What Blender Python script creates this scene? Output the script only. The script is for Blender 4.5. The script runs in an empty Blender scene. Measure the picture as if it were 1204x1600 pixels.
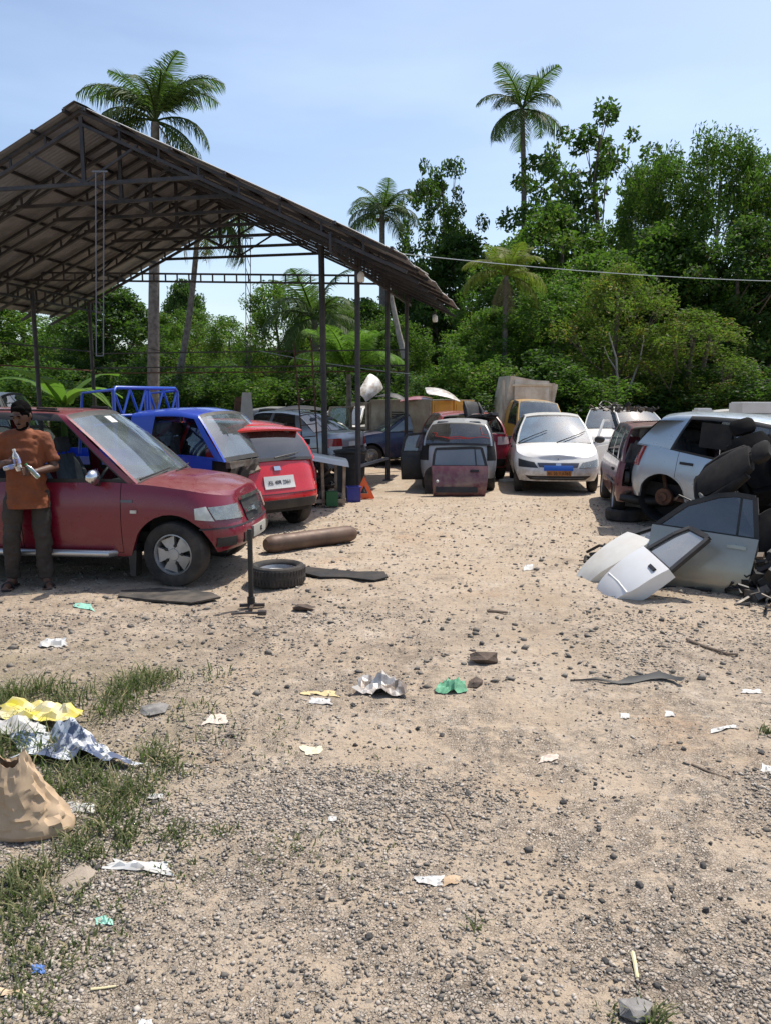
import bpy, bmesh, math, random
import numpy as np
from mathutils import Vector, Matrix, Euler, Quaternion

R = math.radians
random.seed(7)
rng = np.random.default_rng(11)
scene = bpy.context.scene
COL = scene.collection

# ------------------------------------------------------------------ camera
CAM_H, FPX, PITCH = 1.85, 1200.0, math.atan(180 / 1200.0)
cam = bpy.data.cameras.new('camera')
cam.sensor_fit = 'VERTICAL'; cam.sensor_height = 36.0; cam.lens = FPX / 1600 * 36
cam.clip_start = 0.05; cam.clip_end = 3000
camo = bpy.data.objects.new('camera', cam); COL.objects.link(camo)
camo.location = (0, 0, CAM_H); camo.rotation_euler = (math.pi / 2 - PITCH, 0, 0)
scene.camera = camo

# ------------------------------------------------------------------ sky and sun
SUN_AZ, SUN_EL = R(48), R(63)
world = bpy.data.worlds.new('World'); scene.world = world; world.use_nodes = True
wn = world.node_tree; wn.nodes.clear()
wo = wn.nodes.new('ShaderNodeOutputWorld'); wb = wn.nodes.new('ShaderNodeBackground')
sky = wn.nodes.new('ShaderNodeTexSky'); sky.sky_type = 'NISHITA'; sky.sun_disc = False
sky.sun_elevation = SUN_EL; sky.sun_rotation = SUN_AZ
sky.altitude = 0; sky.air_density = 1.0; sky.dust_density = 1.8; sky.ozone_density = 1.2
# faint high cloud veil
wtc = wn.nodes.new('ShaderNodeTexCoord'); wmap = wn.nodes.new('ShaderNodeMapping')
wmap.inputs['Scale'].default_value = (1.2, 1.2, 5.0)
wns = wn.nodes.new('ShaderNodeTexNoise'); wns.inputs['Scale'].default_value = 1.6; wns.inputs['Detail'].default_value = 5
wrp = wn.nodes.new('ShaderNodeValToRGB')
wrp.color_ramp.elements[0].position = .45; wrp.color_ramp.elements[0].color = (0, 0, 0, 1)
wrp.color_ramp.elements[1].position = .85; wrp.color_ramp.elements[1].color = (.16, .16, .16, 1)
wmx = wn.nodes.new('ShaderNodeMixRGB'); wmx.inputs['Color2'].default_value = (9.0, 10.2, 11.5, 1)
wn.links.new(wtc.outputs['Generated'], wmap.inputs['Vector']); wn.links.new(wmap.outputs['Vector'], wns.inputs['Vector'])
wn.links.new(wns.outputs['Fac'], wrp.inputs['Fac']); wn.links.new(wrp.outputs['Color'], wmx.inputs['Fac'])
wn.links.new(sky.outputs['Color'], wmx.inputs['Color1'])
wn.links.new(wmx.outputs['Color'], wb.inputs['Color']); wn.links.new(wb.outputs['Background'], wo.inputs['Surface'])
wb.inputs['Strength'].default_value = 0.15
sun = bpy.data.lights.new('sun', 'SUN'); sun.energy = 4.4; sun.angle = R(.53); sun.color = (1.0, .95, .86)
suno = bpy.data.objects.new('sun', sun); COL.objects.link(suno)
sdir = Vector((math.sin(SUN_AZ) * math.cos(SUN_EL), math.cos(SUN_AZ) * math.cos(SUN_EL), math.sin(SUN_EL)))
suno.location = (8, 5, 30)
suno.rotation_euler = (-sdir).to_track_quat('-Z', 'Y').to_euler()
vs = scene.view_settings
vs.view_transform = 'Standard'; vs.look = 'None'; vs.gamma = 1; vs.use_curve_mapping = False
vs.exposure = 0.30
scene.cycles.use_denoising = True
scene.cycles.max_bounces = 8; scene.cycles.transparent_max_bounces = 24
scene.cycles.diffuse_bounces = 3; scene.cycles.glossy_bounces = 3; scene.cycles.transmission_bounces = 4
scene.cycles.caustics_reflective = False; scene.cycles.caustics_refractive = False

# ------------------------------------------------------------------ measuring helpers (photo pixels of the 1204x1600 picture)
_cp, _sp = math.cos(PITCH), math.sin(PITCH)
def ray(px, py):
    u = (px - 602) / FPX; v = (800 - py) / FPX
    return Vector((u, _cp + v * _sp, -_sp + v * _cp))
def at(px, py, Y):
    d = ray(px, py); k = Y / d.y
    return Vector((d.x * k, Y, CAM_H + d.z * k))
def gr(px, py, z=0.0):
    d = ray(px, py); k = (z - CAM_H) / d.z
    return Vector((d.x * k, d.y * k, z))

# ------------------------------------------------------------------ noise on arrays
def _hash(ix, iy, seed):
    h = (ix.astype(np.int64) * 374761393 + iy.astype(np.int64) * 668265263 + seed * 1442695041) & 0x7fffffff
    h = ((h ^ (h >> 13)) * 1274126177) & 0x7fffffff
    return ((h ^ (h >> 16)) & 0xffff) / 65535.0
def vnoise(x, y, seed=0):
    x = np.asarray(x, float); y = np.asarray(y, float)
    ix = np.floor(x); iy = np.floor(y); fx = x - ix; fy = y - iy
    fx = fx * fx * (3 - 2 * fx); fy = fy * fy * (3 - 2 * fy)
    a = _hash(ix, iy, seed); b = _hash(ix + 1, iy, seed); c = _hash(ix, iy + 1, seed); d = _hash(ix + 1, iy + 1, seed)
    return (a * (1 - fx) + b * fx) * (1 - fy) + (c * (1 - fx) + d * fx) * fy
def fbm(x, y, seed=0, o=4):
    s = 0; a = .5; t = 0
    for k in range(o):
        s = s + a * vnoise(np.asarray(x) * 2 ** k, np.asarray(y) * 2 ** k, seed + k * 17); t += a; a *= .5
    return s / t
def ground_z(x, y):
    x = np.asarray(x, float); y = np.asarray(y, float)
    far = np.clip((np.hypot(x, y) - 9) / 5, 0, 1)
    near = (fbm(x * .7, y * .7, 3) - .5) * .06 + (fbm(x * 4, y * 4, 9) - .5) * .042 + (fbm(x * 14, y * 14, 21, 3) - .5) * .02
    return near * (1 - far * .6)

# ------------------------------------------------------------------ object helpers
def tag(o, label=None, cat=None, group=None, kind=None):
    if label: o['label'] = label
    if cat: o['category'] = cat
    if group: o['group'] = group
    if kind: o['kind'] = kind
    elif cat: o['kind'] = 'thing'
    return o
def empty(name, loc=(0, 0, 0), rz=0, label=None, cat=None, group=None):
    o = bpy.data.objects.new(name, None); COL.objects.link(o)
    o.location = loc; o.rotation_euler = (0, 0, rz); o.empty_display_size = .1
    return tag(o, label, cat, group)
def link(name, me, mats=None, parent=None):
    o = bpy.data.objects.new(name, me); COL.objects.link(o)
    if mats is not None:
        for m in (mats if isinstance(mats, (list, tuple)) else [mats]): me.materials.append(m)
    if parent is not None: o.parent = parent
    return o
def copy_tree(o, parent=None):
    c = o.copy(); COL.objects.link(c); c.parent = parent
    for ch in list(o.children): copy_tree(ch, c)
    return c

class MB:
    def __init__(s): s.v = []; s.f = []; s.m = []
    def add(s, verts, faces, mi=0):
        b = len(s.v); s.v += [tuple(p) for p in verts]
        for f in faces: s.f.append(tuple(i + b for i in f)); s.m.append(mi)
    def box(s, c, d, Rm=None, mi=0):
        c = Vector(c); vs = []
        for sx in (-.5, .5):
            for sy in (-.5, .5):
                for sz in (-.5, .5):
                    p = Vector((sx * d[0], sy * d[1], sz * d[2]))
                    if Rm is not None: p = Rm @ p
                    vs.append(p + c)
        s.add(vs, [(0, 1, 3, 2), (4, 6, 7, 5), (0, 4, 5, 1), (2, 3, 7, 6), (0, 2, 6, 4), (1, 5, 7, 3)], mi)
        return s
    def bar(s, a, b, w, h=None, mi=0, up=(0, 0, 1)):
        a = Vector(a); b = Vector(b); h = h or w; d = b - a; L = d.length
        if L < 1e-6: return s
        d /= L; u = Vector(up)
        if abs(d.dot(u)) > .97: u = Vector((0, 1, 0))
        y = u.cross(d).normalized(); z = d.cross(y)
        Rm = Matrix((d, y, z)).transposed()
        return s.box((a + b) / 2, (L, w, h), Rm, mi)
    def tube(s, pts, r, n=8, mi=0, caps=True, sq=1.0):
        pts = [Vector(p) for p in pts]; k = len(pts)
        rr = r if isinstance(r, (list, tuple, np.ndarray)) else [r] * k
        u = None; rings = []
        for i in range(k):
            t = (pts[min(i + 1, k - 1)] - pts[max(i - 1, 0)])
            if t.length < 1e-9: t = Vector((0, 0, 1))
            t.normalize()
            if u is None:
                u = t.orthogonal().normalized()
            u = (u - t * u.dot(t)).normalized(); w = t.cross(u)
            rings.append([pts[i] + (u * math.cos(2 * math.pi * j / n) + w * (sq * math.sin(2 * math.pi * j / n))) * rr[i] for j in range(n)])
        vs = [p for q in rings for p in q]; fs = []
        for i in range(k - 1):
            for j in range(n):
                j2 = (j + 1) % n
                fs.append((i * n + j, i * n + j2, (i + 1) * n + j2, (i + 1) * n + j))
        if caps:
            fs.append(tuple(range(n - 1, -1, -1))); fs.append(tuple((k - 1) * n + j for j in range(n)))
        s.add(vs, fs, mi); return s
    def lathe(s, prof, n=24, c=(0, 0, 0), axis='y', mi=0, closed=False):
        # prof: (radius, offset along axis)
        c = Vector(c); vs = []; k = len(prof)
        for (r, h) in prof:
            for j in range(n):
                a = 2 * math.pi * j / n; x, z = r * math.cos(a), r * math.sin(a)
                p = {'y': Vector((x, h, z)), 'z': Vector((x, z, h)), 'x': Vector((h, x, z))}[axis]
                vs.append(p + c)
        fs = []
        for i in range(k if closed else k - 1):
            i2 = (i + 1) % k
            for j in range(n):
                j2 = (j + 1) % n
                fs.append((i * n + j, i2 * n + j, i2 * n + j2, i * n + j2))
        s.add(vs, fs, mi); return s
    def prism(s, poly, t, M=None, mi=0):
        n = len(poly); vs = []
        for z in (-t / 2, t / 2):
            for (x, y) in poly:
                p = Vector((x, y, z)); vs.append(M @ p if M is not None else p)
        fs = [tuple(range(n - 1, -1, -1)), tuple(range(n, 2 * n))]
        for i in range(n):
            j = (i + 1) % n; fs.append((i, j, n + j, n + i))
        s.add(vs, fs, mi); return s
    def grid(s, P, mi=0, flip=False):
        a = len(P); b = len(P[0]); vs = [p for r_ in P for p in r_]; fs = []
        for i in range(a - 1):
            for j in range(b - 1):
                q = (i * b + j, i * b + j + 1, (i + 1) * b + j + 1, (i + 1) * b + j)
                fs.append(q[::-1] if flip else q)
        s.add(vs, fs, mi); return s
    def ball(s, c, r, n=10, mi=0, Rm=None):
        r = r if isinstance(r, (tuple, list)) else (r, r, r); c = Vector(c)
        vs = []; fs = []; m = max(5, n // 2 + 1)
        for i in range(m + 1):
            th = math.pi * i / m
            for j in range(n):
                ph = 2 * math.pi * j / n
                p = Vector((r[0] * math.sin(th) * math.cos(ph), r[1] * math.sin(th) * math.sin(ph), r[2] * math.cos(th)))
                if Rm is not None: p = Rm @ p
                vs.append(c + p)
        for i in range(m):
            for j in range(n):
                j2 = (j + 1) % n; fs.append((i * n + j, (i + 1) * n + j, (i + 1) * n + j2, i * n + j2))
        s.add(vs, fs, mi); return s
    def mesh(s, name, smooth=None, merge=None):
        me = bpy.data.meshes.new(name)
        me.from_pydata(s.v, [], s.f)
        me.polygons.foreach_set('material_index', s.m)
        if merge:
            bm = bmesh.new(); bm.from_mesh(me); bmesh.ops.remove_doubles(bm, verts=bm.verts, dist=merge)
            bmesh.ops.recalc_face_normals(bm, faces=bm.faces); bm.to_mesh(me); bm.free()
        if smooth:
            me.polygons.foreach_set('use_smooth', [True] * len(me.polygons))
            me.set_sharp_from_angle(angle=R(smooth))
        me.update(); return me
    def build(s, name, mats, parent=None, smooth=None, merge=None):
        return link(name, s.mesh(name, smooth, merge), mats, parent)

def one(name, fn, mats, parent, smooth=None):
    b = MB(); fn(b); return b.build(name, mats, parent, smooth)

# ------------------------------------------------------------------ materials
MATS = {}
def nodes_of(m):
    m.use_nodes = True; nt = m.node_tree; nt.nodes.clear()
    out = nt.nodes.new('ShaderNodeOutputMaterial'); return nt, out
def N(nt, t, **kw):
    n = nt.nodes.new(t)
    for k, v in kw.items():
        if k in n.inputs: n.inputs[k].default_value = v
        else: setattr(n, k, v)
    return n
def c4(c): return (c[0], c[1], c[2], 1)
def ramp(nt, p0, p1, c0=(0, 0, 0), c1=(1, 1, 1)):
    r = nt.nodes.new('ShaderNodeValToRGB'); e = r.color_ramp.elements
    e[0].position = p0; e[1].position = p1; e[0].color = c4(c0); e[1].color = c4(c1); return r
def mixc(nt, fac, a, b, mode='MIX'):
    m = nt.nodes.new('ShaderNodeMixRGB'); m.blend_type = mode
    for inp, v in (('Fac', fac), ('Color1', a), ('Color2', b)):
        if hasattr(v, 'is_linked') or hasattr(v, 'links'): nt.links.new(v, m.inputs[inp])
        elif inp == 'Fac': m.inputs[inp].default_value = v
        else: m.inputs[inp].default_value = c4(v)
    return m.outputs['Color']
def mat(name, col, rough=.6, metal=0.0, col2=None, nscale=6.0, nlo=.4, nhi=.65, dirt=0.0, dirtcol=(.30, .22, .15), mud=0.0,
        coat=0.0, bump=0.0, bscale=40.0, spec=.5, top=0.0):
    if name in MATS: return MATS[name]
    m = bpy.data.materials.new(name); nt, out = nodes_of(m)
    p = N(nt, 'ShaderNodeBsdfPrincipled', Roughness=rough, Metallic=metal)
    p.inputs['Specular IOR Level'].default_value = spec
    p.inputs['Coat Weight'].default_value = coat; p.inputs['Coat Roughness'].default_value = .08
    tc = N(nt, 'ShaderNodeTexCoord'); L = nt.links.new
    cur = None
    def noise(sc, det=4.0, ro=.6):
        n = N(nt, 'ShaderNodeTexNoise', Scale=sc, Detail=det, Roughness=ro); L(tc.outputs['Object'], n.inputs['Vector']); return n.outputs['Fac']
    base = N(nt, 'ShaderNodeRGB'); base.outputs[0].default_value = c4(col); cur = base.outputs[0]
    if col2 is not None:
        r_ = ramp(nt, nlo, nhi); L(noise(nscale), r_.inputs['Fac']); cur = mixc(nt, r_.outputs['Color'], cur, col2)
    if dirt:
        r_ = ramp(nt, .42, .75, (0, 0, 0), (dirt, dirt, dirt)); L(noise(3.2, 8, .68), r_.inputs['Fac'])
        cur = mixc(nt, r_.outputs['Color'], cur, dirtcol)
    if top:   # settled dust on upward faces
        ge = N(nt, 'ShaderNodeNewGeometry'); sn = N(nt, 'ShaderNodeSeparateXYZ'); L(ge.outputs['Normal'], sn.inputs[0])
        r_ = ramp(nt, .45, .95, (0, 0, 0), (top, top, top)); L(sn.outputs['Z'], r_.inputs['Fac']); r2 = ramp(nt, .3, .7, (.35,) * 3, (1, 1, 1)); L(noise(4.5, 7, .65), r2.inputs['Fac'])
        cur = mixc(nt, mixc(nt, 1.0, r_.outputs['Color'], r2.outputs['Color'], 'MULTIPLY'), cur, (.42, .33, .25))
    if mud:
        sx = N(nt, 'ShaderNodeSeparateXYZ'); L(tc.outputs['Object'], sx.inputs[0])
        mr = N(nt, 'ShaderNodeMapRange'); L(sx.outputs['Z'], mr.inputs['Value'])
        mr.inputs['From Min'].default_value = .75; mr.inputs['From Max'].default_value = .22
        mm = N(nt, 'ShaderNodeMath', operation='MULTIPLY'); L(mr.outputs['Result'], mm.inputs[0])
        r_ = ramp(nt, .38, .62, (0, 0, 0), (mud, mud, mud)); L(noise(7, 6), r_.inputs['Fac']); L(r_.outputs['Color'], mm.inputs[1])
        cur = mixc(nt, mm.outputs[0], cur, dirtcol)
    L(cur, p.inputs['Base Color'])
    if rough > .15 and (dirt or col2 is not None):
        mr2 = N(nt, 'ShaderNodeMapRange'); L(noise(9, 5), mr2.inputs['Value'])
        mr2.inputs['To Min'].default_value = max(.05, rough - .15); mr2.inputs['To Max'].default_value = min(1, rough + .2)
        L(mr2.outputs['Result'], p.inputs['Roughness'])
    if bump:
        bp = N(nt, 'ShaderNodeBump', Strength=bump, Distance=.02); L(noise(bscale, 6), bp.inputs['Height']); L(bp.outputs['Normal'], p.inputs['Normal'])
    L(p.outputs['BSDF'], out.inputs['Surface'])
    MATS[name] = m; return m
def paint(name, col, dirt=.35, mud=.6, rough=.38, metal=.0, coat=.6, col2=None, top=.3):
    return mat(name, col, rough, metal, dirt=dirt * .6, mud=mud, coat=coat, bump=.06, bscale=2.2, col2=col2, nscale=2.5, top=top)
def glass(name, tint=(.55, .65, .65), refl=.10, dusty=.12, dust=(.55, .52, .46)):  # film colour: dust, and on windscreens a painted sky reflection too
    if name in MATS: return MATS[name]
    m = bpy.data.materials.new(name); nt, out = nodes_of(m); L = nt.links.new
    t = N(nt, 'ShaderNodeBsdfTransparent', Color=c4(tint)); g = N(nt, 'ShaderNodeBsdfGlossy', Roughness=.04, Color=(1, 1, 1, 1))
    lw = N(nt, 'ShaderNodeLayerWeight', Blend=.35)
    mr = N(nt, 'ShaderNodeMapRange'); mr.inputs['To Min'].default_value = refl; mr.inputs['To Max'].default_value = .85
    L(lw.outputs['Fresnel'], mr.inputs['Value'])
    x = N(nt, 'ShaderNodeMixShader'); L(mr.outputs['Result'], x.inputs[0]); L(t.outputs[0], x.inputs[1]); L(g.outputs[0], x.inputs[2])
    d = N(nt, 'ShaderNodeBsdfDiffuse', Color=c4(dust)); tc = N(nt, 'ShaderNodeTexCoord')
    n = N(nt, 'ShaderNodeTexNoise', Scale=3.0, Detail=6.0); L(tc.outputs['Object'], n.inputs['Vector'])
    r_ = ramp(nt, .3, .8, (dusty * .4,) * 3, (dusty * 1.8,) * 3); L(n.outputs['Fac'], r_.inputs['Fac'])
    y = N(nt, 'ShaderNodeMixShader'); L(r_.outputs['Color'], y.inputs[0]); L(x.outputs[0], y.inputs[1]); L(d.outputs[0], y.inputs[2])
    L(y.outputs[0], out.inputs['Surface']); MATS[name] = m; return m
def leafmat(name, c0, c1, trans=.35, rough=.45, c2=None, spec=.16):
    if name in MATS: return MATS[name]
    m = bpy.data.materials.new(name); nt, out = nodes_of(m); L = nt.links.new
    a = N(nt, 'ShaderNodeAttribute', attribute_name='tint')
    r_ = nt.nodes.new('ShaderNodeValToRGB'); e = r_.color_ramp.elements
    e[0].color = c4(c0); e[1].color = c4(c1)
    if c2:
        e[1].position = .86; q = e.new(1.0); q.color = c4(c2)
    L(a.outputs['Fac'], r_.inputs['Fac'])
    oi = N(nt, 'ShaderNodeObjectInfo'); hs = N(nt, 'ShaderNodeHueSaturation')
    mr = N(nt, 'ShaderNodeMapRange'); mr.inputs['To Min'].default_value = .8; mr.inputs['To Max'].default_value = 1.2
    L(oi.outputs['Random'], mr.inputs['Value']); L(mr.outputs['Result'], hs.inputs['Value']); L(r_.outputs['Color'], hs.inputs['Color'])
    p = N(nt, 'ShaderNodeBsdfPrincipled', Roughness=max(.58, rough)); p.inputs['Specular IOR Level'].default_value = spec
    L(hs.outputs['Color'], p.inputs['Base Color'])
    t = N(nt, 'ShaderNodeBsdfTranslucent'); tm = mixc(nt, .5, hs.outputs['Color'], (.17, .36, .03)); L(tm, t.inputs['Color'])
    x = N(nt, 'ShaderNodeMixShader'); x.inputs[0].default_value = trans
    L(p.outputs['BSDF'], x.inputs[1]); L(t.outputs[0], x.inputs[2]); L(x.outputs[0], out.inputs['Surface'])
    MATS[name] = m; return m

M_BLACK = mat('black_plastic', (.010, .010, .011), .55, col2=(.022, .021, .02), nscale=8, dirt=.06)
M_DARK = mat('dark_interior', (.011, .011, .012), .8, col2=(.026, .023, .021), nscale=5)
M_RUBBER = mat('tyre_rubber', (.016, .015, .015), .8, col2=(.034, .030, .027), nscale=6, dirt=.16, bump=.15, bscale=60)
M_STEEL = mat('dark_steel', (.035, .036, .042), .5, metal=.3, col2=(.07, .05, .04), nscale=5, dirt=.15)
M_RUST = mat('rusty_metal', (.14, .065, .035), .8, metal=.1, col2=(.055, .03, .022), nscale=9, bump=.2, bscale=30)
M_CHROME = mat('chrome', (.62, .62, .63), .22, metal=1.0)
M_ALLOY = mat('alloy', (.42, .42, .42), .42, metal=.6, dirt=.7, dirtcol=(.16, .13, .1))
M_GREYPL = mat('grey_cloth', (.13, .135, .145), .85, col2=(.09, .09, .1), nscale=14)
M_WHITEPL = mat('white_plate', (.62, .62, .6), .5, dirt=.3)
M_LAMP = mat('clear_lamp', (.62, .62, .56), .12, coat=1.0, col2=(.42, .40, .33), nscale=9)
M_LAMPR = mat('red_lamp', (.30, .012, .014), .15, coat=1.0, dirt=.15)
M_LAMPO = mat('amber_lamp', (.55, .16, .02), .2, coat=1.0)
M_REFL = mat('lamp_reflector', (.55, .55, .52), .22, metal=1.0, col2=(.25, .25, .24), nscale=22, bump=.5, bscale=28)
M_INK = mat('ink', (.02, .02, .025), .6)
G_CLEAR = glass('window_glass', (.62, .70, .70), .12, .05)
G_WIND = glass('windscreen_glass', (.52, .66, .68), .18, .13, (.46, .56, .57))  # pale blue-green film: dust plus sky reflection painted into its colour
G_LENS = glass('lamp_lens', (.88, .88, .82), .12, .2, (.6, .57, .45))
G_DARK = glass('tinted_glass', (.07, .085, .095), .10, .03)
# ------------------------------------------------------------------ ground
def spaced(lo, hi, d0, grow, far):
    out = list(np.arange(lo, hi, d0)); d = d0
    x = out[-1]
    while x < far: d *= grow; x += d; out.append(x)
    return out
gxp = spaced(0, 5.2, .045, 1.09, 420); gx = np.array([-q for q in gxp[:0:-1]] + gxp)
gyp = spaced(1.5, 8.5, .04, 1.06, 420); gyn = [1.5 - q for q in spaced(0, .5, .1, 1.35, 60)][:0:-1]
gy = np.array(gyn + gyp)
GX, GY = np.meshgrid(gx, gy)
GZ = ground_z(GX, GY)
nx_, ny_ = len(gx), len(gy)
gv = np.stack([GX, GY, GZ], -1).reshape(-1, 3)
ii = np.arange((ny_ - 1) * (nx_ - 1)); rr_ = ii // (nx_ - 1); cc_ = ii % (nx_ - 1); b0 = rr_ * nx_ + cc_
gf = np.stack([b0, b0 + 1, b0 + nx_ + 1, b0 + nx_], -1)
def np_mesh(name, V, F, tint=None, smooth=False):
    me = bpy.data.meshes.new(name); k = F.shape[1]
    me.vertices.add(len(V)); me.vertices.foreach_set('co', np.ascontiguousarray(V, np.float32).ravel())
    me.loops.add(F.size); me.loops.foreach_set('vertex_index', np.ascontiguousarray(F, np.int32).ravel())
    me.polygons.add(len(F)); me.polygons.foreach_set('loop_start', np.arange(0, F.size, k, dtype=np.int32))
    me.update(calc_edges=True)
    if tint is not None:
        at_ = me.attributes.new('tint', 'FLOAT', 'FACE'); at_.data.foreach_set('value', np.ascontiguousarray(tint, np.float32))
    if smooth: me.polygons.foreach_set('use_smooth', np.ones(len(F), bool))
    me.validate(); return me
def ground_material():
    m = bpy.data.materials.new('sandy_ground'); nt, out = nodes_of(m); L = nt.links.new
    tc = N(nt, 'ShaderNodeTexCoord'); O = tc.outputs['Object']
    def noise(sc, det=5.0, ro=.6, vec=None, dist=0.0):
        n = N(nt, 'ShaderNodeTexNoise', Scale=sc, Detail=det, Roughness=ro, Distortion=dist); L(vec or O, n.inputs['Vector']); return n.outputs['Fac']
    def rp(f, a, b, c0=(0, 0, 0), c1=(1, 1, 1)):
        r_ = ramp(nt, a, b, c0, c1); L(f, r_.inputs['Fac']); return r_.outputs['Color']
    base = rp(noise(1.1, 6), .3, .7, (.355, .275, .195), (.468, .384, .296))
    base = mixc(nt, rp(noise(.35, 4), .45, .62), base, (.43, .335, .242))
    pale = rp(noise(2.7, 6, .65), .55, .72, (0, 0, 0), (.75, .75, .75)); base = mixc(nt, pale, base, (.535, .452, .368))
    orange = rp(noise(.8, 5, .6, None, .6), .58, .70, (0, 0, 0), (.6, .6, .6)); base = mixc(nt, orange, base, (.385, .25, .15))
    # small dark grit and gravel tone
    grit = rp(noise(55, 3, .7), .56, .66); g2 = rp(noise(1.9, 4), .38, .60)
    gm = mixc(nt, 1.0, grit, g2, 'MULTIPLY'); base = mixc(nt, gm, base, (.20, .165, .13))
    gv2 = rp(noise(24, 4, .7), .58, .68, (0, 0, 0), (.65, .65, .65)); base = mixc(nt, gv2, base, (.26, .22, .18))
    # fine gravel bed: cells of varied stone colour
    vo = N(nt, 'ShaderNodeTexVoronoi', Scale=75.0, Randomness=1.0); L(O, vo.inputs['Vector'])
    vo2 = N(nt, 'ShaderNodeTexVoronoi', Scale=75.0, Randomness=1.0, feature='DISTANCE_TO_EDGE'); L(O, vo2.inputs['Vector'])
    sc = nt.nodes.new('ShaderNodeValToRGB'); e = sc.color_ramp.elements; e[0].color = (.10, .09, .08, 1); e[1].color = (.56, .50, .43, 1)
    for pos, c in ((.3, (.22, .19, .16)), (.6, (.36, .31, .26))): q = e.new(pos); q.color = c4(c)
    sv = N(nt, 'ShaderNodeSeparateColor'); L(vo.outputs['Color'], sv.inputs[0]); L(sv.outputs[0], sc.inputs['Fac'])
    edge = rp(vo2.outputs['Distance'], .0, .14, (.22, .20, .18), (1, 1, 1)); stn = mixc(nt, 1.0, sc.outputs['Color'], edge, 'MULTIPLY')  # dark cell edges paint the small shadows between the stones
    gmask = rp(noise(1.4, 5, .62), .40, .60, (.10, .10, .10), (.85, .85, .85)); gm2 = rp(noise(9, 4, .7), .36, .56)
    sxy = N(nt, 'ShaderNodeSeparateXYZ'); L(O, sxy.inputs[0]); ny = N(nt, 'ShaderNodeMapRange'); L(sxy.outputs['Y'], ny.inputs['Value'])
    ny.inputs['From Min'].default_value = 2.0; ny.inputs['From Max'].default_value = 7.5; ny.inputs['To Min'].default_value = 1.0; ny.inputs['To Max'].default_value = .12
    gmk = mixc(nt, 1.0, mixc(nt, 1.0, gmask, gm2, 'MULTIPLY'), ny.outputs[0], 'MULTIPLY'); base = mixc(nt, gmk, base, stn)
    vb = N(nt, 'ShaderNodeTexVoronoi', Scale=34.0, Randomness=1.0); L(O, vb.inputs['Vector']); vb2 = N(nt, 'ShaderNodeTexVoronoi', Scale=34.0, Randomness=1.0, feature='DISTANCE_TO_EDGE'); L(O, vb2.inputs['Vector'])
    svb = N(nt, 'ShaderNodeSeparateColor'); L(vb.outputs['Color'], svb.inputs[0]); big = rp(svb.outputs[1], .70, .76); bige = rp(vb2.outputs['Distance'], .02, .16); bigm = mixc(nt, 1.0, big, bige, 'MULTIPLY')
    bigc = rp(svb.outputs[2], .0, 1.0, (.13, .115, .10), (.44, .385, .32)); base = mixc(nt, mixc(nt, 1.0, bigm, rp(noise(2.2, 5, .65), .42, .58, (0, 0, 0), (.8, .8, .8)), 'MULTIPLY'), base, bigc)
    # oily dark soil
    oil = rp(noise(1.5, 6, .7, None, .4), .57, .70, (0, 0, 0), (.65, .65, .65)); base = mixc(nt, oil, base, (.16, .13, .105))
    # trodden darker band of soil before the wagon
    sb = N(nt, 'ShaderNodeSeparateXYZ'); L(O, sb.inputs[0]); bm_ = N(nt, 'ShaderNodeMapRange'); L(sb.outputs['Y'], bm_.inputs['Value']); bm_.inputs['From Min'].default_value = 4.2; bm_.inputs['From Max'].default_value = 5.6
    bn_ = N(nt, 'ShaderNodeMapRange'); L(sb.outputs['Y'], bn_.inputs['Value']); bn_.inputs['From Min'].default_value = 8.6; bn_.inputs['From Max'].default_value = 6.8
    bx_ = N(nt, 'ShaderNodeMapRange'); L(sb.outputs['X'], bx_.inputs['Value']); bx_.inputs['From Min'].default_value = 1.2; bx_.inputs['From Max'].default_value = -1.4; bx_.inputs['To Min'].default_value = .35
    band = mixc(nt, 1.0, mixc(nt, 1.0, bm_.outputs[0], bn_.outputs[0], 'MULTIPLY'), bx_.outputs[0], 'MULTIPLY')
    band = mixc(nt, 1.0, band, rp(noise(3.4, 7, .72), .40, .60, (.0, .0, .0), (.6, .6, .6)), 'MULTIPLY'); base = mixc(nt, band, base, (.19, .145, .11))
    # streaky litter of leaves and bark across the drive
    mp = N(nt, 'ShaderNodeMapping'); mp.inputs['Scale'].default_value = (6, 30, 1); L(O, mp.inputs['Vector'])
    st = rp(noise(2.6, 4, .7, mp.outputs['Vector'], .5), .58, .66, (0, 0, 0), (.65, .65, .65)); base = mixc(nt, st, base, (.17, .13, .10))
    # mossy soil where the grass grows
    sx = N(nt, 'ShaderNodeSeparateXYZ'); L(O, sx.inputs[0])
    mr = N(nt, 'ShaderNodeMapRange'); L(sx.outputs['X'], mr.inputs['Value'])
    mr.inputs['From Min'].default_value = -.5; mr.inputs['From Max'].default_value = -1.9
    mr3 = N(nt, 'ShaderNodeMapRange'); L(sx.outputs['Y'], mr3.inputs['Value'])
    mr3.inputs['From Min'].default_value = 6.0; mr3.inputs['From Max'].default_value = 4.8
    m1 = N(nt, 'ShaderNodeMath', operation='MULTIPLY'); L(mr.outputs[0], m1.inputs[0]); L(mr3.outputs[0], m1.inputs[1])
    m2 = N(nt, 'ShaderNodeMath', operation='MULTIPLY'); L(m1.outputs[0], m2.inputs[0]); L(rp(noise(3.1, 6), .35, .6, (0, 0, 0), (.7, .7, .7)), m2.inputs[1])
    base = mixc(nt, m2.outputs[0], base, (.20, .17, .10))
    p = N(nt, 'ShaderNodeBsdfPrincipled', Roughness=.95); p.inputs['Specular IOR Level'].default_value = .15
    L(base, p.inputs['Base Color'])
    b0 = N(nt, 'ShaderNodeBump', Strength=1.0, Distance=.012); L(mixc(nt, gmk, (.5, .5, .5), edge), b0.inputs['Height'])
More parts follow.
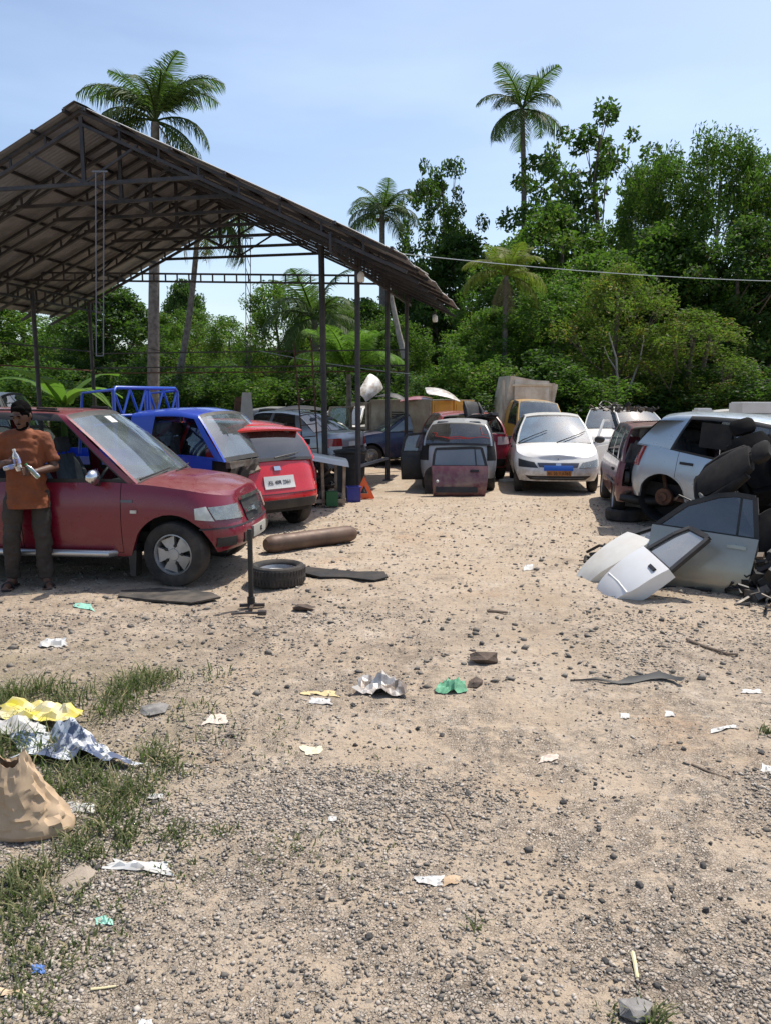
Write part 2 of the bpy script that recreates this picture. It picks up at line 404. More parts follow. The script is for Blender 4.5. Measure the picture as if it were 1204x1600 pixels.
    b1 = N(nt, 'ShaderNodeBump', Strength=.7, Distance=.015); L(b0.outputs['Normal'], b1.inputs['Normal']); L(noise(30, 8, .75), b1.inputs['Height'])
    b2 = N(nt, 'ShaderNodeBump', Strength=.6, Distance=.05); L(noise(6, 6, .7), b2.inputs['Height']); L(b1.outputs['Normal'], b2.inputs['Normal'])
    L(b2.outputs['Normal'], p.inputs['Normal']); L(p.outputs['BSDF'], out.inputs['Surface']); return m
ground = link('ground', np_mesh('ground', gv, gf, smooth=True), ground_material())
tag(ground, 'pale sandy yard of dry dirt and gravel', kind='structure')

# ---- gravel: thousands of small stones, one mass
ICO_V = []; _t = (1 + 5 ** .5) / 2
for a, b in ((-1, _t), (1, _t), (-1, -_t), (1, -_t)): ICO_V.append((a, b, 0))
for a, b in ((-1, _t), (1, _t), (-1, -_t), (1, -_t)): ICO_V.append((0, a, b))
for a, b in ((_t, -1), (_t, 1), (-_t, -1), (-_t, 1)): ICO_V.append((a, 0, b))
ICO_V = np.array(ICO_V) / np.hypot(1, _t)
ICO_F = np.array([(0, 11, 5), (0, 5, 1), (0, 1, 7), (0, 7, 10), (0, 10, 11), (1, 5, 9), (5, 11, 4), (11, 10, 2), (10, 7, 6), (7, 1, 8),
                  (3, 9, 4), (3, 4, 2), (3, 2, 6), (3, 6, 8), (3, 8, 9), (4, 9, 5), (2, 4, 11), (6, 2, 10), (8, 6, 7), (9, 8, 1)])
OCT_V = np.array([(1, 0, 0), (0, 1, 0), (-1, 0, 0), (0, -1, 0), (0, 0, 1), (0, 0, -1)], float)
OCT_F = np.array([(0, 1, 4), (1, 2, 4), (2, 3, 4), (3, 0, 4), (1, 0, 5), (2, 1, 5), (3, 2, 5), (0, 3, 5)])
def stone_cloud(name, X, Y, S, flat, tint, sink=.25):
    n = len(X)
    V = OCT_V[None] * (1 + rng.uniform(-.35, .35, (n, 6, 1))) + rng.uniform(-.22, .22, (n, 6, 3))
    V = V * np.stack([S * rng.uniform(.7, 1.3, n), S * rng.uniform(.7, 1.3, n), S * flat * rng.uniform(.7, 1.2, n)], -1)[:, None, :]
    a = rng.uniform(0, 2 * np.pi, n); ca, sa = np.cos(a)[:, None], np.sin(a)[:, None]
    tl = rng.normal(0, .25, n)[:, None]
    x = V[..., 0] * ca - V[..., 1] * sa; y = V[..., 0] * sa + V[..., 1] * ca; z = V[..., 2] + x * tl
    z0 = ground_z(X, Y) + S * flat * (1 - 2 * sink)
    P = np.stack([x + X[:, None], y + Y[:, None], z + z0[:, None]], -1).reshape(-1, 3)
    F = (OCT_F[None] + (np.arange(n) * 6)[:, None, None]).reshape(-1, 3)
    return np_mesh(name, P, F, np.repeat(tint, 8))
def frame_scatter(n, y0, y1, power=1.0, pad=.08):
    k = rng.uniform(0, 1, n) ** power; Y = y0 + (y1 - y0) * k
    X = rng.uniform(-.5 - pad, .5 + pad, n) * Y * 1.02
    return X, Y
def gravel_density(X, Y):
    d = np.clip((fbm(X * .9 + 3, Y * .9, 31) - .36) * 4.5, 0, 1)
    path = np.exp(-((X - .55 - .12 * (Y - 3)) / .55) ** 2) * np.clip((Y - 2.6), 0, 1) * .45
    sand = np.exp(-(((X + .95) / .35) ** 2 + ((Y - 3.45) / .22) ** 2))
    right = np.exp(-((X - .44 * Y) / .28) ** 2) * .7
    return np.clip((d * .9 + .28) * np.clip(1.35 - Y * .11, .3, 1) - path * .9 - sand - right * .7, .04, 1)
def leaf_stone_mat():
    m = bpy.data.materials.new('gravel'); nt, out = nodes_of(m); L = nt.links.new
    a = N(nt, 'ShaderNodeAttribute', attribute_name='tint'); r_ = nt.nodes.new('ShaderNodeValToRGB'); e = r_.color_ramp.elements
    e[0].color = (.045, .042, .04, 1); e[1].color = (.50, .45, .39, 1)
    for pos, c in ((.25, (.13, .115, .10)), (.5, (.25, .22, .185)), (.75, (.36, .30, .24))):
        q = e.new(pos); q.color = c4(c)
    L(a.outputs['Fac'], r_.inputs['Fac']); p = N(nt, 'ShaderNodeBsdfPrincipled', Roughness=.9); p.inputs['Specular IOR Level'].default_value = .25
    L(r_.outputs['Color'], p.inputs['Base Color']); L(p.outputs['BSDF'], out.inputs['Surface']); return m
M_GRAVEL = leaf_stone_mat()
def gravel(nm, n, y0, y1, smin, smax, power, dens=True, flat=.55, tlo=.15, thi=.95):
    X, Y = frame_scatter(n, y0, y1, power)
    if dens:
        keep = rng.uniform(0, 1, n) < gravel_density(X, Y); X, Y = X[keep], Y[keep]
    S = smin + (smax - smin) * rng.uniform(0, 1, len(X)) ** 3.6
    return X, Y, S, np.clip(tlo + (thi - tlo) * rng.uniform(0, 1, len(X)) ** .7, 0, 1), flat
parts_ = [gravel('g', 120000, 1.75, 3.7, .0028, .0125, .9, True, .45, .2, .95), gravel('g', 60000, 3.2, 6.4, .0032, .0145, 1.0, True, .45, .15, .9),
          gravel('g', 7000, 5.5, 12, .005, .022, 1.2, True, .5, .1, .9), gravel('g', 1300, 2.2, 12, .006, .02, 1.1, False, .6, .0, .3), gravel('g', 4200, 4.6, 13, .007, .034, .9, False, .5, .2, .55)]
gX = np.concatenate([p[0] for p in parts_]); gY = np.concatenate([p[1] for p in parts_]); gS = np.concatenate([p[2] for p in parts_])
gT = np.concatenate([p[3] for p in parts_])
gr_o = link('gravel', stone_cloud('gravel', gX, gY, gS, .6, gT, .33), M_GRAVEL)
tag(gr_o, 'loose grey gravel strewn over the sandy yard', 'gravel', kind='stuff')

# dry chips of bark, leaf and twig, one mass
def chips(n, y0, y1):
    X, Y = frame_scatter(n, y0, y1, .8); L_ = rng.uniform(.006, .022, n) * (.5 + Y * .13); W_ = L_ * rng.uniform(.2, .6, n)
    a = rng.uniform(0, np.pi, n); z = ground_z(X, Y) + .006 + rng.uniform(0, .008, n)
    c, s = np.cos(a), np.sin(a); q = []
    for (u, v, h) in ((-1, -1, 0), (1, -1, 0), (1, 1, 1), (-1, 1, 1)):
        q.append(np.stack([X + u * L_ / 2 * c - v * W_ / 2 * s, Y + u * L_ / 2 * s + v * W_ / 2 * c, z + h * rng.uniform(.0, .012, n)], -1))
    V = np.stack(q, 1).reshape(-1, 3); F = np.arange(n * 4).reshape(-1, 4)
    return np_mesh('dry_leaf_litter', V, F, rng.uniform(0.2, .6, n))
tag(link('dry_leaf_litter', chips(6500, 2.2, 14), M_GRAVEL), 'dark flakes of dry bark and leaf on the sand', 'litter', kind='stuff')

# ---- grass tufts
M_GRASS = leafmat('grass_blades', (.045, .062, .022), (.145, .15, .07), .3, .6, (.38, .30, .18))
def grass():
    spots = []
    def tuft(px, py, n, r, h): spots.append((gr(px, py), n, r, h))
    for px, py, n, r, h in ((60, 1085, 190, .22, .15), (20, 1090, 150, .18, .14), (110, 1095, 110, .16, .12), (190, 1085, 220, .22, .15), (225, 1065, 190, .18, .14),
                            (255, 1060, 90, .18, .10), (175, 1110, 120, .14, .11), (330, 1050, 40, .14, .07), (20, 1165, 240, .2, .15), (70, 1185, 200, .2, .14), (120, 1205, 140, .16, .11),
                            (100, 1235, 180, .16, .12), (160, 1225, 130, .15, .11), (240, 1180, 130, .14, .11), (265, 1200, 80, .12, .09), (215, 1235, 120, .14, .11), (180, 1255, 150, .13, .13),
                            (160, 1290, 120, .12, .11), (200, 1305, 90, .1, .09), (120, 1325, 110, .1, .09), (150, 1335, 70, .1, .07), (270, 1305, 70, .1, .07), (300, 1300, 40, .1, .05),
                            (350, 1298, 30, .06, .05), (40, 1370, 170, .13, .09), (15, 1400, 150, .13, .08), (60, 1420, 120, .13, .07), (130, 1400, 50, .12, .05), (20, 1460, 120, .12, .06), (50, 1500, 90, .12, .05),
                            (15, 1540, 90, .12, .05), (60, 1570, 70, .12, .05), (120, 1490, 60, .12, .04), (450, 1130, 50, .25, .035), (470, 1310, 70, .2, .035), (550, 1325, 40, .2, .03), (430, 1330, 50, .15, .03),
                            (230, 1370, 60, .18, .04), (290, 1360, 40, .15, .035), (1020, 1590, 60, .05, .07), (960, 1585, 25, .06, .04), (1190, 1145, 40, .05, .06), (440, 1175, 30, .2, .03), (520, 1365, 30, .2, .025), (745, 1450, 20, .05, .05),
                            (590, 1185, 20, .2, .03), (180, 1440, 60, .15, .04), (240, 1270, 50, .15, .06), (350, 1150, 60, .3, .05), (300, 1110, 70, .25, .07), (30, 1130, 120, .18, .12)):
        tuft(px, py, n, r, h)
    V = []; F = []; T = []; b = 0
    for (c, n, r, h) in spots:
        hz = fbm(np.array([c.x * 3]), np.array([c.y * 3]), 5)[0]
        for k in range(int(n * .95)):
            rad = r * math.sqrt(random.random()) * random.choice((.5, 1, 1.25)); a = random.uniform(0, 6.283)
            x = c.x + rad * math.cos(a); y = c.y + rad * math.sin(a) * 1.2; z = float(ground_z(x, y)) - .004
            hh = h * random.uniform(.35, 1.15) * (1.1 - .4 * rad / r); lean = random.uniform(.3, 1.6) * hh; la = random.uniform(0, 6.283)
            w = random.uniform(.0022, .005); wa = la + 1.57
            dx, dy = math.cos(la) * lean, math.sin(la) * lean; wx, wy = math.cos(wa) * w, math.sin(wa) * w
            pts = [(x - wx, y - wy, z), (x + wx, y + wy, z), (x + dx * .4 + wx * .8, y + dy * .4 + wy * .8, z + hh * .6), (x + dx * .4 - wx * .8, y + dy * .4 - wy * .8, z + hh * .6),
                   (x + dx, y + dy, z + hh * random.uniform(.75, 1))]
            V += pts; F += [(b, b + 1, b + 2, b + 3), (b + 3, b + 2, b + 4, b + 4)]; t = random.random()
            T += [t, t]; b += 5
    me = bpy.data.meshes.new('grass'); me.from_pydata(V, [], [f if f[2] != f[3] else f[:3] for f in F])
    a_ = me.attributes.new('tint', 'FLOAT', 'FACE'); a_.data.foreach_set('value', T); return me
tag(link('grass', grass(), M_GRASS), 'tufts of wiry green grass growing out of the gravel', 'grass', kind='stuff')

# ------------------------------------------------------------------ open shed
M_SHEET = [mat('roof_sheet_brown', (.28, .27, .26), .7, metal=.0, col2=(.19, .18, .17), nscale=1.5, dirt=.3, dirtcol=(.10, .07, .05)),
           mat('roof_sheet_grey', (.29, .30, .30), .65, metal=.0, col2=(.21, .215, .215), nscale=1.2, dirt=.3, dirtcol=(.09, .075, .06)),
           mat('roof_sheet_tan', (.33, .31, .285), .7, metal=.0, col2=(.23, .21, .195), nscale=1.6, dirt=.35, dirtcol=(.11, .075, .05))]
M_SHED = mat('shed_steel', (.022, .024, .03), .5, metal=.2, col2=(.045, .04, .04), nscale=4, dirt=.12)
M_PIPE = mat('galvanised_pipe', (.17, .18, .20), .5, metal=.3, dirt=.2)
SA = R(11.46); AX = Vector((math.sin(SA), math.cos(SA), 0)); LF = Vector((-math.cos(SA), math.sin(SA), 0))
SO = Vector((.353, 12.337, 0)); HALF, SLEN, ZE, SLP = 5.528, 7.423, 3.93, .463
def sp(q, s, z): return SO + AX * q + LF * s + Vector((0, 0, z))
def rz(s): return ZE + SLP * (s if s < HALF else 2 * HALF - s)
shed = empty('open_shed', sp(3.6, HALF, 0), 0, 'large open steel shed with a gabled corrugated roof on dark posts', 'shed')
def shed_part(name, fn, m, smooth=None):
    b = MB(); fn(b); b.v = [tuple(Vector(p) - shed.location) for p in b.v]
    return b.build(name, m, shed, smooth)
# corrugated sheets, each its own piece
nsh = 8; ws = SLEN / nsh
for side in (0, 1):
    for k in range(nsh):
        def sheet(b, k=k, side=side):
            q0 = k * ws - .04; cols = 41; s_lo = random.uniform(-.06, .05); dz = .012 * (k % 2) + random.uniform(0, .01)
            P = []
            for i in range(cols):
                q = q0 + (ws + .08) * i / (cols - 1); col = []
                for j in range(7):
                    s = s_lo + (HALF - s_lo) * j / 6
                    if side == 1: s = 2 * HALF - s
                    sag = -.05 * max(0, 1 - (s / 1.2)) * (1 + .6 * math.sin(q * 2.1)) if side == 0 else 0
                    col.append(sp(q, s, rz(s) + .10 + dz + .012 * math.sin(2 * math.pi * i / 4.0) + sag))
                P.append(col)
            b.grid(P, 0, side == 0)
        mi = (1 if k in (0, 1) and side == 1 else random.choice((0, 2, 0, 1)))
        o = shed_part('roof_sheet', sheet, M_SHEET[mi], 60)
shed_part('ridge_cap', lambda b: [b.grid([[sp(q, HALF + s, ZE + SLP * HALF + .145 - abs(s) * SLP) for s in (-.22, 0, .22)] for q in (-.05, SLEN * .5, SLEN + .05)], 0)], M_SHEET[0])
def lattice(b, p0, p1, depth, n, w=.045, up=Vector((0, 0, 1)), diag=False):
    b.bar(p0, p1, w); b.bar(p0 - up * depth, p1 - up * depth, w)
    for i in range(n + 1):
        a = p0.lerp(p1, i / n); b.bar(a, a - up * depth, w * .75)
        if diag and i < n: b.bar(a, p0.lerp(p1, (i + 1) / n) - up * depth, w * .5)
TQ = [.12, 1.3, 2.4, 3.5, 4.57, 5.75, 6.95]
for q in TQ:
    for side in (0, 1):
        def raf(b, q=q, side=side):
            s0, s1 = (.05, HALF) if side == 0 else (2 * HALF - .05, HALF)
            a = sp(q, s0, rz(s0) + .03); c = sp(q, s1, rz(s1) + .03)
            big = TQ.index(q) % 2 == 1
            b.bar(a, c, .07, .05)
            b.bar(a - Vector((0, 0, .20)), c - Vector((0, 0, .20)), .07, .05)
            for i in range(1, 8):
                p = a.lerp(c, i / 8); b.bar(p, p - Vector((0, 0, .20)), .035)
                if big: b.bar(p, a.lerp(c, (i - 1) / 8) - Vector((0, 0, .20)), .03)
        shed_part('rafter', raf, M_SHED)
    sh = HALF - 2.15
    shed_part('tie_beam', lambda b, q=q: b.bar(sp(q, sh, rz(sh) - .12), sp(q, 2 * HALF - sh, rz(sh) - .12), .05, .06), M_SHED)
    shed_part('king_post', lambda b, q=q: b.bar(sp(q, HALF, rz(HALF) - .05), sp(q, HALF, rz(sh) - .1), .06), M_SHED)
    shed_part('tie_brace', lambda b, q=q: [b.bar(sp(q, HALF, rz(sh) - .1), sp(q, HALF + g * 1.0, rz(HALF + g * 1.0) - .1), .035) for g in (-1, 1)], M_SHED)
for side in (0, 1):
    for j, s in enumerate((.25, 1.15, 2.05, 2.95, 3.85, 4.75, 5.35)):
        s_ = s if side == 0 else 2 * HALF - s
        shed_part('purlin', lambda b, s_=s_: b.bar(sp(-.1, s_, rz(s_) + .07), sp(SLEN + .08, s_, rz(s_) + .07), .045, .05), M_SHED)
WS = 1.24
for s_ in (WS, 2 * HALF - WS):
    shed_part('wall_girder', lambda b, s_=s_: lattice(b, sp(.0, s_, rz(s_) - .12), sp(SLEN, s_, rz(s_) - .12), .26, 22, .05, diag=False), M_SHED)
for q in (4.57,):
    shed_part('lattice_beam', lambda b, q=q: lattice(b, sp(q, WS, 4.42), sp(q, 2 * HALF - WS, 4.75), .17, 30, .04), M_SHED)
POSTS = [(1.784, WS, .05), (4.57, WS, .05), (6.926, WS, .05), (4.57, 2 * HALF - WS, .055), (6.926, 2 * HALF - WS, .05), (1.784, 2 * HALF - WS, .055)]
for (q, s, r) in POSTS:
    def post(b, q=q, s=s, r=r):
        b.tube([sp(q, s, -.05), sp(q, s, rz(s) - .1)], r, 10)
        b.box(sp(q, s, .01), (.2, .2, .03))
    shed_part('post', post, M_SHED, 40)
P1 = at(508, 760, 16.0); P1b = at(502, 388, 16.0)
shed_part('post', lambda b: b.tube([Vector((P1.x + .01, 16.0, -.05)), Vector((P1b.x, 16.0, P1b.z + .05))], .062, 10), M_SHED, 40)
# girts on the far and left sides
for (q0, s0, q1, s1, z, w) in ((6.95, WS, 6.95, 2 * HALF - WS, 2.62, .035), (6.95, WS, 6.95, 2 * HALF - WS, 2.48, .03), (6.95, WS, 6.95, 2 * HALF - WS, 3.0, .03),
                               (1.8, 2 * HALF - WS, 6.95, 2 * HALF - WS, 2.55, .035), (1.8, 2 * HALF - WS, 6.95, 2 * HALF - WS, 3.05, .03)):
    shed_part('girt', lambda b, a=(q0, s0, q1, s1, z, w): b.bar(sp(a[0], a[1], a[4]), sp(a[2], a[3], a[4]), a[5]), M_RUST if z < 2.6 else M_SHED)
# hanging hoist rails (thin pipes) inside the shed
for (pa, pb, yt, yb, D) in ((150, 163, 268, 556, 13.2), (384, 392, 372, 575, 18.5)):
    A0, A1 = at(pa, yt, D), at(pa + 1, yb, D); B0, B1 = at(pb, yt, D), at(pb - 1, yb, D)
    def hang(b, A0=A0, A1=A1, B0=B0, B1=B1, D=D):
        b.tube([A0, A1], .010, 6); b.tube([B0, B1], .010, 6)
        n = 9
        for i in range(n):
            if D > 15: b.bar(A0.lerp(A1, i / n), B0.lerp(B1, (i + 1) / n), .012)
        b.bar(A1, B1, .015); b.bar(A0 - Vector((.06, 0, 0)), B0 + Vector((.06, 0, 0)), .025)
    shed_part('hanging_rail', hang, M_PIPE if D < 15 else M_SHED)
# cross bar low between two posts (steel rest)
shed_part('rest_bar', lambda b: b.bar(sp(1.784, WS, .56), sp(4.57, WS, .5), .06, .05), M_PIPE)
# ---- hanging lamps
M_BULB = mat('lamp_glass', (.72, .70, .62), .25, coat=.5)
def lamp(px, py, D, h, label):
    p = at(px, py, D); r = empty('hanging_lamp', p, 0, label, 'lamp', 'lamps hung from the shed eave')
    b = MB(); b.lathe([(.0, -.14), (.05, -.135), (.062, -.10), (.062, -.02), (.045, .02), (.02, .04)], 14, axis='z'); b.build('glass_shade', M_BULB, r, 40)
    b = MB(); b.lathe([(.022, .035), (.026, .06), (.026, .11), (.0, .115)], 10, axis='z'); b.build('socket', M_BLACK, r, 40)
    b = MB(); b.tube([(0, 0, .11), (.01, 0, h)], .006, 5); b.build('cable', M_BLACK, r)
lamp(564, 428, 13.6, .55, 'larger white glass lamp hanging beside the slim shed post')
lamp(679, 494, 18.3, .45, 'smaller white glass lamp hanging under the low far eave corner')
# ------------------------------------------------------------------ vegetation
M_BARK = mat('bark', (.16, .13, .10), .9, col2=(.07, .055, .045), nscale=5, bump=.3, bscale=18)
M_BARKP = mat('palm_bark', (.17, .15, .13), .9, col2=(.09, .075, .065), nscale=7, bump=.3, bscale=14)
M_BARKG = mat('pale_bark', (.36, .33, .29), .85, col2=(.2, .17, .14), nscale=4, bump=.2, bscale=18)
LM = dict(mid=leafmat('leaf_mid', (.024, .058, .011), (.072, .138, .024), .40, .42, (.17, .19, .03)),
          dark=leafmat('leaf_dark', (.016, .040, .011), (.046, .094, .022), .32, .36, (.10, .08, .03)),
          light=leafmat('leaf_light', (.036, .080, .013), (.104, .180, .030), .42, .45, (.25, .22, .04)),
          olive=leafmat('leaf_olive', (.046, .068, .012), (.125, .150, .028), .42, .5, (.30, .17, .03)),
          palm=leafmat('leaf_palm', (.025, .050, .014), (.080, .115, .035), .30, .38, (.22, .19, .08)),
          palmy=leafmat('leaf_palm_yellow', (.10, .13, .02), (.26, .25, .04), .4, .45, (.45, .36, .12)),
          dry=leafmat('leaf_palm_dry', (.20, .14, .08), (.34, .25, .15), .3, .7),
          banana=leafmat('leaf_banana', (.06, .13, .02), (.13, .24, .035), .45, .4))
def leaf_quads(C, size, up=.35, aspect=.5):
    n = len(C); d = rng.normal(0, 1, (n, 3)); d /= np.linalg.norm(d, axis=1)[:, None]
    nr = rng.normal(0, 1, (n, 3)); nr[:, 2] = np.abs(nr[:, 2]) + up; nr /= np.linalg.norm(nr, axis=1)[:, None]
    a = np.cross(nr, d); a /= np.linalg.norm(a, axis=1)[:, None] + 1e-9; b = np.cross(nr, a)
    s = size * rng.uniform(.6, 1.35, n); a = a * s[:, None]; b = b * (s * aspect)[:, None]
    V = np.stack([C - a, C - b * .9 - a * .1 + nr * (s * .12)[:, None], C + a, C + b * .9 - a * .1 + nr * (s * .12)[:, None]], 1).reshape(-1, 3)
    return V, np.arange(n * 4).reshape(-1, 4)
def crown_mesh(name, clumps, per, size, aspect=.5, up=.35, flat=.7):
    Cs = []; T = []
    for (c, r) in clumps:
        k = int(per * (r / .8) ** 1.8) + 6
        d = rng.normal(0, 1, (k, 3)); d /= np.linalg.norm(d, axis=1)[:, None]
        rad = r * rng.uniform(.15, 1, k) ** .5
        p = d * rad[:, None] * np.array([1, 1, flat]) + np.array(c)
        Cs.append(p); T.append(np.clip(rng.normal(.5, .25, k) + rng.normal(0, .15), 0, 1))
    C = np.concatenate(Cs); V, F = leaf_quads(C, size, up, aspect)
    return np_mesh(name, V, F, np.concatenate(T))
def limbs(b, base, top, r0, clumps, n, wob=.15):
    pts = [Vector(base)]; k = 6
    for i in range(1, k + 1):
        p = Vector(base).lerp(Vector(top), i / k); p += Vector((random.uniform(-wob, wob), random.uniform(-wob, wob), 0)) * (i < k)
        pts.append(p)
    b.tube(pts, [r0 * (1 - .75 * i / k) for i in range(k + 1)], 8)
    cs = sorted(clumps, key=lambda c: -c[1])[:n]
    for (c, r) in cs:
        c = Vector(c); t = min(.92, max(.25, (c.z - base[2]) / max(.1, (top[2] - base[2])) - .28)); i = t * k
        p = pts[int(i)].lerp(pts[min(k, int(i) + 1)], i - int(i)); m = p.lerp(c, .5) + Vector((random.uniform(-.2, .2), random.uniform(-.2, .2), -.15 * (c - p).length))
        rr0 = r0 * (1 - .75 * t) * .55
        b.tube([p, m, c], [rr0, rr0 * .6, rr0 * .22], 5)
        for q in range(2):
            e = c + Vector((random.uniform(-1, 1), random.uniform(-1, 1), random.uniform(-.2, 1))) * r * .8
            b.tube([m.lerp(c, .4), e], [rr0 * .35, rr0 * .12], 4)
# designs stand 10 m tall and 6 m wide before scaling
def design(kind):
    cl = []; b = MB()
    if kind in ('mid', 'dark', 'light', 'olive'):
        n, lo, hi, per, size, rr, asp = dict(mid=(150, 1.6, 9.5, 230, .105, (.35, .8), .5), dark=(150, 1.4, 9.5, 240, .115, (.38, .85), .5),
                                             light=(150, 1.6, 9.5, 220, .098, (.33, .75), .45), olive=(150, 1.4, 9.4, 240, .085, (.3, .75), .42))[kind]
        for i in range(n):
            z = random.uniform(lo, hi); t = (z - lo) / (hi - lo); a = i * 2.4 + random.uniform(-.5, .5)
            w = 3.0 * math.sqrt(max(.05, 1 - (2 * t - .85) ** 2 * .75)) * (.72 + .38 * math.sin(a * 3 + z * 1.7) ** 2)
            rad = w * random.uniform(.12, 1.0) ** .55
            cl.append(((rad * math.cos(a), rad * math.sin(a), z + random.uniform(-.3, .4)), random.uniform(*rr)))
        limbs(b, (0, 0, -.2), (random.uniform(-.3, .3), 0, 8.5), .2, cl, 18)
        me = crown_mesh('crown_' + kind, cl, per, size, asp, .05, .85)
    elif kind == 'bush':
        for i in range(130):
            a = i * 2.4; rad = 3.0 * random.uniform(.05, 1) ** .6; z = random.uniform(.3, 9.3) * (1 - .4 * (rad / 3) ** 2)
            cl.append(((rad * math.cos(a), rad * math.sin(a), z), random.uniform(.4, .85)))
        limbs(b, (0, 0, -.2), (.2, 0, 6), .14, cl, 12); me = crown_mesh('crown_bush', cl, 210, .13, .5, .05, 1.25)
    elif kind == 'airy':     # tall, sparse, dark clumps with sky between
        for (x, y, z, r) in ((0, 0, 9.6, .75), (.7, .2, 9.2, .7), (-.6, .1, 9.0, .75), (1.5, 0, 8.6, .7), (-1.5, .2, 8.5, .8), (.3, .3, 8.3, .8), (-2.3, 0, 7.8, .7), (2.2, .1, 7.7, .75), (1.2, -.2, 7.6, .8), (-.9, 0, 7.5, .85),
                             (0, .3, 6.9, .8), (-2.6, .1, 6.6, .75), (-1.7, 0, 6.4, .85), (2.7, 0, 6.6, .7), (1.7, .2, 6.3, .8), (.6, 0, 5.8, .9), (-.8, .2, 5.7, .9), (-2.1, .1, 5.2, .8), (2.2, .1, 5.1, .8), (0, 0, 4.7, 1),
                             (1.1, .2, 4.2, .9), (-1.2, .2, 4.1, .9), (-2.4, .0, 3.6, .8), (2.3, 0, 3.5, .8), (0, .1, 3.2, 1), (1.2, .4, 2.6, .9), (-1.2, .3, 2.5, .9)):
            for k in range(4):
                cl.append(((x + random.uniform(-.6, .6), y * 4 + random.uniform(-1.6, 1.6), z + random.uniform(-.35, .35)), r * random.uniform(.42, .70)))
        limbs(b, (0, 0, -.2), (.1, 0, 9.4), .17, cl, 30, .25); me = crown_mesh('crown_airy', cl, 330, .105, .5, .05, .85)
    elif kind == 'feather':  # tall, many upright sprays
        for i in range(170):
            z = random.uniform(1.8, 9.6); t = z / 9.6; w = 2.9 * (1 - .55 * max(0, t - .55) / .45); a = i * 2.4
            rad = w * random.uniform(.15, 1) ** .6
            cl.append(((rad * math.cos(a), rad * math.sin(a), z), random.uniform(.32, .72)))
        limbs(b, (0, 0, -.2), (.2, 0, 9.2), .16, cl, 30, .2); me = crown_mesh('crown_feather', cl, 330, .095, .36, .0, 1.15)
    return b.mesh('trunk_' + kind, 60), me
DES = {k: design(k) for k in ('mid', 'dark', 'light', 'olive', 'bush', 'airy', 'feather')}
TREEN = [0]
def tree(name, px, py, wpx, D, kind, leafm, label, group=None, rot=None, bark=None):
    top = at(px, py, D); root = empty(name, (top.x, D, 0), rot if rot is not None else random.uniform(0, 6.28), label, 'tree' if 'bush' not in name else 'bush', group)
    sx = wpx * D / 1200 / 6.0; sz = top.z / 10.4
    if rot is None: root.scale = (sx, sx, sz)
    else: root.scale = (sx, min(sx, sz * 1.2), sz)
    tm, cm = DES[kind]
    for nm, me, mm in (('trunk', tm, bark or M_BARK), ('crown', cm, LM[leafm])):
        o = bpy.data.objects.new(nm, me); COL.objects.link(o); o.parent = root
        if not me.materials: me.materials.append(None)
        o.material_slots[0].link = 'OBJECT'; o.material_slots[0].material = mm
    return root
WOOD = 'trees of the dense wood behind the yard'
W_LABEL = 'leafy green tree in the dense wood behind the junk cars'
tree('tall_tree', 935, 158, 250, 44, 'airy', 'dark', 'tall dark airy tree with sky showing through, right of the tall palm', None, .3)
tree('tall_tree', 692, 238, 150, 46, 'airy', 'dark', 'dark airy tree rising alone between two palms near the roof end', None, 1.9)
tree('feathery_tree', 1125, 192, 210, 36, 'feather', 'mid', 'tallest feathery green tree at the right of the wood', None, None, M_BARKG)
tree('feathery_tree', 1020, 222, 170, 38, 'feather', 'mid', 'feathery green tree just left of the tallest feathery one', None, None, M_BARKG)
tree('feathery_tree', 1215, 208, 190, 37, 'feather', 'mid', 'feathery green tree cut off by the right picture edge', None, None, M_BARKG)
for (px, py, w, D, k, lm) in ((880, 300, 230, 40, 'mid', 'mid'), (800, 372, 170, 38, 'mid', 'mid'), (715, 350, 190, 44, 'dark', 'dark'), (1160, 330, 230, 33, 'mid', 'dark'), (1040, 330, 220, 35, 'dark', 'mid'),
                              (640, 395, 130, 46, 'dark', 'dark'), (930, 380, 230, 34, 'mid', 'mid'), (860, 430, 200, 31, 'light', 'mid'), (770, 470, 170, 31, 'mid', 'mid'), (500, 455, 150, 38, 'mid', 'mid'),
                              (430, 425, 150, 36, 'light', 'light'), (565, 455, 150, 40, 'dark', 'dark'), (620, 480, 140, 36, 'light', 'mid'), (170, 432, 190, 33, 'dark', 'dark'), (30, 470, 200, 40, 'light', 'light'),
                              (110, 480, 150, 36, 'mid', 'mid'), (355, 482, 120, 44, 'light', 'light'), (300, 470, 120, 52, 'light', 'light'), (248, 480, 110, 46, 'mid', 'light'), (-60, 440, 200, 38, 'mid', 'mid'), (1290, 300, 220, 33, 'mid', 'mid'),
                              (285, 425, 90, 56, 'dark', 'dark')):
    tree('leafy_tree', px, py, w, D, k, lm, W_LABEL, WOOD)
tree('leafy_tree', 965, 395, 210, 29, 'olive', 'olive', 'olive green tree with yellowing leaves behind the white cars', None)
tree('leafy_tree', 1085, 470, 230, 27.5, 'olive', 'olive', 'olive leaved spreading tree above the pale blue hatchback', None)
tree('leafy_tree', 735, 505, 160, 27, 'bush', 'light', 'bright green bushy tree beside the roof corner, behind the red car', None)
for (px, py, w, D) in ((665, 560, 120, 26), (830, 520, 160, 27), (900, 540, 150, 26.5), (985, 560, 150, 28), (1060, 560, 150, 28), (1140, 550, 160, 27), (1215, 540, 150, 27), (770, 570, 130, 26),
                       (590, 560, 120, 30), (520, 545, 130, 29), (450, 550, 130, 30), (385, 545, 130, 29), (320, 540, 130, 31), (255, 545, 130, 28), (190, 540, 120, 29), (120, 550, 120, 28), (55, 545, 130, 27), (0, 540, 120, 28), (-60, 540, 120, 28)):
    tree('bush', px, py, w * 1.25, D, 'bush', random.choice(('mid', 'dark')), 'leafy bush in the hedge of scrub behind the yard', 'bushes along the back of the yard')
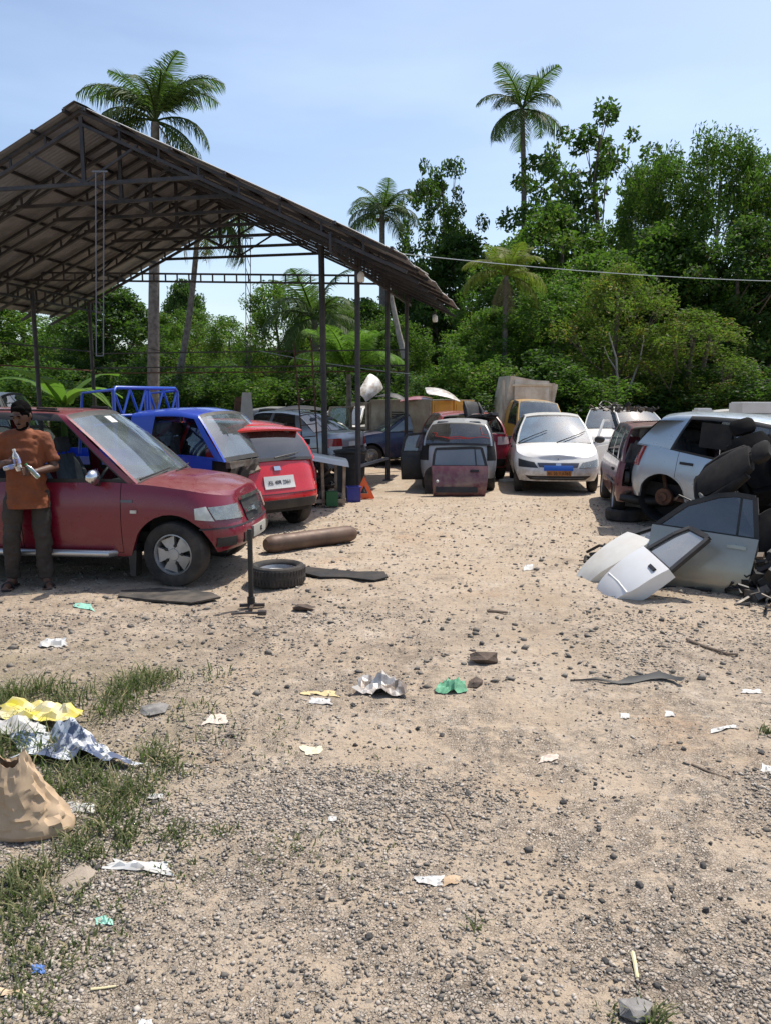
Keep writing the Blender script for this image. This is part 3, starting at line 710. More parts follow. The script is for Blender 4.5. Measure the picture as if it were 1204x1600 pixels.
# bare pale saplings in front of the wood
def sapling(px, D, pts, label, bm=None):
    g = at(px, 640, D); root = empty('bare_sapling', (g.x, D, 0), 0, label, 'tree')
    b = MB()
    for pl, r in pts:
        b.tube([(at(x, y, D) - Vector((g.x, D, 0))) for x, y in pl], [r * (1 - .6 * i / (len(pl) - 1)) for i in range(len(pl))], 6)
    b.build('trunk', bm or M_BARKG, root, 60)
sapling(965, 27.0, [([(966, 650), (964, 610), (962, 560), (950, 520)], .06), ([(966, 632), (985, 600), (998, 565), (1005, 530)], .05), ([(963, 580), (950, 560), (942, 540)], .03)], 'pale forked bare trunk standing before the wood behind the white car')
sapling(1090, 27.5, [([(1088, 650), (1092, 610), (1100, 560), (1110, 520)], .14), ([(1085, 640), (1078, 600), (1066, 560)], .1), ([(1095, 620), (1120, 590), (1150, 560)], .07)], 'dark forked trunk standing before the wood above the pale blue hatchback', M_BARK)
# far wood: one mass closing the horizon
def far_wood():
    n = 30000; a = rng.uniform(-38, 40, n); X = a; base = 3.8 + 3.4 * fbm(X * .13, X * 0 + 2, 77) + 1.5 * np.clip((X - 8) / 20, 0, 1)
    Z = base * rng.uniform(0, 1, n) ** .8; Y = 57 + 4 * fbm(X * .3, Z * .5, 78) + rng.uniform(-1.2, 1.2, n)
    V, F = leaf_quads(np.stack([X, Y, Z], -1), .36, .2, .6)
    return np_mesh('far_wood', V, F, np.clip(rng.normal(.45, .22, n), 0, 1))
tag(link('far_wood', far_wood(), LM['mid']), 'distant mass of green wood closing the view', 'wood', kind='stuff')

# ---- palms
def frond_mesh(name, L, rise, droop, nl=62, hang=.55, lw=.022, ll=.40, tip=.1):
    V = []; F = []; T = []
    def rp(t):
        a = rise; x = 0; z = 0; n = 24; ds = L * t / n
        for i in range(n):
            ang = rise - droop * ((i + .5) / n * t) ** 1.5; x += math.cos(ang) * ds; z += math.sin(ang) * ds
        return Vector((x, 0, z))
    b = MB(); pts = [rp(i / 8) for i in range(9)]
    b.tube(pts, [.045 * (1 - .85 * i / 8) * L / 3 + .006 for i in range(9)], 5)
    nrach = len(b.f)
    for i in range(nl):
        t = .14 + .86 * (i + .5) / nl; p = rp(t); tg = (rp(min(1, t + .02)) - rp(t - .02)).normalized()
        ln = L * ll * (math.sin(math.pi * min(1, (t * .88 + .12))) ** .6 * .85 + tip)
        for sd in (-1, 1):
            lat = Vector((0, sd, 0)); upv = tg.cross(Vector((0, 1, 0))) * -1
            d = (lat * random.uniform(.75, .95) + tg * random.uniform(.35, .6) + upv * random.uniform(.02, .25)).normalized()
            h = hang * random.uniform(.6, 1.3); w = L * lw * .33
            m = p + d * ln * .5 + Vector((0, 0, -h * ln * .14)); e = p + d * ln * (.94 - .2 * h) + Vector((0, 0, -h * ln * .62))
            b.add([p - tg * w, p + tg * w, m + tg * w * .8, m - tg * w * .8, e], [(0, 1, 2, 3), (3, 2, 4)])
    me = b.mesh(name); at_ = me.attributes.new('tint', 'FLOAT', 'FACE')
    tv = [.3] * nrach; 
    while len(tv) < len(me.polygons): q = min(.85, max(0, random.gauss(.45, .2))); tv += [q, q]
    at_.data.foreach_set('value', tv[:len(me.polygons)]); return me
FR = dict(up=frond_mesh('frond_up', 3.2, 1.25, 1.1, hang=.25), mid=frond_mesh('frond_mid', 3.4, .85, 1.7, hang=.5), out=frond_mesh('frond_out', 3.4, .45, 1.9, hang=.8),
          low=frond_mesh('frond_low', 3.3, -.05, 1.35, hang=1.0), dead=frond_mesh('frond_dead', 2.8, -.9, .7, 30, 1.2))
M_COCO = mat('coconut', (.12, .13, .03), .6, col2=(.2, .12, .04))
def palm(px, py, D, base_px, base_py, scale, fr, label, trunk_r=.17, bend=0.0, leaf='palm', nuts=0, name='palm_tree'):
    crown = at(px, py, D); g = at(base_px, base_py, D); root = empty(name, (g.x, D, 0), 0, label, 'tree')
    top = crown - Vector((g.x, D, 0)); pts = []
    for i in range(11):
        t = i / 10; p = Vector((0, 0, -.1)).lerp(top, t); p.x += bend * math.sin(math.pi * t); pts.append(p)
    b = MB(); b.tube(pts, [trunk_r * (1.15 - .45 * i / 10) for i in range(11)], 10); b.build('trunk', M_BARKP, root, 60)
    for (kind, ang, tilt, s, lf) in fr:
        o = bpy.data.objects.new('frond', FR[kind]); COL.objects.link(o); o.parent = root
        me = FR[kind]
        if not me.materials: me.materials.append(None)
        o.material_slots[0].link = 'OBJECT'; o.material_slots[0].material = LM[lf or leaf]
        o.location = top + Vector((0, 0, .05)); o.rotation_euler = Euler((random.uniform(-.3, .3), tilt, R(ang)), 'XYZ'); o.scale = (s * scale,) * 3
    for k in range(nuts):
        a = k * 1.3; b = MB(); b.ball(top + Vector((.25 * math.cos(a), .25 * math.sin(a), -.25 - .1 * (k % 2))), (.11, .11, .14), 8); b.build('coconut', M_COCO, root, 60)
    return root
def ring(n, kinds, off=0, s=(.85, 1.1), tilt=.12):
    return [(kinds[i % len(kinds)], off + 360 * i / n + random.uniform(-12, 12), random.uniform(-tilt, tilt), random.uniform(*s), None) for i in range(n)]
palm(243, 192, 26, 236, 640, .80, [('up', 80, 0, 1.05, None), ('up', 100, .1, .95, None), ('up', 200, 0, .8, None), ('mid', 172, -0.18, 1.0, None), ('mid', 195, -0.08, 1.0, None), ('mid', 8, -0.33, 1.05, None), ('mid', -15, -0.18, .95, None),
                              ('out', 180, -.1, .9, None), ('low', 170, -.35, .85, None), ('out', 0, .15, .8, None), ('low', 340, .25, .95, None), ('low', 25, .35, .9, None), ('mid', 260, -0.18, .8, None), ('mid', 290, -0.28, .85, None), ('up', 320, -.1, .9, None),
                              ('mid', 60, -0.28, .9, None), ('mid', 120, -0.28, .9, None), ('dead', 10, .0, .7, 'dry'), ('mid', 150, -0.28, .95, None), ('mid', 30, -0.23, .95, None), ('out', 160, .1, .85, None), ('up', 45, .15, .9, None), ('up', 140, .15, .9, None), ('out', 215, .0, .85, None)], 'coconut palm rising behind the shed roof with arching fronds', .19)
palm(312, 318, 29, 250, 590, .85, ring(9, ['mid', 'out', 'low'], 10) + [('low', -10, .4, 1, None), ('low', 20, .45, .95, None), ('dead', 330, .1, 1, 'dry'), ('dead', 190, .1, .9, 'dry')], 'leaning palm half hidden by the shed roof, its fronds hanging below', .12, .25)
palm(815, 172, 46, 800, 640, .86, ring(7, ['up', 'mid'], 15) + ring(8, ['out', 'low'], 40, tilt=.2) + [('low', 215, .2, 1.1, None), ('low', 330, .15, .9, None)] + [('dead', 240, -.2, .9, None)], 'very tall slender coconut palm standing against the sky', .19, .35, nuts=5)
palm(597, 335, 42, 598, 640, .72, ring(8, ['up', 'mid'], 0) + ring(9, ['out', 'low'], 25), 'palm just above the right end of the shed roof', .2, nuts=3)
palm(790, 432, 30, 786, 640, .52, ring(8, ['up', 'mid'], 20) + [(k, a, t, s, 'palmy') for (k, a, t, s) in (('up', 100, 0, 1.1), ('up', 60, .1, 1), ('mid', 170, 0, 1.1), ('out', 185, .1, 1.2), ('out', 0, .1, 1.1), ('low', 350, .2, 1.1))] + [('dead', 200, .1, 1, 'dry'), ('dead', 300, .2, 1, 'dry'), ('dead', 90, .2, .8, 'dry')], 'short young palm with yellow green fronds below the wire', .13, leaf='palmy')
palm(492, 500, 33, 496, 640, .8, ring(8, ['up', 'mid'], 0) + ring(8, ['out', 'low'], 20), 'dark palm seen through the shed between the posts', .18)
palm(545, 585, 24, 546, 640, .62, [('up', a, random.uniform(-.1, .1), random.uniform(.8, 1.15), None) for a in range(0, 360, 40)] + [('mid', a, 0, 1, None) for a in (20, 140, 200, 320)], 'young stemless palm with upright bright fronds behind the shed post', .1, leaf='banana', name='young_palm')
# leaning bare palm trunk by the far posts
sapling(618, 30, [([(632, 560), (622, 520), (612, 470), (606, 430)], .14)], 'pale leaning bare trunk seen between the last two shed posts')
# banana plant left
def banana(px, py, D, h, label):
    g = at(px, py, D); root = empty('banana_plant', (g.x, D, 0), 0, label, 'plant')
    b = MB(); b.tube([(0, 0, 0), (.03, 0, h * .55)], [.12, .07], 8); b.build('stem', LM['banana'], root, 60)
    for i in range(8):
        a = i * 2.4; L = h * random.uniform(.55, .8); r = random.uniform(.7, 1.3); P = []
        for k in range(8):
            t = k / 7; ang = r - 1.7 * t ** 1.4; x = L * t * .8; z = L * (math.sin(r) * t - .75 * t * t * (1.4 - r * .5)); w = .24 * math.sin(math.pi * min(1, t * .92 + .06)) ** .6
            P.append([(x, -w, z - .06 * abs(w)), (x, 0, z), (x, w, z - .06)])
        b = MB(); b.grid(P); me = b.mesh('leaf', 60); at_ = me.attributes.new('tint', 'FLOAT', 'FACE'); at_.data.foreach_set('value', [random.uniform(.2, .9)] * len(me.polygons))
        o = link('leaf', me, LM['banana'], root); o.location = (.03, 0, h * .5); o.rotation_euler = (0, 0, a)
banana(98, 640, 21.5, 3.3, 'banana plant with broad bright leaves behind the red vehicle roof')
# ------------------------------------------------------------------ vehicles
def ipl(pts, x, r=0.0):
    xs = [p[0] for p in pts]; ys = [p[1] for p in pts]
    if r <= 0: return float(np.interp(x, xs, ys))
    return float(np.mean(np.interp([x - r, x - r / 2, x, x + r / 2, x + r], xs, ys)))
def wheel_meshes(Rt, wd, rr, kind):
    b = MB(); h = wd / 2
    b.lathe([(rr * .98, -h * .8), (rr * 1.03, -h * .98), ((rr + Rt) / 2, -h * 1.05), (Rt * .955, -h * .9), (Rt * .99, -h * .7), (Rt, -h * .3), (Rt, h * .3), (Rt * .99, h * .7), (Rt * .955, h * .9), ((rr + Rt) / 2, h * 1.05), (rr * 1.03, h * .98), (rr * .98, h * .8)], 28, closed=False)
    tyre = b.mesh('tyre', 35)
    b = MB()
    b.lathe([(rr * .99, -h * .8), (rr, h * .82), (rr * .93, h * .86), (rr * .88, h * .6), (rr * .86, -h * .1)], 28)
    y1 = h * .62
    if kind == 'spoke':
        b.lathe([(0, y1 + .012), (rr * .27, y1 + .010), (rr * .33, y1 - .01), (rr * .33, y1 - .05)], 20)
        for k in range(5):
            a0 = 2 * math.pi * k / 5 + .3
            def q(r, a, y): return (r * math.cos(a0 + a), y, r * math.sin(a0 + a))
            b.add([q(rr * .25, -.62, y1 + .004), q(rr * .25, .62, y1 + .004), q(rr * .9, .43, y1 - .004), q(rr * .9, -.43, y1 - .004), q(rr * .25, -.62, y1 - .05), q(rr * .25, .62, y1 - .05), q(rr * .9, .43, y1 - .05), q(rr * .9, -.43, y1 - .05)],
                  [(0, 1, 2, 3), (1, 5, 6, 2), (0, 3, 7, 4), (4, 7, 6, 5)])
        for k in range(5):
            a = 2 * math.pi * k / 5 + .93; b.lathe([(.0, y1 + .016), (rr * .075, y1 + .014), (rr * .085, y1)], 8, (rr * .44 * math.cos(a), 0, rr * .44 * math.sin(a)), mi=1)
        b.lathe([(0, y1 - .06), (rr * .87, y1 - .06)], 20, mi=1)
    else:
        b.lathe([(0, y1 + .0), (rr * .2, y1 - .0), (rr * .26, y1 - .03), (rr * .5, y1 - .05), (rr * .62, y1 - .02), (rr * .82, y1 - .045), (rr * .87, y1 - .045)], 24)
        for k in range(8):
            a = 2 * math.pi * k / 8; b.lathe([(0, y1 - .028), (rr * .07, y1 - .03)], 6, (rr * .71 * math.cos(a), 0, rr * .71 * math.sin(a)), mi=1)
    return tyre, b.mesh('rim', 35)
WCACHE = {}
def wheel(parent, loc, Rt, wd, rr, kind, flip, rimmat, steer=0):
    key = (Rt, wd, rr, kind)
    if key not in WCACHE: WCACHE[key] = wheel_meshes(*key)
    t, r = WCACHE[key]
    w = empty('wheel', loc); w.parent = parent; w.rotation_euler = (0, random.uniform(0, 1), (math.pi if flip else 0) + steer)
    for nm, me, mm in (('tyre', t, [M_RUBBER]), ('rim', r, [rimmat, M_BLACK])):
        o = bpy.data.objects.new(nm, me); COL.objects.link(o); o.parent = w
        while len(me.materials) < len(mm): me.materials.append(None)
        for i, m_ in enumerate(mm): o.material_slots[i].link = 'OBJECT'; o.material_slots[i].material = m_
    return w
def seat_mesh():
    b = MB()
    def pad(P, w, t):  # padded slab along a polyline in xz
        rows = []
        for (x, z, k) in P:
            rows.append([(x - t * nx, y * k, z - t * nz) for (y, nx, nz) in ((-w, 0, 0),)])
    def slab(c, s, ry, bev=.05):
        Rm = Matrix.Rotation(ry, 3, 'Y'); n = 7; P = []
        for i in range(n):
            v = -1 + 2 * i / (n - 1); row = []
            for j in range(10):
                a = 2 * math.pi * j / 10; e = 1 - .25 * abs(v) ** 4
                ca, sa = math.cos(a), math.sin(a); sgn = lambda q: math.copysign(abs(q) ** .55, q)
                p = Vector((sgn(ca) * s[0] / 2 * e, sgn(sa) * s[1] / 2 * e, v * s[2] / 2)); row.append(Rm @ p + Vector(c))
            P.append(row + [row[0]])
        b.grid(P); b.add(P[0][:-1], [tuple(range(9, -1, -1))]); b.add(P[-1][:-1], [tuple(range(10))])
    slab((.05, 0, .12), (.15, .46, .50), math.pi / 2); slab((-.26, 0, .42), (.12, .44, .60), -.25); slab((-.36, 0, .82), (.09, .26, .17), -.15)
    for y in (-1, 1):
        b.tube([(-.13, y * .21, .13), (-.18, y * .235, .22), (-.24, y * .24, .42), (-.31, y * .20, .66)], [.04, .055, .06, .035], 8); b.tube([(.28, y * .2, .15), (.05, y * .22, .20), (-.12, y * .22, .18)], [.035, .05, .045], 8)
        b.tube([(-.34, y * .06, .66), (-.36, y * .06, .78)], .008, 5)
    for k in range(4): z = .26 + .1 * k; b.tube([(-.165 - (z - .2) * .25, -.17, z), (-.158 - (z - .2) * .25, 0, z), (-.165 - (z - .2) * .25, .17, z)], .008, 5)
    return b.mesh('seat', 50)
SEAT = [None]
def put_seat(parent, loc, m, rz_=0, name='seat'):
    if SEAT[0] is None: SEAT[0] = seat_mesh()
    me = SEAT[0]; o = bpy.data.objects.new(name, me); COL.objects.link(o); o.parent = parent; o.location = loc; o.rotation_euler = (0, 0, rz_)
    if not me.materials: me.materials.append(None)
    o.material_slots[0].link = 'OBJECT'; o.material_slots[0].material = m; return o
def text_mesh(s, size, name='lettering', depth=.002):
    cu = bpy.data.curves.new(name, 'FONT'); cu.body = s; cu.size = size; cu.align_x = 'CENTER'; cu.align_y = 'CENTER'; cu.extrude = depth
    o = bpy.data.objects.new(name, cu); COL.objects.link(o)
    dg = bpy.context.evaluated_depsgraph_get(); dg.update(); me = bpy.data.meshes.new_from_object(o.evaluated_get(dg))
    bpy.data.objects.remove(o); return me

UW = [-1, -.95, -.75, -.5, -.25, 0, .25, .5, .75, .95, 1]
class Car:
    D = dict(L=3.8, W=1.62, zs=.24, rf=.42, rr=.3, bf=.42, br=.32, bowf=.10, bowr=.05, ax=(1.2, -1.2), Rt=.29, tw=.175, rimr=.19, rim='steel', arch=.345,
             nose=[(0, .10), (.18, .02), (.4, 0), (.6, .03), (.85, .12), (1, .2)], tail=[(0, .08), (.2, .0), (.45, 0), (.7, .04), (1, .10)],
             side=[(0, .93), (.12, .97), (.4, 1.0), (.6, 1.0), (.82, .975), (.95, .955), (1, .93)],
             wt=.60, crown=.05, hoodcrown=.05, bowg=.10, nl=1.0, glass=None, rglass=None, wglass=None, black_v=0.0, doors=[], wheels=(1, 1, 1, 1), skip=(), seats=True, bottom=None, frame=.06, deckcrown=.03)
    def __init__(s, name, label, cat, loc, az, spec, paintm, group=None, pitch=0, roll=0, z=0):
        s.p = dict(Car.D); s.p.update(spec); p = s.p; s.m = paintm
        s.root = empty(name, (loc[0], loc[1], z), math.pi / 2 - R(az), label, cat, group)
        s.root.rotation_euler = Euler((R(roll), R(pitch), math.pi / 2 - R(az)), 'XYZ')
        s.xf, s.xr, s.w = p['L'] / 2, -p['L'] / 2, p['W'] / 2
        s.outline(); s.body(); s.greenhouse(); s.under(); s.fit_wheels()
    def belt(s, x): return ipl(s.p['belt'], x, .06)
    def bot(s, x): return ipl(s.p['bottom'], x, .03) if s.p['bottom'] else s.p['zs']
    def outline(s):
        p = s.p; w = s.w; pts = []
        for end, sg, xe, r, b_, bow in (('f', 1, s.xf, p['rf'], p['bf'], p['bowf']), ('r', -1, s.xr, p['rr'], p['br'], p['bowr'])):
            q = []
            for i in range(6): y = (w - b_) * i / 5; q.append((xe - sg * bow * (y / w) ** 2, y))
            xc = q[-1][0] - sg * r
            for i in range(1, 8): a = math.pi / 2 * i / 7; q.append((xc + sg * r * math.cos(a), w - b_ + b_ * math.sin(a)))
            if end == 'f': s.F = q
            else: s.Rr = q
        x0, x1 = s.F[-1][0], s.Rr[-1][0]; st = set()
        n = int((x0 - x1) / .09)
        for i in range(1, n): st.add(round(x0 + (x1 - x0) * i / n, 4))
        for xa in p['ax']:
            for k in range(15):
                x = xa + p['arch'] * math.cos(math.pi * k / 14)
                if x1 < x < x0: st.add(round(x, 4))
        for d in p['doors']:
            for x in d[:2]: st.add(round(x, 4))
        st = sorted(st, reverse=True); out = []
        keep = set(round(x, 4) for d in p['doors'] for x in d[:2])
        for x in st:
            if out and abs(out[-1] - x) < .018:
                if x in keep: out[-1] = x
                continue
            out.append(x)
        s.U = s.F + [(x, w) for x in out] + s.Rr[::-1]
    def plan_y(s, x):
        if x > s.F[-1][0]: return float(np.interp(-x, [-q[0] for q in s.F[5:]][::1], [q[1] for q in s.F[5:]])) if x < s.F[5][0] else s.F[5][1]
        if x < s.Rr[-1][0]: return float(np.interp(x, [q[0] for q in s.Rr[5:]], [q[1] for q in s.Rr[5:]])) if x > s.Rr[5][0] else s.Rr[5][1]
        return s.w
    def zb(s, x, y):
        z = s.bot(x); p = s.p
        if y > s.w * .62:
            for xa in p['ax']:
                d = abs(x - xa)
                if d < p['arch']: z = max(z, p['Rt'] + math.sqrt(p['arch'] ** 2 - d * d) * 1.0)
        return z
    def pt(s, x, y, z):
        p = s.p; zt = s.belt(x); vn = min(1, max(0, (z - p['zs']) / max(.05, zt - p['zs'])))
        fw = min(1, max(0, (x - (s.xf - p['nl'])) / p['nl'])) ** 1.4; rw = min(1, max(0, ((s.xr + p['nl'] * .8) - x) / (p['nl'] * .8))) ** 1.4
        return Vector((x - ipl(p['nose'], vn, .04) * fw + ipl(p['tail'], vn, .04) * rw, y * ipl(p['side'], vn, .05), z))
    VL = [0, .05, .14, .26, .4, .54, .68, .8, .9, .96, 1.0]
    def body(s):
        p = s.p; rings = []
        for (x, y) in s.U:
            z0 = s.zb(x, y); z1 = s.belt(x); col = []
            q0 = s.pt(x, y, z0); col.append(Vector((q0.x, max(0, q0.y - .05) if y > .01 else 0, z0 + .005)))
            for v in s.VL: col.append(s.pt(x, y, z0 + (z1 - z0) * v))
            rings.append(col)
        s.rings = rings; b = MB(); nU = len(rings); nV = len(rings[0]); doors = {}
        for sg in (1, -1):
            base = len(b.v); b.v += [(q.x, q.y * sg, q.z) for r_ in rings for q in r_]
            for i in range(nU - 1):
                xm = (s.U[i][0] + s.U[i + 1][0]) / 2; ym = min(s.U[i][1], s.U[i + 1][1])
                for j in range(nV - 1):
                    f = [base + i * nV + j, base + i * nV + j + 1, base + (i + 1) * nV + j + 1, base + (i + 1) * nV + j]
                    if sg == 1: f = f[::-1]
                    zc = (rings[i][j].z + rings[i + 1][j + 1].z) / 2
                    dd = None
                    if ym > s.w - 1e-6 and j >= 2:
                        for k, d in enumerate(p['doors']):
                            if d[1] < xm < d[0]: dd = (k, sg)
                    if dd is not None and 'door%d%s' % (dd[0], 'L' if sg > 0 else 'R') in p['skip']: continue
                    if dd is not None: doors.setdefault(dd, []).append(f); continue
                    if 'front' in p['skip'] and xm > s.xf - .45: continue
                    if 'rear' in p['skip'] and xm < s.xr + .2 and zc > .55 and ym < s.w * .86: continue
                    b.f.append(tuple(f)); b.m.append(1 if (zc < p['black_v']) else 0)
        # hood and boot lid
        nc = 10
        def top(rows, crown, flip, rng_):
            P = []; n = len(rows)
            for k, i in enumerate(rows):
                L_ = rings[i][-1]; row = []
                cr = crown * min(1, math.sqrt(max(0, k) / 5.0))
                for c in range(nc + 1):
                    t = c / nc; row.append(Vector((L_.x, L_.y * (1 - 2 * t), L_.z + cr * (1 - (2 * t - 1) ** 2) ** .8)))
                P.append(row)
            return P
        xA = p['gh'][0][0] - .05; xB = p['gh'][-1][0] + .02
        rf = [i for i, (x, y) in enumerate(s.U) if x >= xA and y <= s.w + 1 and i < nU / 2]
        rr_ = [i for i, (x, y) in enumerate(s.U) if x <= xB and i > nU / 2][::-1]
        if 'hood' not in p['skip'] and len(rf) > 1:
            P = top(rf, p['hoodcrown'], False, 0)
            hb = MB(); hb.grid(P, 0, True)
            hb.build('hood', [s.m], s.root, 40, .0005)
        if len(rr_) > 1: b.grid(top(rr_, p['deckcrown'], True, 0), 0, False)
        body = b.build('body', [s.m, M_BLACK], s.root, 38, .0004)
        for (k, sg), fs in doors.items():
            used = sorted({i for f in fs for i in f}); mp = {u: n for n, u in enumerate(used)}; vs_ = [Vector(b.v[u]) for u in used]
            cx = sum(v.x for v in vs_) / len(vs_); x0 = min(v.x for v in vs_); x1 = max(v.x for v in vs_); g = .007
            for v in vs_:
                v.x = cx + (v.x - cx) * (1 - 2 * g / (x1 - x0)); v.z += g * .6 if v.z < s.bot(v.x) + .15 else 0
            d = MB(); d.add(vs_, [tuple(mp[i] for i in f) for f in fs]); o = d.build('door', [s.m], s.root, 38)
            dd = p['doors'][k]
            if len(dd) > 2: s.patch('handle', lambda a, z, sg=sg: s.sidept(a, z, sg), [(dd[2] + .09, dd[3] - .018), (dd[2] - .09, dd[3] - .018), (dd[2] - .09, dd[3] + .018), (dd[2] + .09, dd[3] + .018)], .022, dd[4] if len(dd) > 4 else M_BLACK, o, sg)
    def sidept(s, x, z, sg):
        q = s.pt(x, s.plan_y(x), z); return Vector((q.x, q.y * sg, q.z))
    def endpt(s, a, z, end):
        q = s.F if end == 'f' else s.Rr; sg = 1 if a >= 0 else -1; a = abs(a); acc = 0
        for i in range(len(q) - 1):
            d = math.hypot(q[i + 1][0] - q[i][0], q[i + 1][1] - q[i][1])
            if a <= acc + d: t = (a - acc) / d; x = q[i][0] + (q[i + 1][0] - q[i][0]) * t; y = q[i][1] + (q[i + 1][1] - q[i][1]) * t; break
            acc += d
        else: x = q[-1][0] - (1 if end == 'f' else -1) * (a - acc); y = s.w
        r_ = s.pt(x, y, z); return Vector((r_.x, r_.y * sg, z))
    def patch(s, name, fn, quad, off, m, parent=None, flip=1, nu=6, nv=4, sunk=0.004):
        P = []; O_ = []
        def uv(u, v):
            a = [quad[0][k] * (1 - u) + quad[1][k] * u for k in (0, 1)]; c = [quad[3][k] * (1 - u) + quad[2][k] * u for k in (0, 1)]
            return [a[k] * (1 - v) + c[k] * v for k in (0, 1)]
        cen = fn(*uv(.5, .5)); 
        for i in range(nv + 1):
            r1 = []; r2 = []
            for j in range(nu + 1):
                u, v = j / nu, i / nv; p0 = fn(*uv(u, v)); e = .04
                du = fn(*uv(u + e, v)) - fn(*uv(u - e, v)); dv = fn(*uv(u, v + e)) - fn(*uv(u, v - e)); n = du.cross(dv)
                n = n.normalized() if n.length > 1e-12 else Vector((1, 0, 0))
                if n.dot(Vector((p0.x, p0.y * 1.6, 0))) < 0: n = -n
                r1.append(p0 - n * sunk); r2.append(p0 + n * off)
            P.append(r1); O_.append(r2)
        b = MB(); b.grid(O_)
        for row in ([r_[0] for r_ in P], [r_[0] for r_ in O_]), ([r_[-1] for r_ in P], [r_[-1] for r_ in O_]), (P[0], O_[0]), (P[-1], O_[-1]): b.grid([row[0], row[1]])
        return b.build(name, m, parent or s.root, 35, .0003)
    def front(s, name, quad, off, m, **k): return s.patch(name, lambda a, z: s.endpt(a, z, 'f'), quad, off, m, **k)
    def rear(s, name, quad, off, m, **k): return s.patch(name, lambda a, z: s.endpt(a, z, 'r'), quad, off, m, **k)
    def lamp(s, end, quad, off=.006, lens=None):
        fn = s.front if end == 'f' else s.rear; o = fn('headlight', quad, off, M_REFL); fn('lens', quad, off + .016, lens or G_LENS, parent=o, sunk=-.008)
    def both(s, fn, name, quad, off, m, **k):
        fn(name, quad, off, m, **k); fn(name, [(-a, z) for a, z in quad], off, m, **k)
    def sides(s, name, quad, off, m, which=(1, -1)):
        for sg in which: s.patch(name, lambda a, z, sg=sg: s.sidept(a, z, sg), quad, off, m)
    def plate(s, end, z, txt, m, size=(.5, .12), a0=0, tsize=.075, parent=None):
        o = (s.front if end == 'f' else s.rear)('number_plate', [(a0 - size[0] / 2, z - size[1] / 2), (a0 + size[0] / 2, z - size[1] / 2), (a0 + size[0] / 2, z + size[1] / 2), (a0 - size[0] / 2, z + size[1] / 2)], .018, m)
        c = s.endpt(a0, z, end); e = s.endpt(a0, z + .03, end) - s.endpt(a0, z - .03, end); upv = e.normalized(); sg = 1 if end == 'f' else -1
        lat = (s.endpt(a0 + .05, z, end) - s.endpt(a0 - .05, z, end)).normalized()
        xv = lat * sg; nv = xv.cross(upv).normalized()
        if txt:
            t = link('lettering', text_mesh(txt, tsize), M_INK, o); Mx = Matrix((xv, upv, nv)).transposed().to_4x4(); Mx.translation = c + nv * .0205; t.matrix_local = Mx
        return o
    # ---- cabin
    def ghp(s, xb, xt, t):
        p = s.p; lo = max(s.Rr[-3][0], min(s.F[-3][0], xb)); yb = s.plan_y(lo) * ipl(p['side'], 1, 0) - .004
        zb_ = s.belt(xb); zt = ipl(p['roof'], xt, .05); yt = p['wt']
        return Vector((xb + (xt - xb) * t, yb + (yt - yb) * (t ** 1.15) + .025 * math.sin(math.pi * t), zb_ - .01 + (zt - zb_ + .01) * t))
    def greenhouse(s):
        p = s.p; gh = p['gh']; b = MB(); fm = p['frame']; cols = []   # cols: (xb, xt, kind to next)
        panes = []
        for k in range(len(gh) - 1):
            xb0, xt0, kd = gh[k]; xb1, xt1 = gh[k + 1][:2]
            if kd == 'g':
                wv = abs(xb1 - xb0) + 1e-6; wt_ = abs(xt1 - xt0) + 1e-6; f = min(.2, fm * .55 / max(wv, wt_) if max(wv, wt_) > 0 else .1)
                us = [0, f, .35, .65, 1 - f, 1]
            else: us = [0, .5, 1]
            for i, u in enumerate(us[:-1] if k < len(gh) - 2 else us):
                cols.append((xb0 + (xb1 - xb0) * u, xt0 + (xt1 - xt0) * u, (k, i) if kd == 'g' else None))
        ts = [0, .07, .3, .6, .90, 1.0]
        for sg in (1, -1):
            P = [[(lambda q: Vector((q.x, q.y * sg, q.z)))(s.ghp(c[0], c[1], t)) for t in ts] for c in cols]
            for i in range(len(cols) - 1):
                for j in range(len(ts) - 1):
                    q = [P[i][j], P[i + 1][j], P[i + 1][j + 1], P[i][j + 1]]
                    if sg == -1: q = q[::-1]
                    c = cols[i][2]
                    if c is not None and 1 <= c[1] <= 3 and 1 <= j <= 3: panes.append((sg, c[0], q)); continue
                    frm = c is not None
                    b.add(q, [(0, 1, 2, 3)], 1 if (frm and 'bodyframe' not in p['skip']) else 0)
        # roof
        nc = 10; rails = [s.ghp(c[0], c[1], 1) for c in cols]; x0, x1 = rails[0].x, rails[-1].x; P = []
        def rrow(q, k):
            row = []
            wf = max(0, 1 - (x0 - q.x) / .6); wr = max(0, 1 - (q.x - x1) / .6)
            for c in range(nc + 1):
                t = UW[c]; e = 1 - t * t
                row.append(Vector((q.x + p['bowg'] * .8 * e * wf - p['bowg'] * .4 * e * wr, -q.y * t, q.z + p['crown'] * (1 - abs(t) ** 2.6))))
            return row
        P = [rrow(q, k) for k, q in enumerate(rails)]; b.grid(P, 0, True)
        # windscreen and rear screen
        def screen(c, frontside, glassm, nm, skip=False):
            lo = s.ghp(c[0], c[1], 0); n = 10; us = UW; topr = P[0] if frontside else P[-1]; rows = []
            for t in (0, .08, .35, .65, .93, 1.0):
                row = []
                for k in range(n + 1):
                    u = us[k]; e = 1 - u * u
                    bt = Vector((lo.x + (p['bowg'] if frontside else -p['bowg'] * .6) * e, -lo.y * u, lo.z + .02 * e)); q = bt.lerp(topr[k], t)
                    side_q = s.ghp(c[0], c[1], t); yy = -side_q.y * u; q.y = yy; q.z += .015 * math.sin(math.pi * t) * 1; q.x += (.02 if frontside else -.02) * math.sin(math.pi * t)
                    row.append(q)
                rows.append(row)
            g = MB()
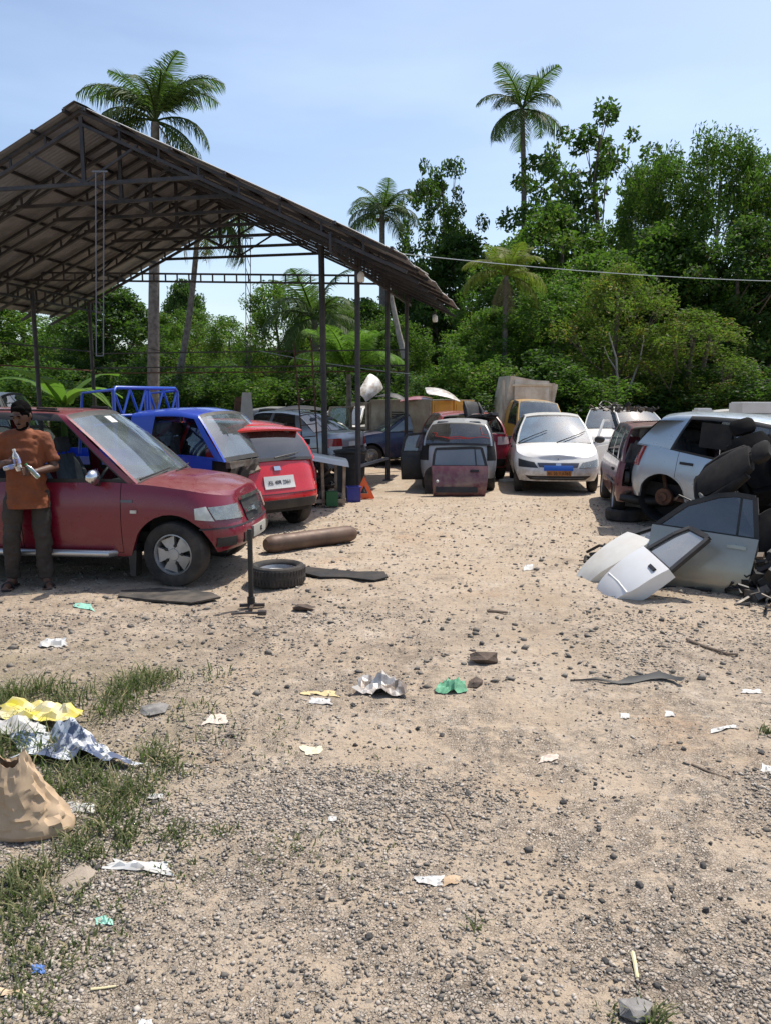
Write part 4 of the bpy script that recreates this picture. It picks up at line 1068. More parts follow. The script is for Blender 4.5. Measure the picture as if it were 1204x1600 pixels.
            for i in range(5):
                for k in range(n):
                    q = [rows[i][k], rows[i][k + 1], rows[i + 1][k + 1], rows[i + 1][k]]
                    if not frontside: q = q[::-1]
                    if 1 <= i <= 3 and 1 <= k <= n - 2: g.add(q, [(3, 2, 1, 0)])
                    else: b.add(q, [(3, 2, 1, 0)], 1 if i < 4 and 1 <= k <= n - 2 else (0 if k in (0, n - 1) else 1))
            if not skip:
                o = g.build(nm, glassm, s.root, 60, .0003)
            return rows
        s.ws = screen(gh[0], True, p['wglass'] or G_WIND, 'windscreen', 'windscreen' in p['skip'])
        s.rs = screen(gh[-1], False, p['rglass'] or p['glass'] or G_DARK, 'rear_window', 'rear_window' in p['skip'])
        b.build('roof', [s.m, M_BLACK], s.root, 62, .0004)
        done = {}
        for sg, k, q in panes: done.setdefault((sg, k), MB()).add([Vector(v) - Vector((0, sg * .006, 0)) for v in q], [(0, 1, 2, 3)])
        for (sg, k), g in done.items():
            if ('win%d%s' % (k, 'L' if sg > 0 else 'R')) in p['skip']: continue
            g.build('window', p['glass'] or G_CLEAR, s.root, 60, .0003)
    def under(s):
        p = s.p; b = MB(); w = s.w; x0, x1 = s.xf - .18, s.xr + .14
        b.box(((x0 + x1) / 2, 0, p['zs'] + .11), (x0 - x1, (w - .27) * 2, .2))
        a0, a1 = p['ax'][0] - p['arch'], p['ax'][1] + p['arch']
        if a0 > a1: b.box(((a0 + a1) / 2, 0, p['zs'] + .06), (a0 - a1, (w - .09) * 2, .1))
        xc = p['gh'][0][0]; zc = s.belt(xc) - .02
        if 'hood' not in p['skip'] and s.xf - .3 > xc: b.box(((s.xf - .3 + xc) / 2, 0, p['zs'] + .28), (max(.1, s.xf - .3 - xc), (w - .3) * 2, .3))
        b.build('underbody', M_DARK, s.root)
        b = MB(); yb = w * .86
        b.prism([(xc + .02, zc - .02), (xc - .12, zc + .05), (xc - .42, zc + .03), (xc - .48, zc - .12), (xc - .35, zc - .38), (xc + .02, zc - .4)], yb * 2, Matrix.Rotation(math.pi / 2, 4, 'X')); b.build('dashboard', M_DARK, s.root, 30)
        if s.p['seats']:
            zf = p['zs'] + .2; xs = xc - 1.02
            for y in (.36, -.36): put_seat(s.root, (xs, y * w / .8, zf), M_GREYPL)
            if xs - .85 > p['gh'][-1][0]:
                for y in (.33, -.33): put_seat(s.root, (xs - .85, y * w / .8, zf), M_GREYPL)
            b = MB(); b.tube([(xc - .5 + .06 * math.sin(a), -.36 * w / .8 + .18 * math.cos(a), zc + .0 + .17 * math.sin(a)) for a in [2 * math.pi * i / 18 for i in range(19)]], .014, 6); b.bar((xc - .3, -.36 * w / .8, zc - .1), (xc - .5, -.36 * w / .8, zc), .05); b.build('steering_wheel', M_BLACK, s.root, 50)
    def fit_wheels(s):
        p = s.p; i = 0
        for xa in p['ax']:
            for sg in (1, -1):
                on = p['wheels'][i]; i += 1
                if on: wheel(s.root, (xa, sg * (s.w - p['tw'] / 2 - .025), p['Rt']), p['Rt'], p['tw'], p['rimr'], p['rim'], sg < 0, p.get('rimmat', M_ALLOY), p.get('steer', 0) if xa > 0 else 0)
    def mirror(s, x, z, m, which=(1, -1)):
        for sg in which:
            q = s.sidept(x, s.belt(x) - .02, sg); b = MB(); c = Vector((q.x + .02, q.y + sg * .13, z)); b.ball(c, (.06, .105, .075), 12)
            b.v = [(min(v[0], c.x + .06) if v[0] > c.x - .035 else c.x - .035, v[1], v[2]) for v in b.v]
            o = b.build('mirror', m, s.root, 50); b = MB(); b.bar(q - Vector((0, sg * .02, 0)), c - Vector((0, 0, .03)), .05, .04); b.build('mirror_arm', M_BLACK, o)
    def wipers(s, ys=(.35, -.25), rear=False, ln=.5, slope=.35):
        rows = s.rs if rear else s.ws
        for y0 in ys:
            def onscreen(y, t):
                i = min(4, int(t * 5)); ts = (0, .08, .35, .65, .93, 1.0); k = max(0, min(9.999, (1 - y / max(.1, abs(rows[2][0].y))) * 5)); a = int(k); f = k - a
                for j in range(5):
                    if ts[j] <= t <= ts[j + 1]: g = (t - ts[j]) / (ts[j + 1] - ts[j]); break
                A = rows[j][a].lerp(rows[j][a + 1], f); B = rows[j + 1][a].lerp(rows[j + 1][a + 1], f); return A.lerp(B, g)
            b = MB(); off = Vector((-.03 if rear else .03, 0, .02)); pts = [onscreen(y0 + (ln) * k / 4, .04 + slope * k / 4) + off for k in range(5)]
            b.tube(pts, [.012, .011, .009, .008, .007], 5); b.build('rear_wiper' if rear else 'wiper', M_BLACK, s.root)
# ---- maroon SUV, front left
P_MAROON = paint('paint_maroon', (.165, .004, .020), .03, .12, .28, 0, .5, top=.24)
M_ROOFD = P_MAROON
a_ = gr(274, 918); az = 96
fwd = Vector((math.sin(R(az)), math.cos(R(az)), 0)); lft = Vector((-fwd.y, fwd.x, 0))
c_ = a_ - fwd * 1.36 + lft * .80
suv = Car('maroon_suv', 'dusty maroon family wagon parked behind the man in orange', 'car', c_, az, dict(
    L=4.00, W=1.68, zs=.30, rf=.42, bf=.5, rr=.2, br=.25, bowf=.14, bowr=.05, ax=(1.36, -1.32), Rt=.325, tw=.21, rimr=.207, rim='spoke', arch=.40, steer=-.14, nl=1.0,
    belt=[(-2.15, 1.02), (-1, 1.02), (.3, 1.02), (.75, 1.03), (1.2, 1.0), (1.6, .955), (1.85, .905), (2.0, .865)],
    nose=[(0, .10), (.2, .0), (.42, .0), (.52, .03), (.6, .045), (1, .13)], tail=[(0, .05), (.3, 0), (1, .05)],
    side=[(0, .935), (.10, .965), (.3, .99), (.5, 1.0), (.72, .99), (.9, .965), (1, .93)], wt=.60, crown=.045, hoodcrown=.07, bowg=.12,
    gh=[(1.02, .22, 'p'), (.93, .15, 'g'), (-.12, -.14, 'p'), (-.22, -.22, 'g'), (-1.05, -1.0, 'p'), (-1.15, -1.1, 'g'), (-1.8, -1.72, 'p'), (-1.93, -1.82, 'p')],
    roof=[(-2.1, 1.66), (-1.5, 1.69), (-.6, 1.70), (.1, 1.68), (.32, 1.655)], doors=[(.86, -.17, .02, .88, M_CHROME), (-.19, -1.02, -.85, .88, M_CHROME)],
    skip=('win1R', 'win3R'), glass=G_CLEAR, frame=.05, bottom=[(-2.15, .42), (-1.8, .34), (-.9, .30), (.9, .30), (1.75, .33), (1.95, .36), (2.15, .38)]), P_MAROON)
S_ = suv
P_MAR2 = mat('maroon_trim', (.055, .008, .012), .5, dirt=.3)
for k in (1, -1): S_.lamp('f', [(k * a, z) for a, z in [(.40, .645), (.80, .665), (.85, .79), (.42, .79)]])
S_.both(S_.front, 'indicator', [(.81, .655), (1.0, .68), (.99, .785), (.87, .80)], .012, M_LAMP)
S_.front('grille', [(-.29, .60), (.29, .60), (.31, .82), (-.31, .82)], .012, M_BLACK)
S_.front('grille_bar', [(-.32, .805), (.32, .805), (.33, .84), (-.33, .84)], .035, M_CHROME)
S_.front('grille_bar', [(-.29, .675), (.29, .675), (.29, .715), (-.29, .715)], .032, M_CHROME)
S_.front('emblem', [(-.08, .66), (.08, .66), (.08, .73), (-.08, .73)], .048, M_CHROME)
S_.front('bumper_seam', [(-.98, .575), (.98, .575), (.98, .590), (-.98, .590)], .006, M_INK, nu=40)
S_.front('bumper_grille', [(-.45, .40), (.45, .40), (.45, .50), (-.45, .50)], .008, M_BLACK)
S_.both(S_.front, 'fog_lamp_recess', [(.58, .40), (.82, .40), (.82, .49), (.58, .49)], .008, M_BLACK)
S_.plate('f', .475, 'KL', mat('dull_plate', (.36, .36, .32), .6, dirt=.4), (.46, .11), 0, .07)
S_.both(S_.rear, 'tail_light', [(.62, .85), (.86, .85), (.86, 1.0), (.62, 1.0)], .02, M_LAMPR)
for sg in (1, -1):
    b = MB(); y = sg * .86
    b.tube([(.80, y - sg * .14, .33), (.74, y, .335), (-.75, y, .335), (-.81, y - sg * .14, .33)], .035, 10); b.build('side_step', mat('brushed_steel', (.52, .52, .52), .35, metal=.8), S_.root, 50)
    b = MB(); pl = [S_.ghp(g[0], g[1], 1.0) + Vector((0, -.03, .03)) for g in S_.p['gh'][1:]]
    b.tube([(q.x, q.y * sg, q.z) for q in pl], .010, 6); b.build('roof_gutter', M_BLACK, S_.root, 50)
    b = MB(); q = S_.ghp(.6, .02, 1.0); b.bar((.12, sg * .565, 1.728), (-.08, sg * .56, 1.738), .035, .022); b.build('rack_mount', M_BLACK, S_.root)
    b = MB(); b.prism([(x, z) for x, z in ((1.36 - .47, .36), (1.36 - .38, .36), (1.36 - .4, .1), (1.36 - .45, .1))], .14, Matrix.Translation((0, sg * .72, 0)) @ Matrix.Rotation(math.pi / 2, 4, 'X')); b.build('mud_flap', M_BLACK, S_.root)
S_.mirror(.62, 1.09, M_CHROME, (-1,)); S_.mirror(.62, 1.09, M_BLACK, (1,))
S_.sides('side_repeater', [(1.02, .735), (.96, .735), (.96, .765), (1.02, .765)], .02, M_LAMP)
S_.sides('badge', [(.98, .838), (.86, .838), (.86, .862), (.98, .862)], .006, mat('grey_badge', (.12, .12, .13), .4, metal=.5))
S_.wipers((-.05, -.62), ln=.52, slope=.06)
b = MB(); w0 = S_.ws; 
S_.patch('sticker', lambda u, v: w0[3][5].lerp(w0[3][6], u).lerp(w0[4][5].lerp(w0[4][6], u), v), [(0, .55), (.8, .55), (.8, .9), (0, .9)], .004, M_WHITEPL)
b = MB(); b.tube([(.93, -.5, 1.045), (.98, -.2, 1.075), (.99, .1, 1.08), (.95, .5, 1.045)], .035, 6); b.build('cowl_trim', M_BLACK, S_.root, 50)
# mat under the front wheel
def flat_sheet(name, pix, m, label, cat, th=.012, lift=.006, wob=.01):
    c = sum((gr(*q) for q in pix), Vector()) / len(pix); root_pts = [(gr(*q) - c) for q in pix]
    z0 = max(float(ground_z(c.x + q.x * t, c.y + q.y * t)) for q in root_pts for t in (.3, .6, 1)) * .6
    b = MB(); n = len(root_pts); ring1 = [q + Vector((0, 0, th + random.uniform(0, wob))) for q in root_pts]; ring0 = [q for q in root_pts]; mid = [q * .55 + Vector((0, 0, th + random.uniform(0, wob))) for q in root_pts]
    b.add(ring0 + ring1 + mid + [Vector((0, 0, th + wob / 2))], [(i, (i + 1) % n, n + (i + 1) % n, n + i) for i in range(n)] + [(n + i, n + (i + 1) % n, 2 * n + (i + 1) % n, 2 * n + i) for i in range(n)] + [(2 * n + i, 2 * n + (i + 1) % n, 3 * n) for i in range(n)])
    o = b.build(name, m, None, 30); o.location = (c.x, c.y, z0 + lift); return tag(o, label, cat)
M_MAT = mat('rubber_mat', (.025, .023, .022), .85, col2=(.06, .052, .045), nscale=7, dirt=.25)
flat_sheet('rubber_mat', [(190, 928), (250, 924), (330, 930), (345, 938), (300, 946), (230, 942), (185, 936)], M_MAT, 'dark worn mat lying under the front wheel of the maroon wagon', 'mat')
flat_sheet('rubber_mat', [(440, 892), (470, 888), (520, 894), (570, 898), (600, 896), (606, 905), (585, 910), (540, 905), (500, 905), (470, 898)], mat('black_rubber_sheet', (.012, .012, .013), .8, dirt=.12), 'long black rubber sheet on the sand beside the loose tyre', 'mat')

# ---- blue pickup with its nose torn off
P_BLUE = paint('paint_blue', (.004, .050, .42), .06, .3, .32, top=.10)
az = 110; fwd = Vector((math.sin(R(az)), math.cos(R(az)), 0)); lft = Vector((-fwd.y, fwd.x, 0))
ap = at(348, 720, 9.55); c_ = Vector((ap.x, ap.y, 0)) - fwd * .70 + lft * .72
pk = Car('blue_pickup', 'bright blue pickup cab with its front panel torn off beside the maroon wagon', 'truck', c_, az, dict(
    L=1.6, W=1.46, zs=.38, rf=.16, bf=.25, rr=.06, br=.08, bowf=.06, bowr=0, ax=(.2, -2.1), Rt=.29, tw=.16, rimr=.18, arch=.34, nl=.5, bowg=.06,
    belt=[(-.8, 1.10), (.2, 1.09), (.65, 1.06), (.8, 1.03)], nose=[(0, .0), (.5, .0), (1, .03)], tail=[(0, 0), (1, 0)], side=[(0, .97), (.3, 1.0), (.7, 1.0), (1, .965)],
    gh=[(.70, .26, 'p'), (.63, .20, 'g'), (-.42, -.38, 'p'), (-.76, -.74, 'p')], roof=[(-.8, 1.62), (-.3, 1.66), (.0, 1.66), (.28, 1.61)], wt=.57, crown=.05,
    doors=[(.56, -.46)], skip=('front', 'hood', 'win1L', 'win1R', 'bodyframe'), rglass=G_CLEAR, seats=True, wheels=(1, 1, 0, 0)), P_BLUE)
K = pk
def junk(b, lo, hi, n, r=(.012, .04), tubes=True):
    lo = Vector(lo); hi = Vector(hi)
    def rp(): return Vector((random.uniform(lo.x, hi.x), random.uniform(lo.y, hi.y), random.uniform(lo.z, hi.z)))
    for i in range(n):
        k = random.random(); p = rp()
        if k < .45 and tubes: q = rp(); m = (p + q) / 2 + Vector((0, 0, random.uniform(-.1, .1))); b.tube([p, m, p.lerp(q, .9)], random.uniform(*r), 6, random.randint(0, 2))
        elif k < .8: b.box(p, [random.uniform(.05, .22) for _ in range(3)], Euler((random.random() * 3, random.random() * 3, random.random() * 3)).to_matrix(), random.randint(0, 2))
        else: b.lathe([(0, -.03), (random.uniform(.05, .1), -.03), (random.uniform(.05, .1), .03), (0, .03)], 10, p, random.choice('xyz'), random.randint(0, 2))
JM = [M_DARK, M_BLACK, mat('engine_metal', (.13, .12, .11), .55, metal=.5, col2=(.07, .045, .03), dirt=.4)]
one('engine_bay', lambda b: (junk(b, (.32, -.62, .42), (.74, .62, .98), 90), b.box((.4, 0, .72), (.06, 1.3, .62), None, 0), b.bar((.76, -.66, .5), (.76, .66, .5), .07, .1, 1), b.bar((.74, -.66, 1.0), (.74, .66, 1.0), .06, .08, 2)), JM, K.root)
one('scuttle_panel', lambda b: b.grid([[Vector((.77 + random.uniform(-.03, .02), y, z + random.uniform(-.02, .02))) for y in np.linspace(-.66, .66, 14)] for z in (.84, .90, .96, 1.03)]), M_MAT, K.root)
one('hanging_hose', lambda b: b.tube([(.72, .25, .78), (.84, .42, .8), (.86, .58, .72), (.86, .60, .5), (.84, .60, .36)], [.014, .014, .016, .05, .045], 8), mat('dirty_plastic', (.42, .38, .28), .7, dirt=.5), K.root)
one('chassis', lambda b: [b.bar((-.7, y, .42), (-2.8, y, .42), .08, .14) for y in (-.35, .35)] + [b.bar((x, -.35, .42), (x, .35, .42), .06) for x in (-1.0, -1.8, -2.7)], M_STEEL, K.root)
for sg in (1, -1): wheel(K.root, (-2.1, sg * .62, .29), .29, .16, .18, 'steel', sg < 0, M_STEEL)
# load bed with a headboard of blue tube
M_BLUEM = mat('blue_steel', (.008, .07, .42), .4, coat=.3, dirt=.15)
bed = one('load_bed', lambda b: (b.box((-1.95, 0, .72), (2.0, 1.46, .05)), [b.box((-1.95, y, .9), (2.0, .03, .32)) for y in (-.72, .72)], b.box((-2.96, 0, .9), (.03, 1.46, .32))), P_BLUE, K.root)
def headboard(b):
    x = -.92; z0, z1 = .74, 1.97; w = .70
    for zz in (1.6, 1.97): b.tube([(x, -w, zz - .06), (x, -w + .05, zz), (x, w - .05, zz), (x, w, zz - .06)], .024, 8)
    for y in (-w, -.03, .03, w): b.tube([(x, y, z0), (x, y, z1 - .04)], .024, 8)
    for (y0, y1) in ((-w, -.03), (.03, w)):
        n = 4
        for i in range(n):
            a = y0 + (y1 - y0) * i / n; c = y0 + (y1 - y0) * (i + 1) / n; b.tube([(x, a, 1.6 if i % 2 else 1.95), (x, c, 1.95 if i % 2 else 1.6)], .016, 6)
    for sg in (-1, 1):
        b.tube([(x, sg * w, 1.94), (x - .5, sg * w, 1.9), (x - .6, sg * w, 1.1)], .02, 8); b.tube([(x, sg * w, 1.5), (x - .55, sg * w, 1.45)], .018, 6)
one('headboard', headboard, M_BLUEM, K.root, 50)

# ---- red hatchback seen from behind
P_RED = paint('paint_red', (.52, .008, .014), .04, .15, .26, top=.08)
az = -44; fwd = Vector((math.sin(R(az)), math.cos(R(az)), 0)); lft = Vector((-fwd.y, fwd.x, 0))
rc = gr(447, 812); rc = at(440, 760, 10.35); c_ = Vector((rc.x, rc.y, 0)) + fwd * 1.80
rh = Car('red_hatchback', 'glossy red hatchback seen from behind with a roof spoiler and white number plate', 'car', c_, az, dict(
    L=3.65, W=1.64, zs=.27, rf=.4, rr=.34, br=.42, bf=.45, bowr=.10, ax=(1.2, -1.18), Rt=.30, tw=.19, rimr=.19, arch=.345,
    belt=[(-1.83, .96), (-1.5, .99), (-.8, .97), (.4, .92), (.9, .92), (1.4, .84), (1.83, .72)], tail=[(0, .06), (.2, .0), (.42, .0), (.52, .05), (.8, .10), (1, .16)],
    gh=[(.85, .12, 'p'), (.78, .05, 'g'), (-.35, -.4, 'p'), (-.45, -.48, 'g'), (-1.15, -1.0, 'p'), (-1.62, -1.33, 'p')], roof=[(-1.4, 1.40), (-.9, 1.46), (-.3, 1.49), (.15, 1.44)], wt=.57,
    doors=[(.75, -.4, -.3, .84), (-.42, -1.1, -.95, .86)], bottom=[(-1.83, .36), (-1.6, .30), (-1.2, .27), (1.83, .27)]), P_RED)
H = rh
one('spoiler', lambda b: b.grid([[Vector((x - .05 * (1 - (y / .6) ** 2), y, z + .03 * (1 - (y / .62) ** 2))) for y in np.linspace(-.6, .6, 9)] for (x, z) in ((-1.22, 1.425), (-1.40, 1.41), (-1.50, 1.385), (-1.49, 1.36), (-1.3, 1.35))]), P_RED, H.root, 40)
H.plate('r', .70, 'KL 40R 2361', M_WHITEPL, (.50, .17), 0, .07)
H.rear('lower_bumper', [(-.66, .35), (.66, .35), (.66, .47), (-.66, .47)], .014, M_BLACK, nu=12)
H.rear('emblem', [(-.055, .855), (.055, .855), (.055, .91), (-.055, .91)], .02, M_CHROME)
H.both(H.rear, 'tail_light', [(.70, .70), (.98, .72), (.98, 1.0), (.74, .97)], .022, M_LAMPR)
H.both(H.rear, 'reflector', [(.62, .44), (.76, .44), (.76, .47), (.62, .47)], .012, M_LAMPR)
H.rear('hatch_seam', [(-.70, .545), (.70, .545), (.70, .556), (-.70, .556)], .002, M_INK, nu=12)
H.wipers((.02,), True, -.34, .12)

# ---- silver saloon, rear quarter, under the shed
P_SILVER = paint('paint_silver', (.34, .36, .39), .35, .4, .35, .55, .5)
az = -62; fwd = Vector((math.sin(R(az)), math.cos(R(az)), 0)); rc = at(553, 700, 17.6); c_ = Vector((rc.x, rc.y, 0)) + fwd * 2.15
ss = Car('silver_saloon', 'silver saloon car with red tail light parked under the shed', 'car', c_, az, dict(
    L=4.4, W=1.72, zs=.27, rr=.34, br=.42, rf=.45, bf=.5, bowr=.09, ax=(1.32, -1.3), Rt=.31, rimr=.2, arch=.35,
    belt=[(-2.2, 1.02), (-1.9, 1.06), (-1.3, 1.03), (-.8, .98), (.5, .93), (1.0, .92), (1.7, .82), (2.2, .72)], tail=[(0, .07), (.2, 0), (.45, 0), (.55, .05), (.9, .06), (1, .12)],
    gh=[(.95, .20, 'p'), (.86, .12, 'g'), (-.25, -.32, 'p'), (-.34, -.4, 'g'), (-1.15, -.95, 'p'), (-1.62, -1.05, 'p')], roof=[(-1.1, 1.42), (-.6, 1.48), (0, 1.48), (.25, 1.44)], wt=.58, glass=G_DARK,
    doors=[(.85, -.29, -.2, .85), (-.31, -1.1, -.98, .88)]), P_SILVER)
ss.both(ss.rear, 'tail_light', [(.48, .76), (.98, .72), (.99, .93), (.52, .93)], .02, M_LAMPR)
ss.both(ss.rear, 'reversing_lamp', [(.50, .70), (.82, .68), (.84, .76), (.5, .76)], .022, M_WHITEPL)
ss.rear('boot_recess', [(-.48, .62), (.48, .62), (.5, .74), (-.5, .74)], .006, M_BLACK); ss.plate('r', .80, '', M_WHITEPL, (.44, .1), 0)
ss.rear('bumper_seam', [(-.9, .58), (.9, .58), (.9, .6), (-.9, .6)], .004, M_INK, nu=12)
ss.sides('fuel_cap', [(-1.52, .80), (-1.36, .80), (-1.36, .92), (-1.52, .92)], .004, M_DARK, (1,))

# ---- navy car and pale car further back
P_NAVY = paint('paint_navy', (.015, .035, .12), .25, .4, .3)
Car('navy_car', 'dark blue car behind the slim shed posts', 'car', at(640, 700, 21.5).xy, -100, dict(L=4.0, belt=[(-2, .95), (-.8, .92), (.9, .9), (1.5, .82), (2, .7)], gh=[(.9, .2, 'p'), (.82, .12, 'g'), (-.3, -.35, 'p'), (-.4, -.44, 'g'), (-1.15, -.95, 'p'), (-1.5, -1.05, 'p')],
    roof=[(-1.1, 1.36), (-.4, 1.43), (.25, 1.38)], doors=[(.8, -.33), (-.37, -1.1)]), P_NAVY)
P_WHITE = paint('paint_white', (.70, .69, .66), .35, .85, .4, 0, .5, top=.22)
# ---- silver estate, rear end
P_SILV2 = paint('paint_silver_dull', (.40, .42, .45), .3, .4, .4, .5, .4)
az = 8; fwd = Vector((math.sin(R(az)), math.cos(R(az)), 0)); rc = at(714, 720, 14.95); c_ = Vector((rc.x, rc.y, 0)) + fwd * 1.72
es = Car('silver_estate', 'silver estate car seen from behind with red letter tape on its rear window', 'car', c_, az, dict(
    L=3.5, W=1.50, zs=.27, rr=.24, br=.3, bowr=.06, ax=(1.1, -1.15), Rt=.28, arch=.33, belt=[(-1.75, .92), (-.8, .92), (.5, .9), (.9, .9), (1.4, .8), (1.75, .7)], tail=[(0, .03), (.3, 0), (1, .04)],
    gh=[(.85, .2, 'p'), (.78, .12, 'g'), (-.3, -.35, 'p'), (-.38, -.42, 'g'), (-1.1, -1.05, 'p'), (-1.2, -1.12, 'g'), (-1.62, -1.4, 'p'), (-1.72, -1.48, 'p')], roof=[(-1.5, 1.30), (-.8, 1.36), (.2, 1.34)], wt=.54, glass=G_CLEAR, rglass=glass('rear_tint', (.22, .26, .27), .1, .1), doors=[(.75, -.33), (-.37, -1.12)]), P_SILV2)
es.both(es.rear, 'tail_light_opening', [(.57, .62), (.80, .62), (.80, .95), (.60, .95)], .01, M_DARK)
rs = es.rs; M_TAPE = mat('red_tape', (.62, .05, .03), .6)
def onrs(u, v):
    k = u * 10; a = min(9, int(k)); f = k - a; return rs[1][a].lerp(rs[1][a + 1], f).lerp(rs[4][a].lerp(rs[4][a + 1], f), v) + Vector((-.012, 0, .006))
def tape(b, pl, w=.016):
    for (a, c) in zip(pl[:-1], pl[1:]): b.bar(onrs(*a), onrs(*c), .006, w)
one('learner_mark', lambda b: tape(b, [(.80, .85), (.80, .45), (.88, .45)], .03), M_TAPE, es.root)
one('tape_stripes', lambda b: (tape(b, [(.16, .55), (.24, .5), (.22, .35), (.36, .25), (.52, .30), (.62, .22), (.80, .32), (.92, .28)], .03), tape(b, [(.18, .5), (.4, .2), (.6, .22)], .02)), M_TAPE, es.root)
# ---- red SUV behind
P_RED2 = paint('paint_crimson', (.30, .008, .03), .15, .3, .3)
az = -4; fwd = Vector((math.sin(R(az)), math.cos(R(az)), 0)); rc = at(738, 710, 16.8); c_ = Vector((rc.x, rc.y, 0)) + fwd * 1.95
rs2 = Car('crimson_suv', 'crimson hatch tailed car missing its rear window behind the silver estate', 'car', c_, az, dict(
    L=3.95, W=1.72, zs=.30, rr=.32, br=.4, bowr=.08, ax=(1.25, -1.25), Rt=.33, rimr=.21, arch=.38, belt=[(-1.98, 1.05), (-1, 1.02), (.5, .98), (1.0, .98), (1.5, .9), (1.98, .8)], tail=[(0, .06), (.25, 0), (.5, .02), (.7, .06), (1, .12)],
    gh=[(.95, .3, 'p'), (.88, .22, 'g'), (-.3, -.35, 'p'), (-.4, -.44, 'g'), (-1.2, -1.1, 'p'), (-1.8, -1.5, 'p')], roof=[(-1.55, 1.42), (-.8, 1.48), (.3, 1.46)], wt=.6, skip=('rear_window',), doors=[(.85, -.33), (-.37, -1.15)]), P_RED2)
rs2.both(rs2.rear, 'tail_light', [(.55, .80), (.95, .82), (.97, .97), (.58, .98)], .02, mat('smoky_lamp', (.38, .30, .31), .2, coat=1)); rs2.rear('lower_bumper', [(-.78, .33), (.78, .33), (.78, .50), (-.78, .50)], .012, M_BLACK, nu=12)

# ---- white hatchback facing us
az = 187; fwd = Vector((math.sin(R(az)), math.cos(R(az)), 0)); rc = gr(873, 775); c_ = Vector((rc.x, rc.y + .15, 0)) - fwd * 1.80
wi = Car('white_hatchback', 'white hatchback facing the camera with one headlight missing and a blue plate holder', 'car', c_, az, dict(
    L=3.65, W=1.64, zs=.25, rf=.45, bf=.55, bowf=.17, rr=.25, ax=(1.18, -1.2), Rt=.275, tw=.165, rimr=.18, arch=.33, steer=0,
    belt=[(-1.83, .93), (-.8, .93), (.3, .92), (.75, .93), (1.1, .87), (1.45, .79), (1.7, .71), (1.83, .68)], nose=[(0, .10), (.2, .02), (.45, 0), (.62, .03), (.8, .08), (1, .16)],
    gh=[(.92, .14, 'p'), (.84, .06, 'g'), (-.3, -.35, 'p'), (-.4, -.44, 'g'), (-1.15, -1.05, 'p'), (-1.6, -1.35, 'p')], roof=[(-1.4, 1.40), (-.8, 1.46), (-.2, 1.48), (.18, 1.43)], wt=.56, hoodcrown=.07, bowg=.13, frame=.05, wglass=glass('bluish_screen', (.5, .68, .78), .2, .26, (.34, .50, .62)),  # blue film colour paints the sky's reflection on this screen
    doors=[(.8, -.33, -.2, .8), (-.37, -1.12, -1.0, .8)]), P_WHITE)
Wc = wi
Wc.lamp('f', [(.38, .51), (.80, .52), (.84, .66), (.46, .60)])
Wc.front('headlight_opening', [(-.38, .51), (-.80, .52), (-.84, .67), (-.46, .61)], .004, M_INK)
Wc.front('grille', [(-.36, .525), (.36, .525), (.40, .60), (-.40, .60)], .010, mat('navy_trim', (.012, .02, .05), .5)); Wc.front('emblem', [(-.05, .545), (.05, .545), (.05, .59), (-.05, .59)], .02, M_CHROME)
Wc.front('air_intake', [(-.55, .285), (.55, .285), (.64, .36), (-.64, .36)], .006, M_BLACK, nu=12); Wc.front('intake_slat', [(-.5, .318), (.5, .318), (.5, .33), (-.5, .33)], .014, M_GREYPL, nu=10)
Wc.front('plate_holder', [(-.27, .46), (.27, .46), (.27, .545), (-.27, .545)], .03, mat('blue_board', (.01, .10, .42), .5))
Wc.plate('f', .415, 'KL 05 Y 6363', mat('taxi_plate', (.46, .19, .05), .6, col2=(.3, .12, .04), nscale=20), (.46, .09), .01, .075)
Wc.front('bonnet_badge_rib', [(-.006, .66), (.006, .66), (.006, .68), (-.006, .68)], .01, M_INK)
Wc.wipers((.02, -.62), ln=.50, slope=.38); Wc.mirror(.66, 1.0, M_BLACK, (1,))
one('door', lambda b: (b.box((.35, .98, .56), (.9, .06, .6), Matrix.Rotation(-.5, 3, 'Z')), b.bar((.75, .8, .86), (.3, 1.03, 1.38), .04), b.bar((.3, 1.03, 1.38), (-.02, 1.18, 1.36), .04)), P_WHITE, Wc.root)
# ---- white cars further back on the right
wb2 = Car('white_car', 'pale white car behind the white hatchback with scrap on its roof', 'car', at(950, 700, 23.5).xy, 195, dict(L=3.7, W=1.6, belt=[(-1.83, .93), (.75, .93), (1.4, .8), (1.83, .68)], gh=[(.92, .14, 'p'), (.84, .06, 'g'), (-.3, -.35, 'p'), (-.4, -.44, 'g'), (-1.15, -1.05, 'p'), (-1.6, -1.35, 'p')], roof=[(-1.4, 1.42), (-.8, 1.5), (.18, 1.46)], doors=[(.8, -.33)]), P_WHITE)
Car('pale_car', 'small silvery white car seen between the white hatchback and the maroon van', 'car', at(985, 700, 23.0).xy, 172, dict(L=3.6, W=1.5, belt=[(-1.8, .9), (.7, .9), (1.4, .8), (1.8, .68)], gh=[(.85, .14, 'p'), (.78, .06, 'g'), (-.3, -.35, 'p'), (-.4, -.44, 'g'), (-1.1, -1.0, 'p'), (-1.55, -1.3, 'p')], roof=[(-1.4, 1.40), (-.8, 1.45), (.18, 1.40)], doors=[(.75, -.33)], glass=G_DARK), P_WHITE)
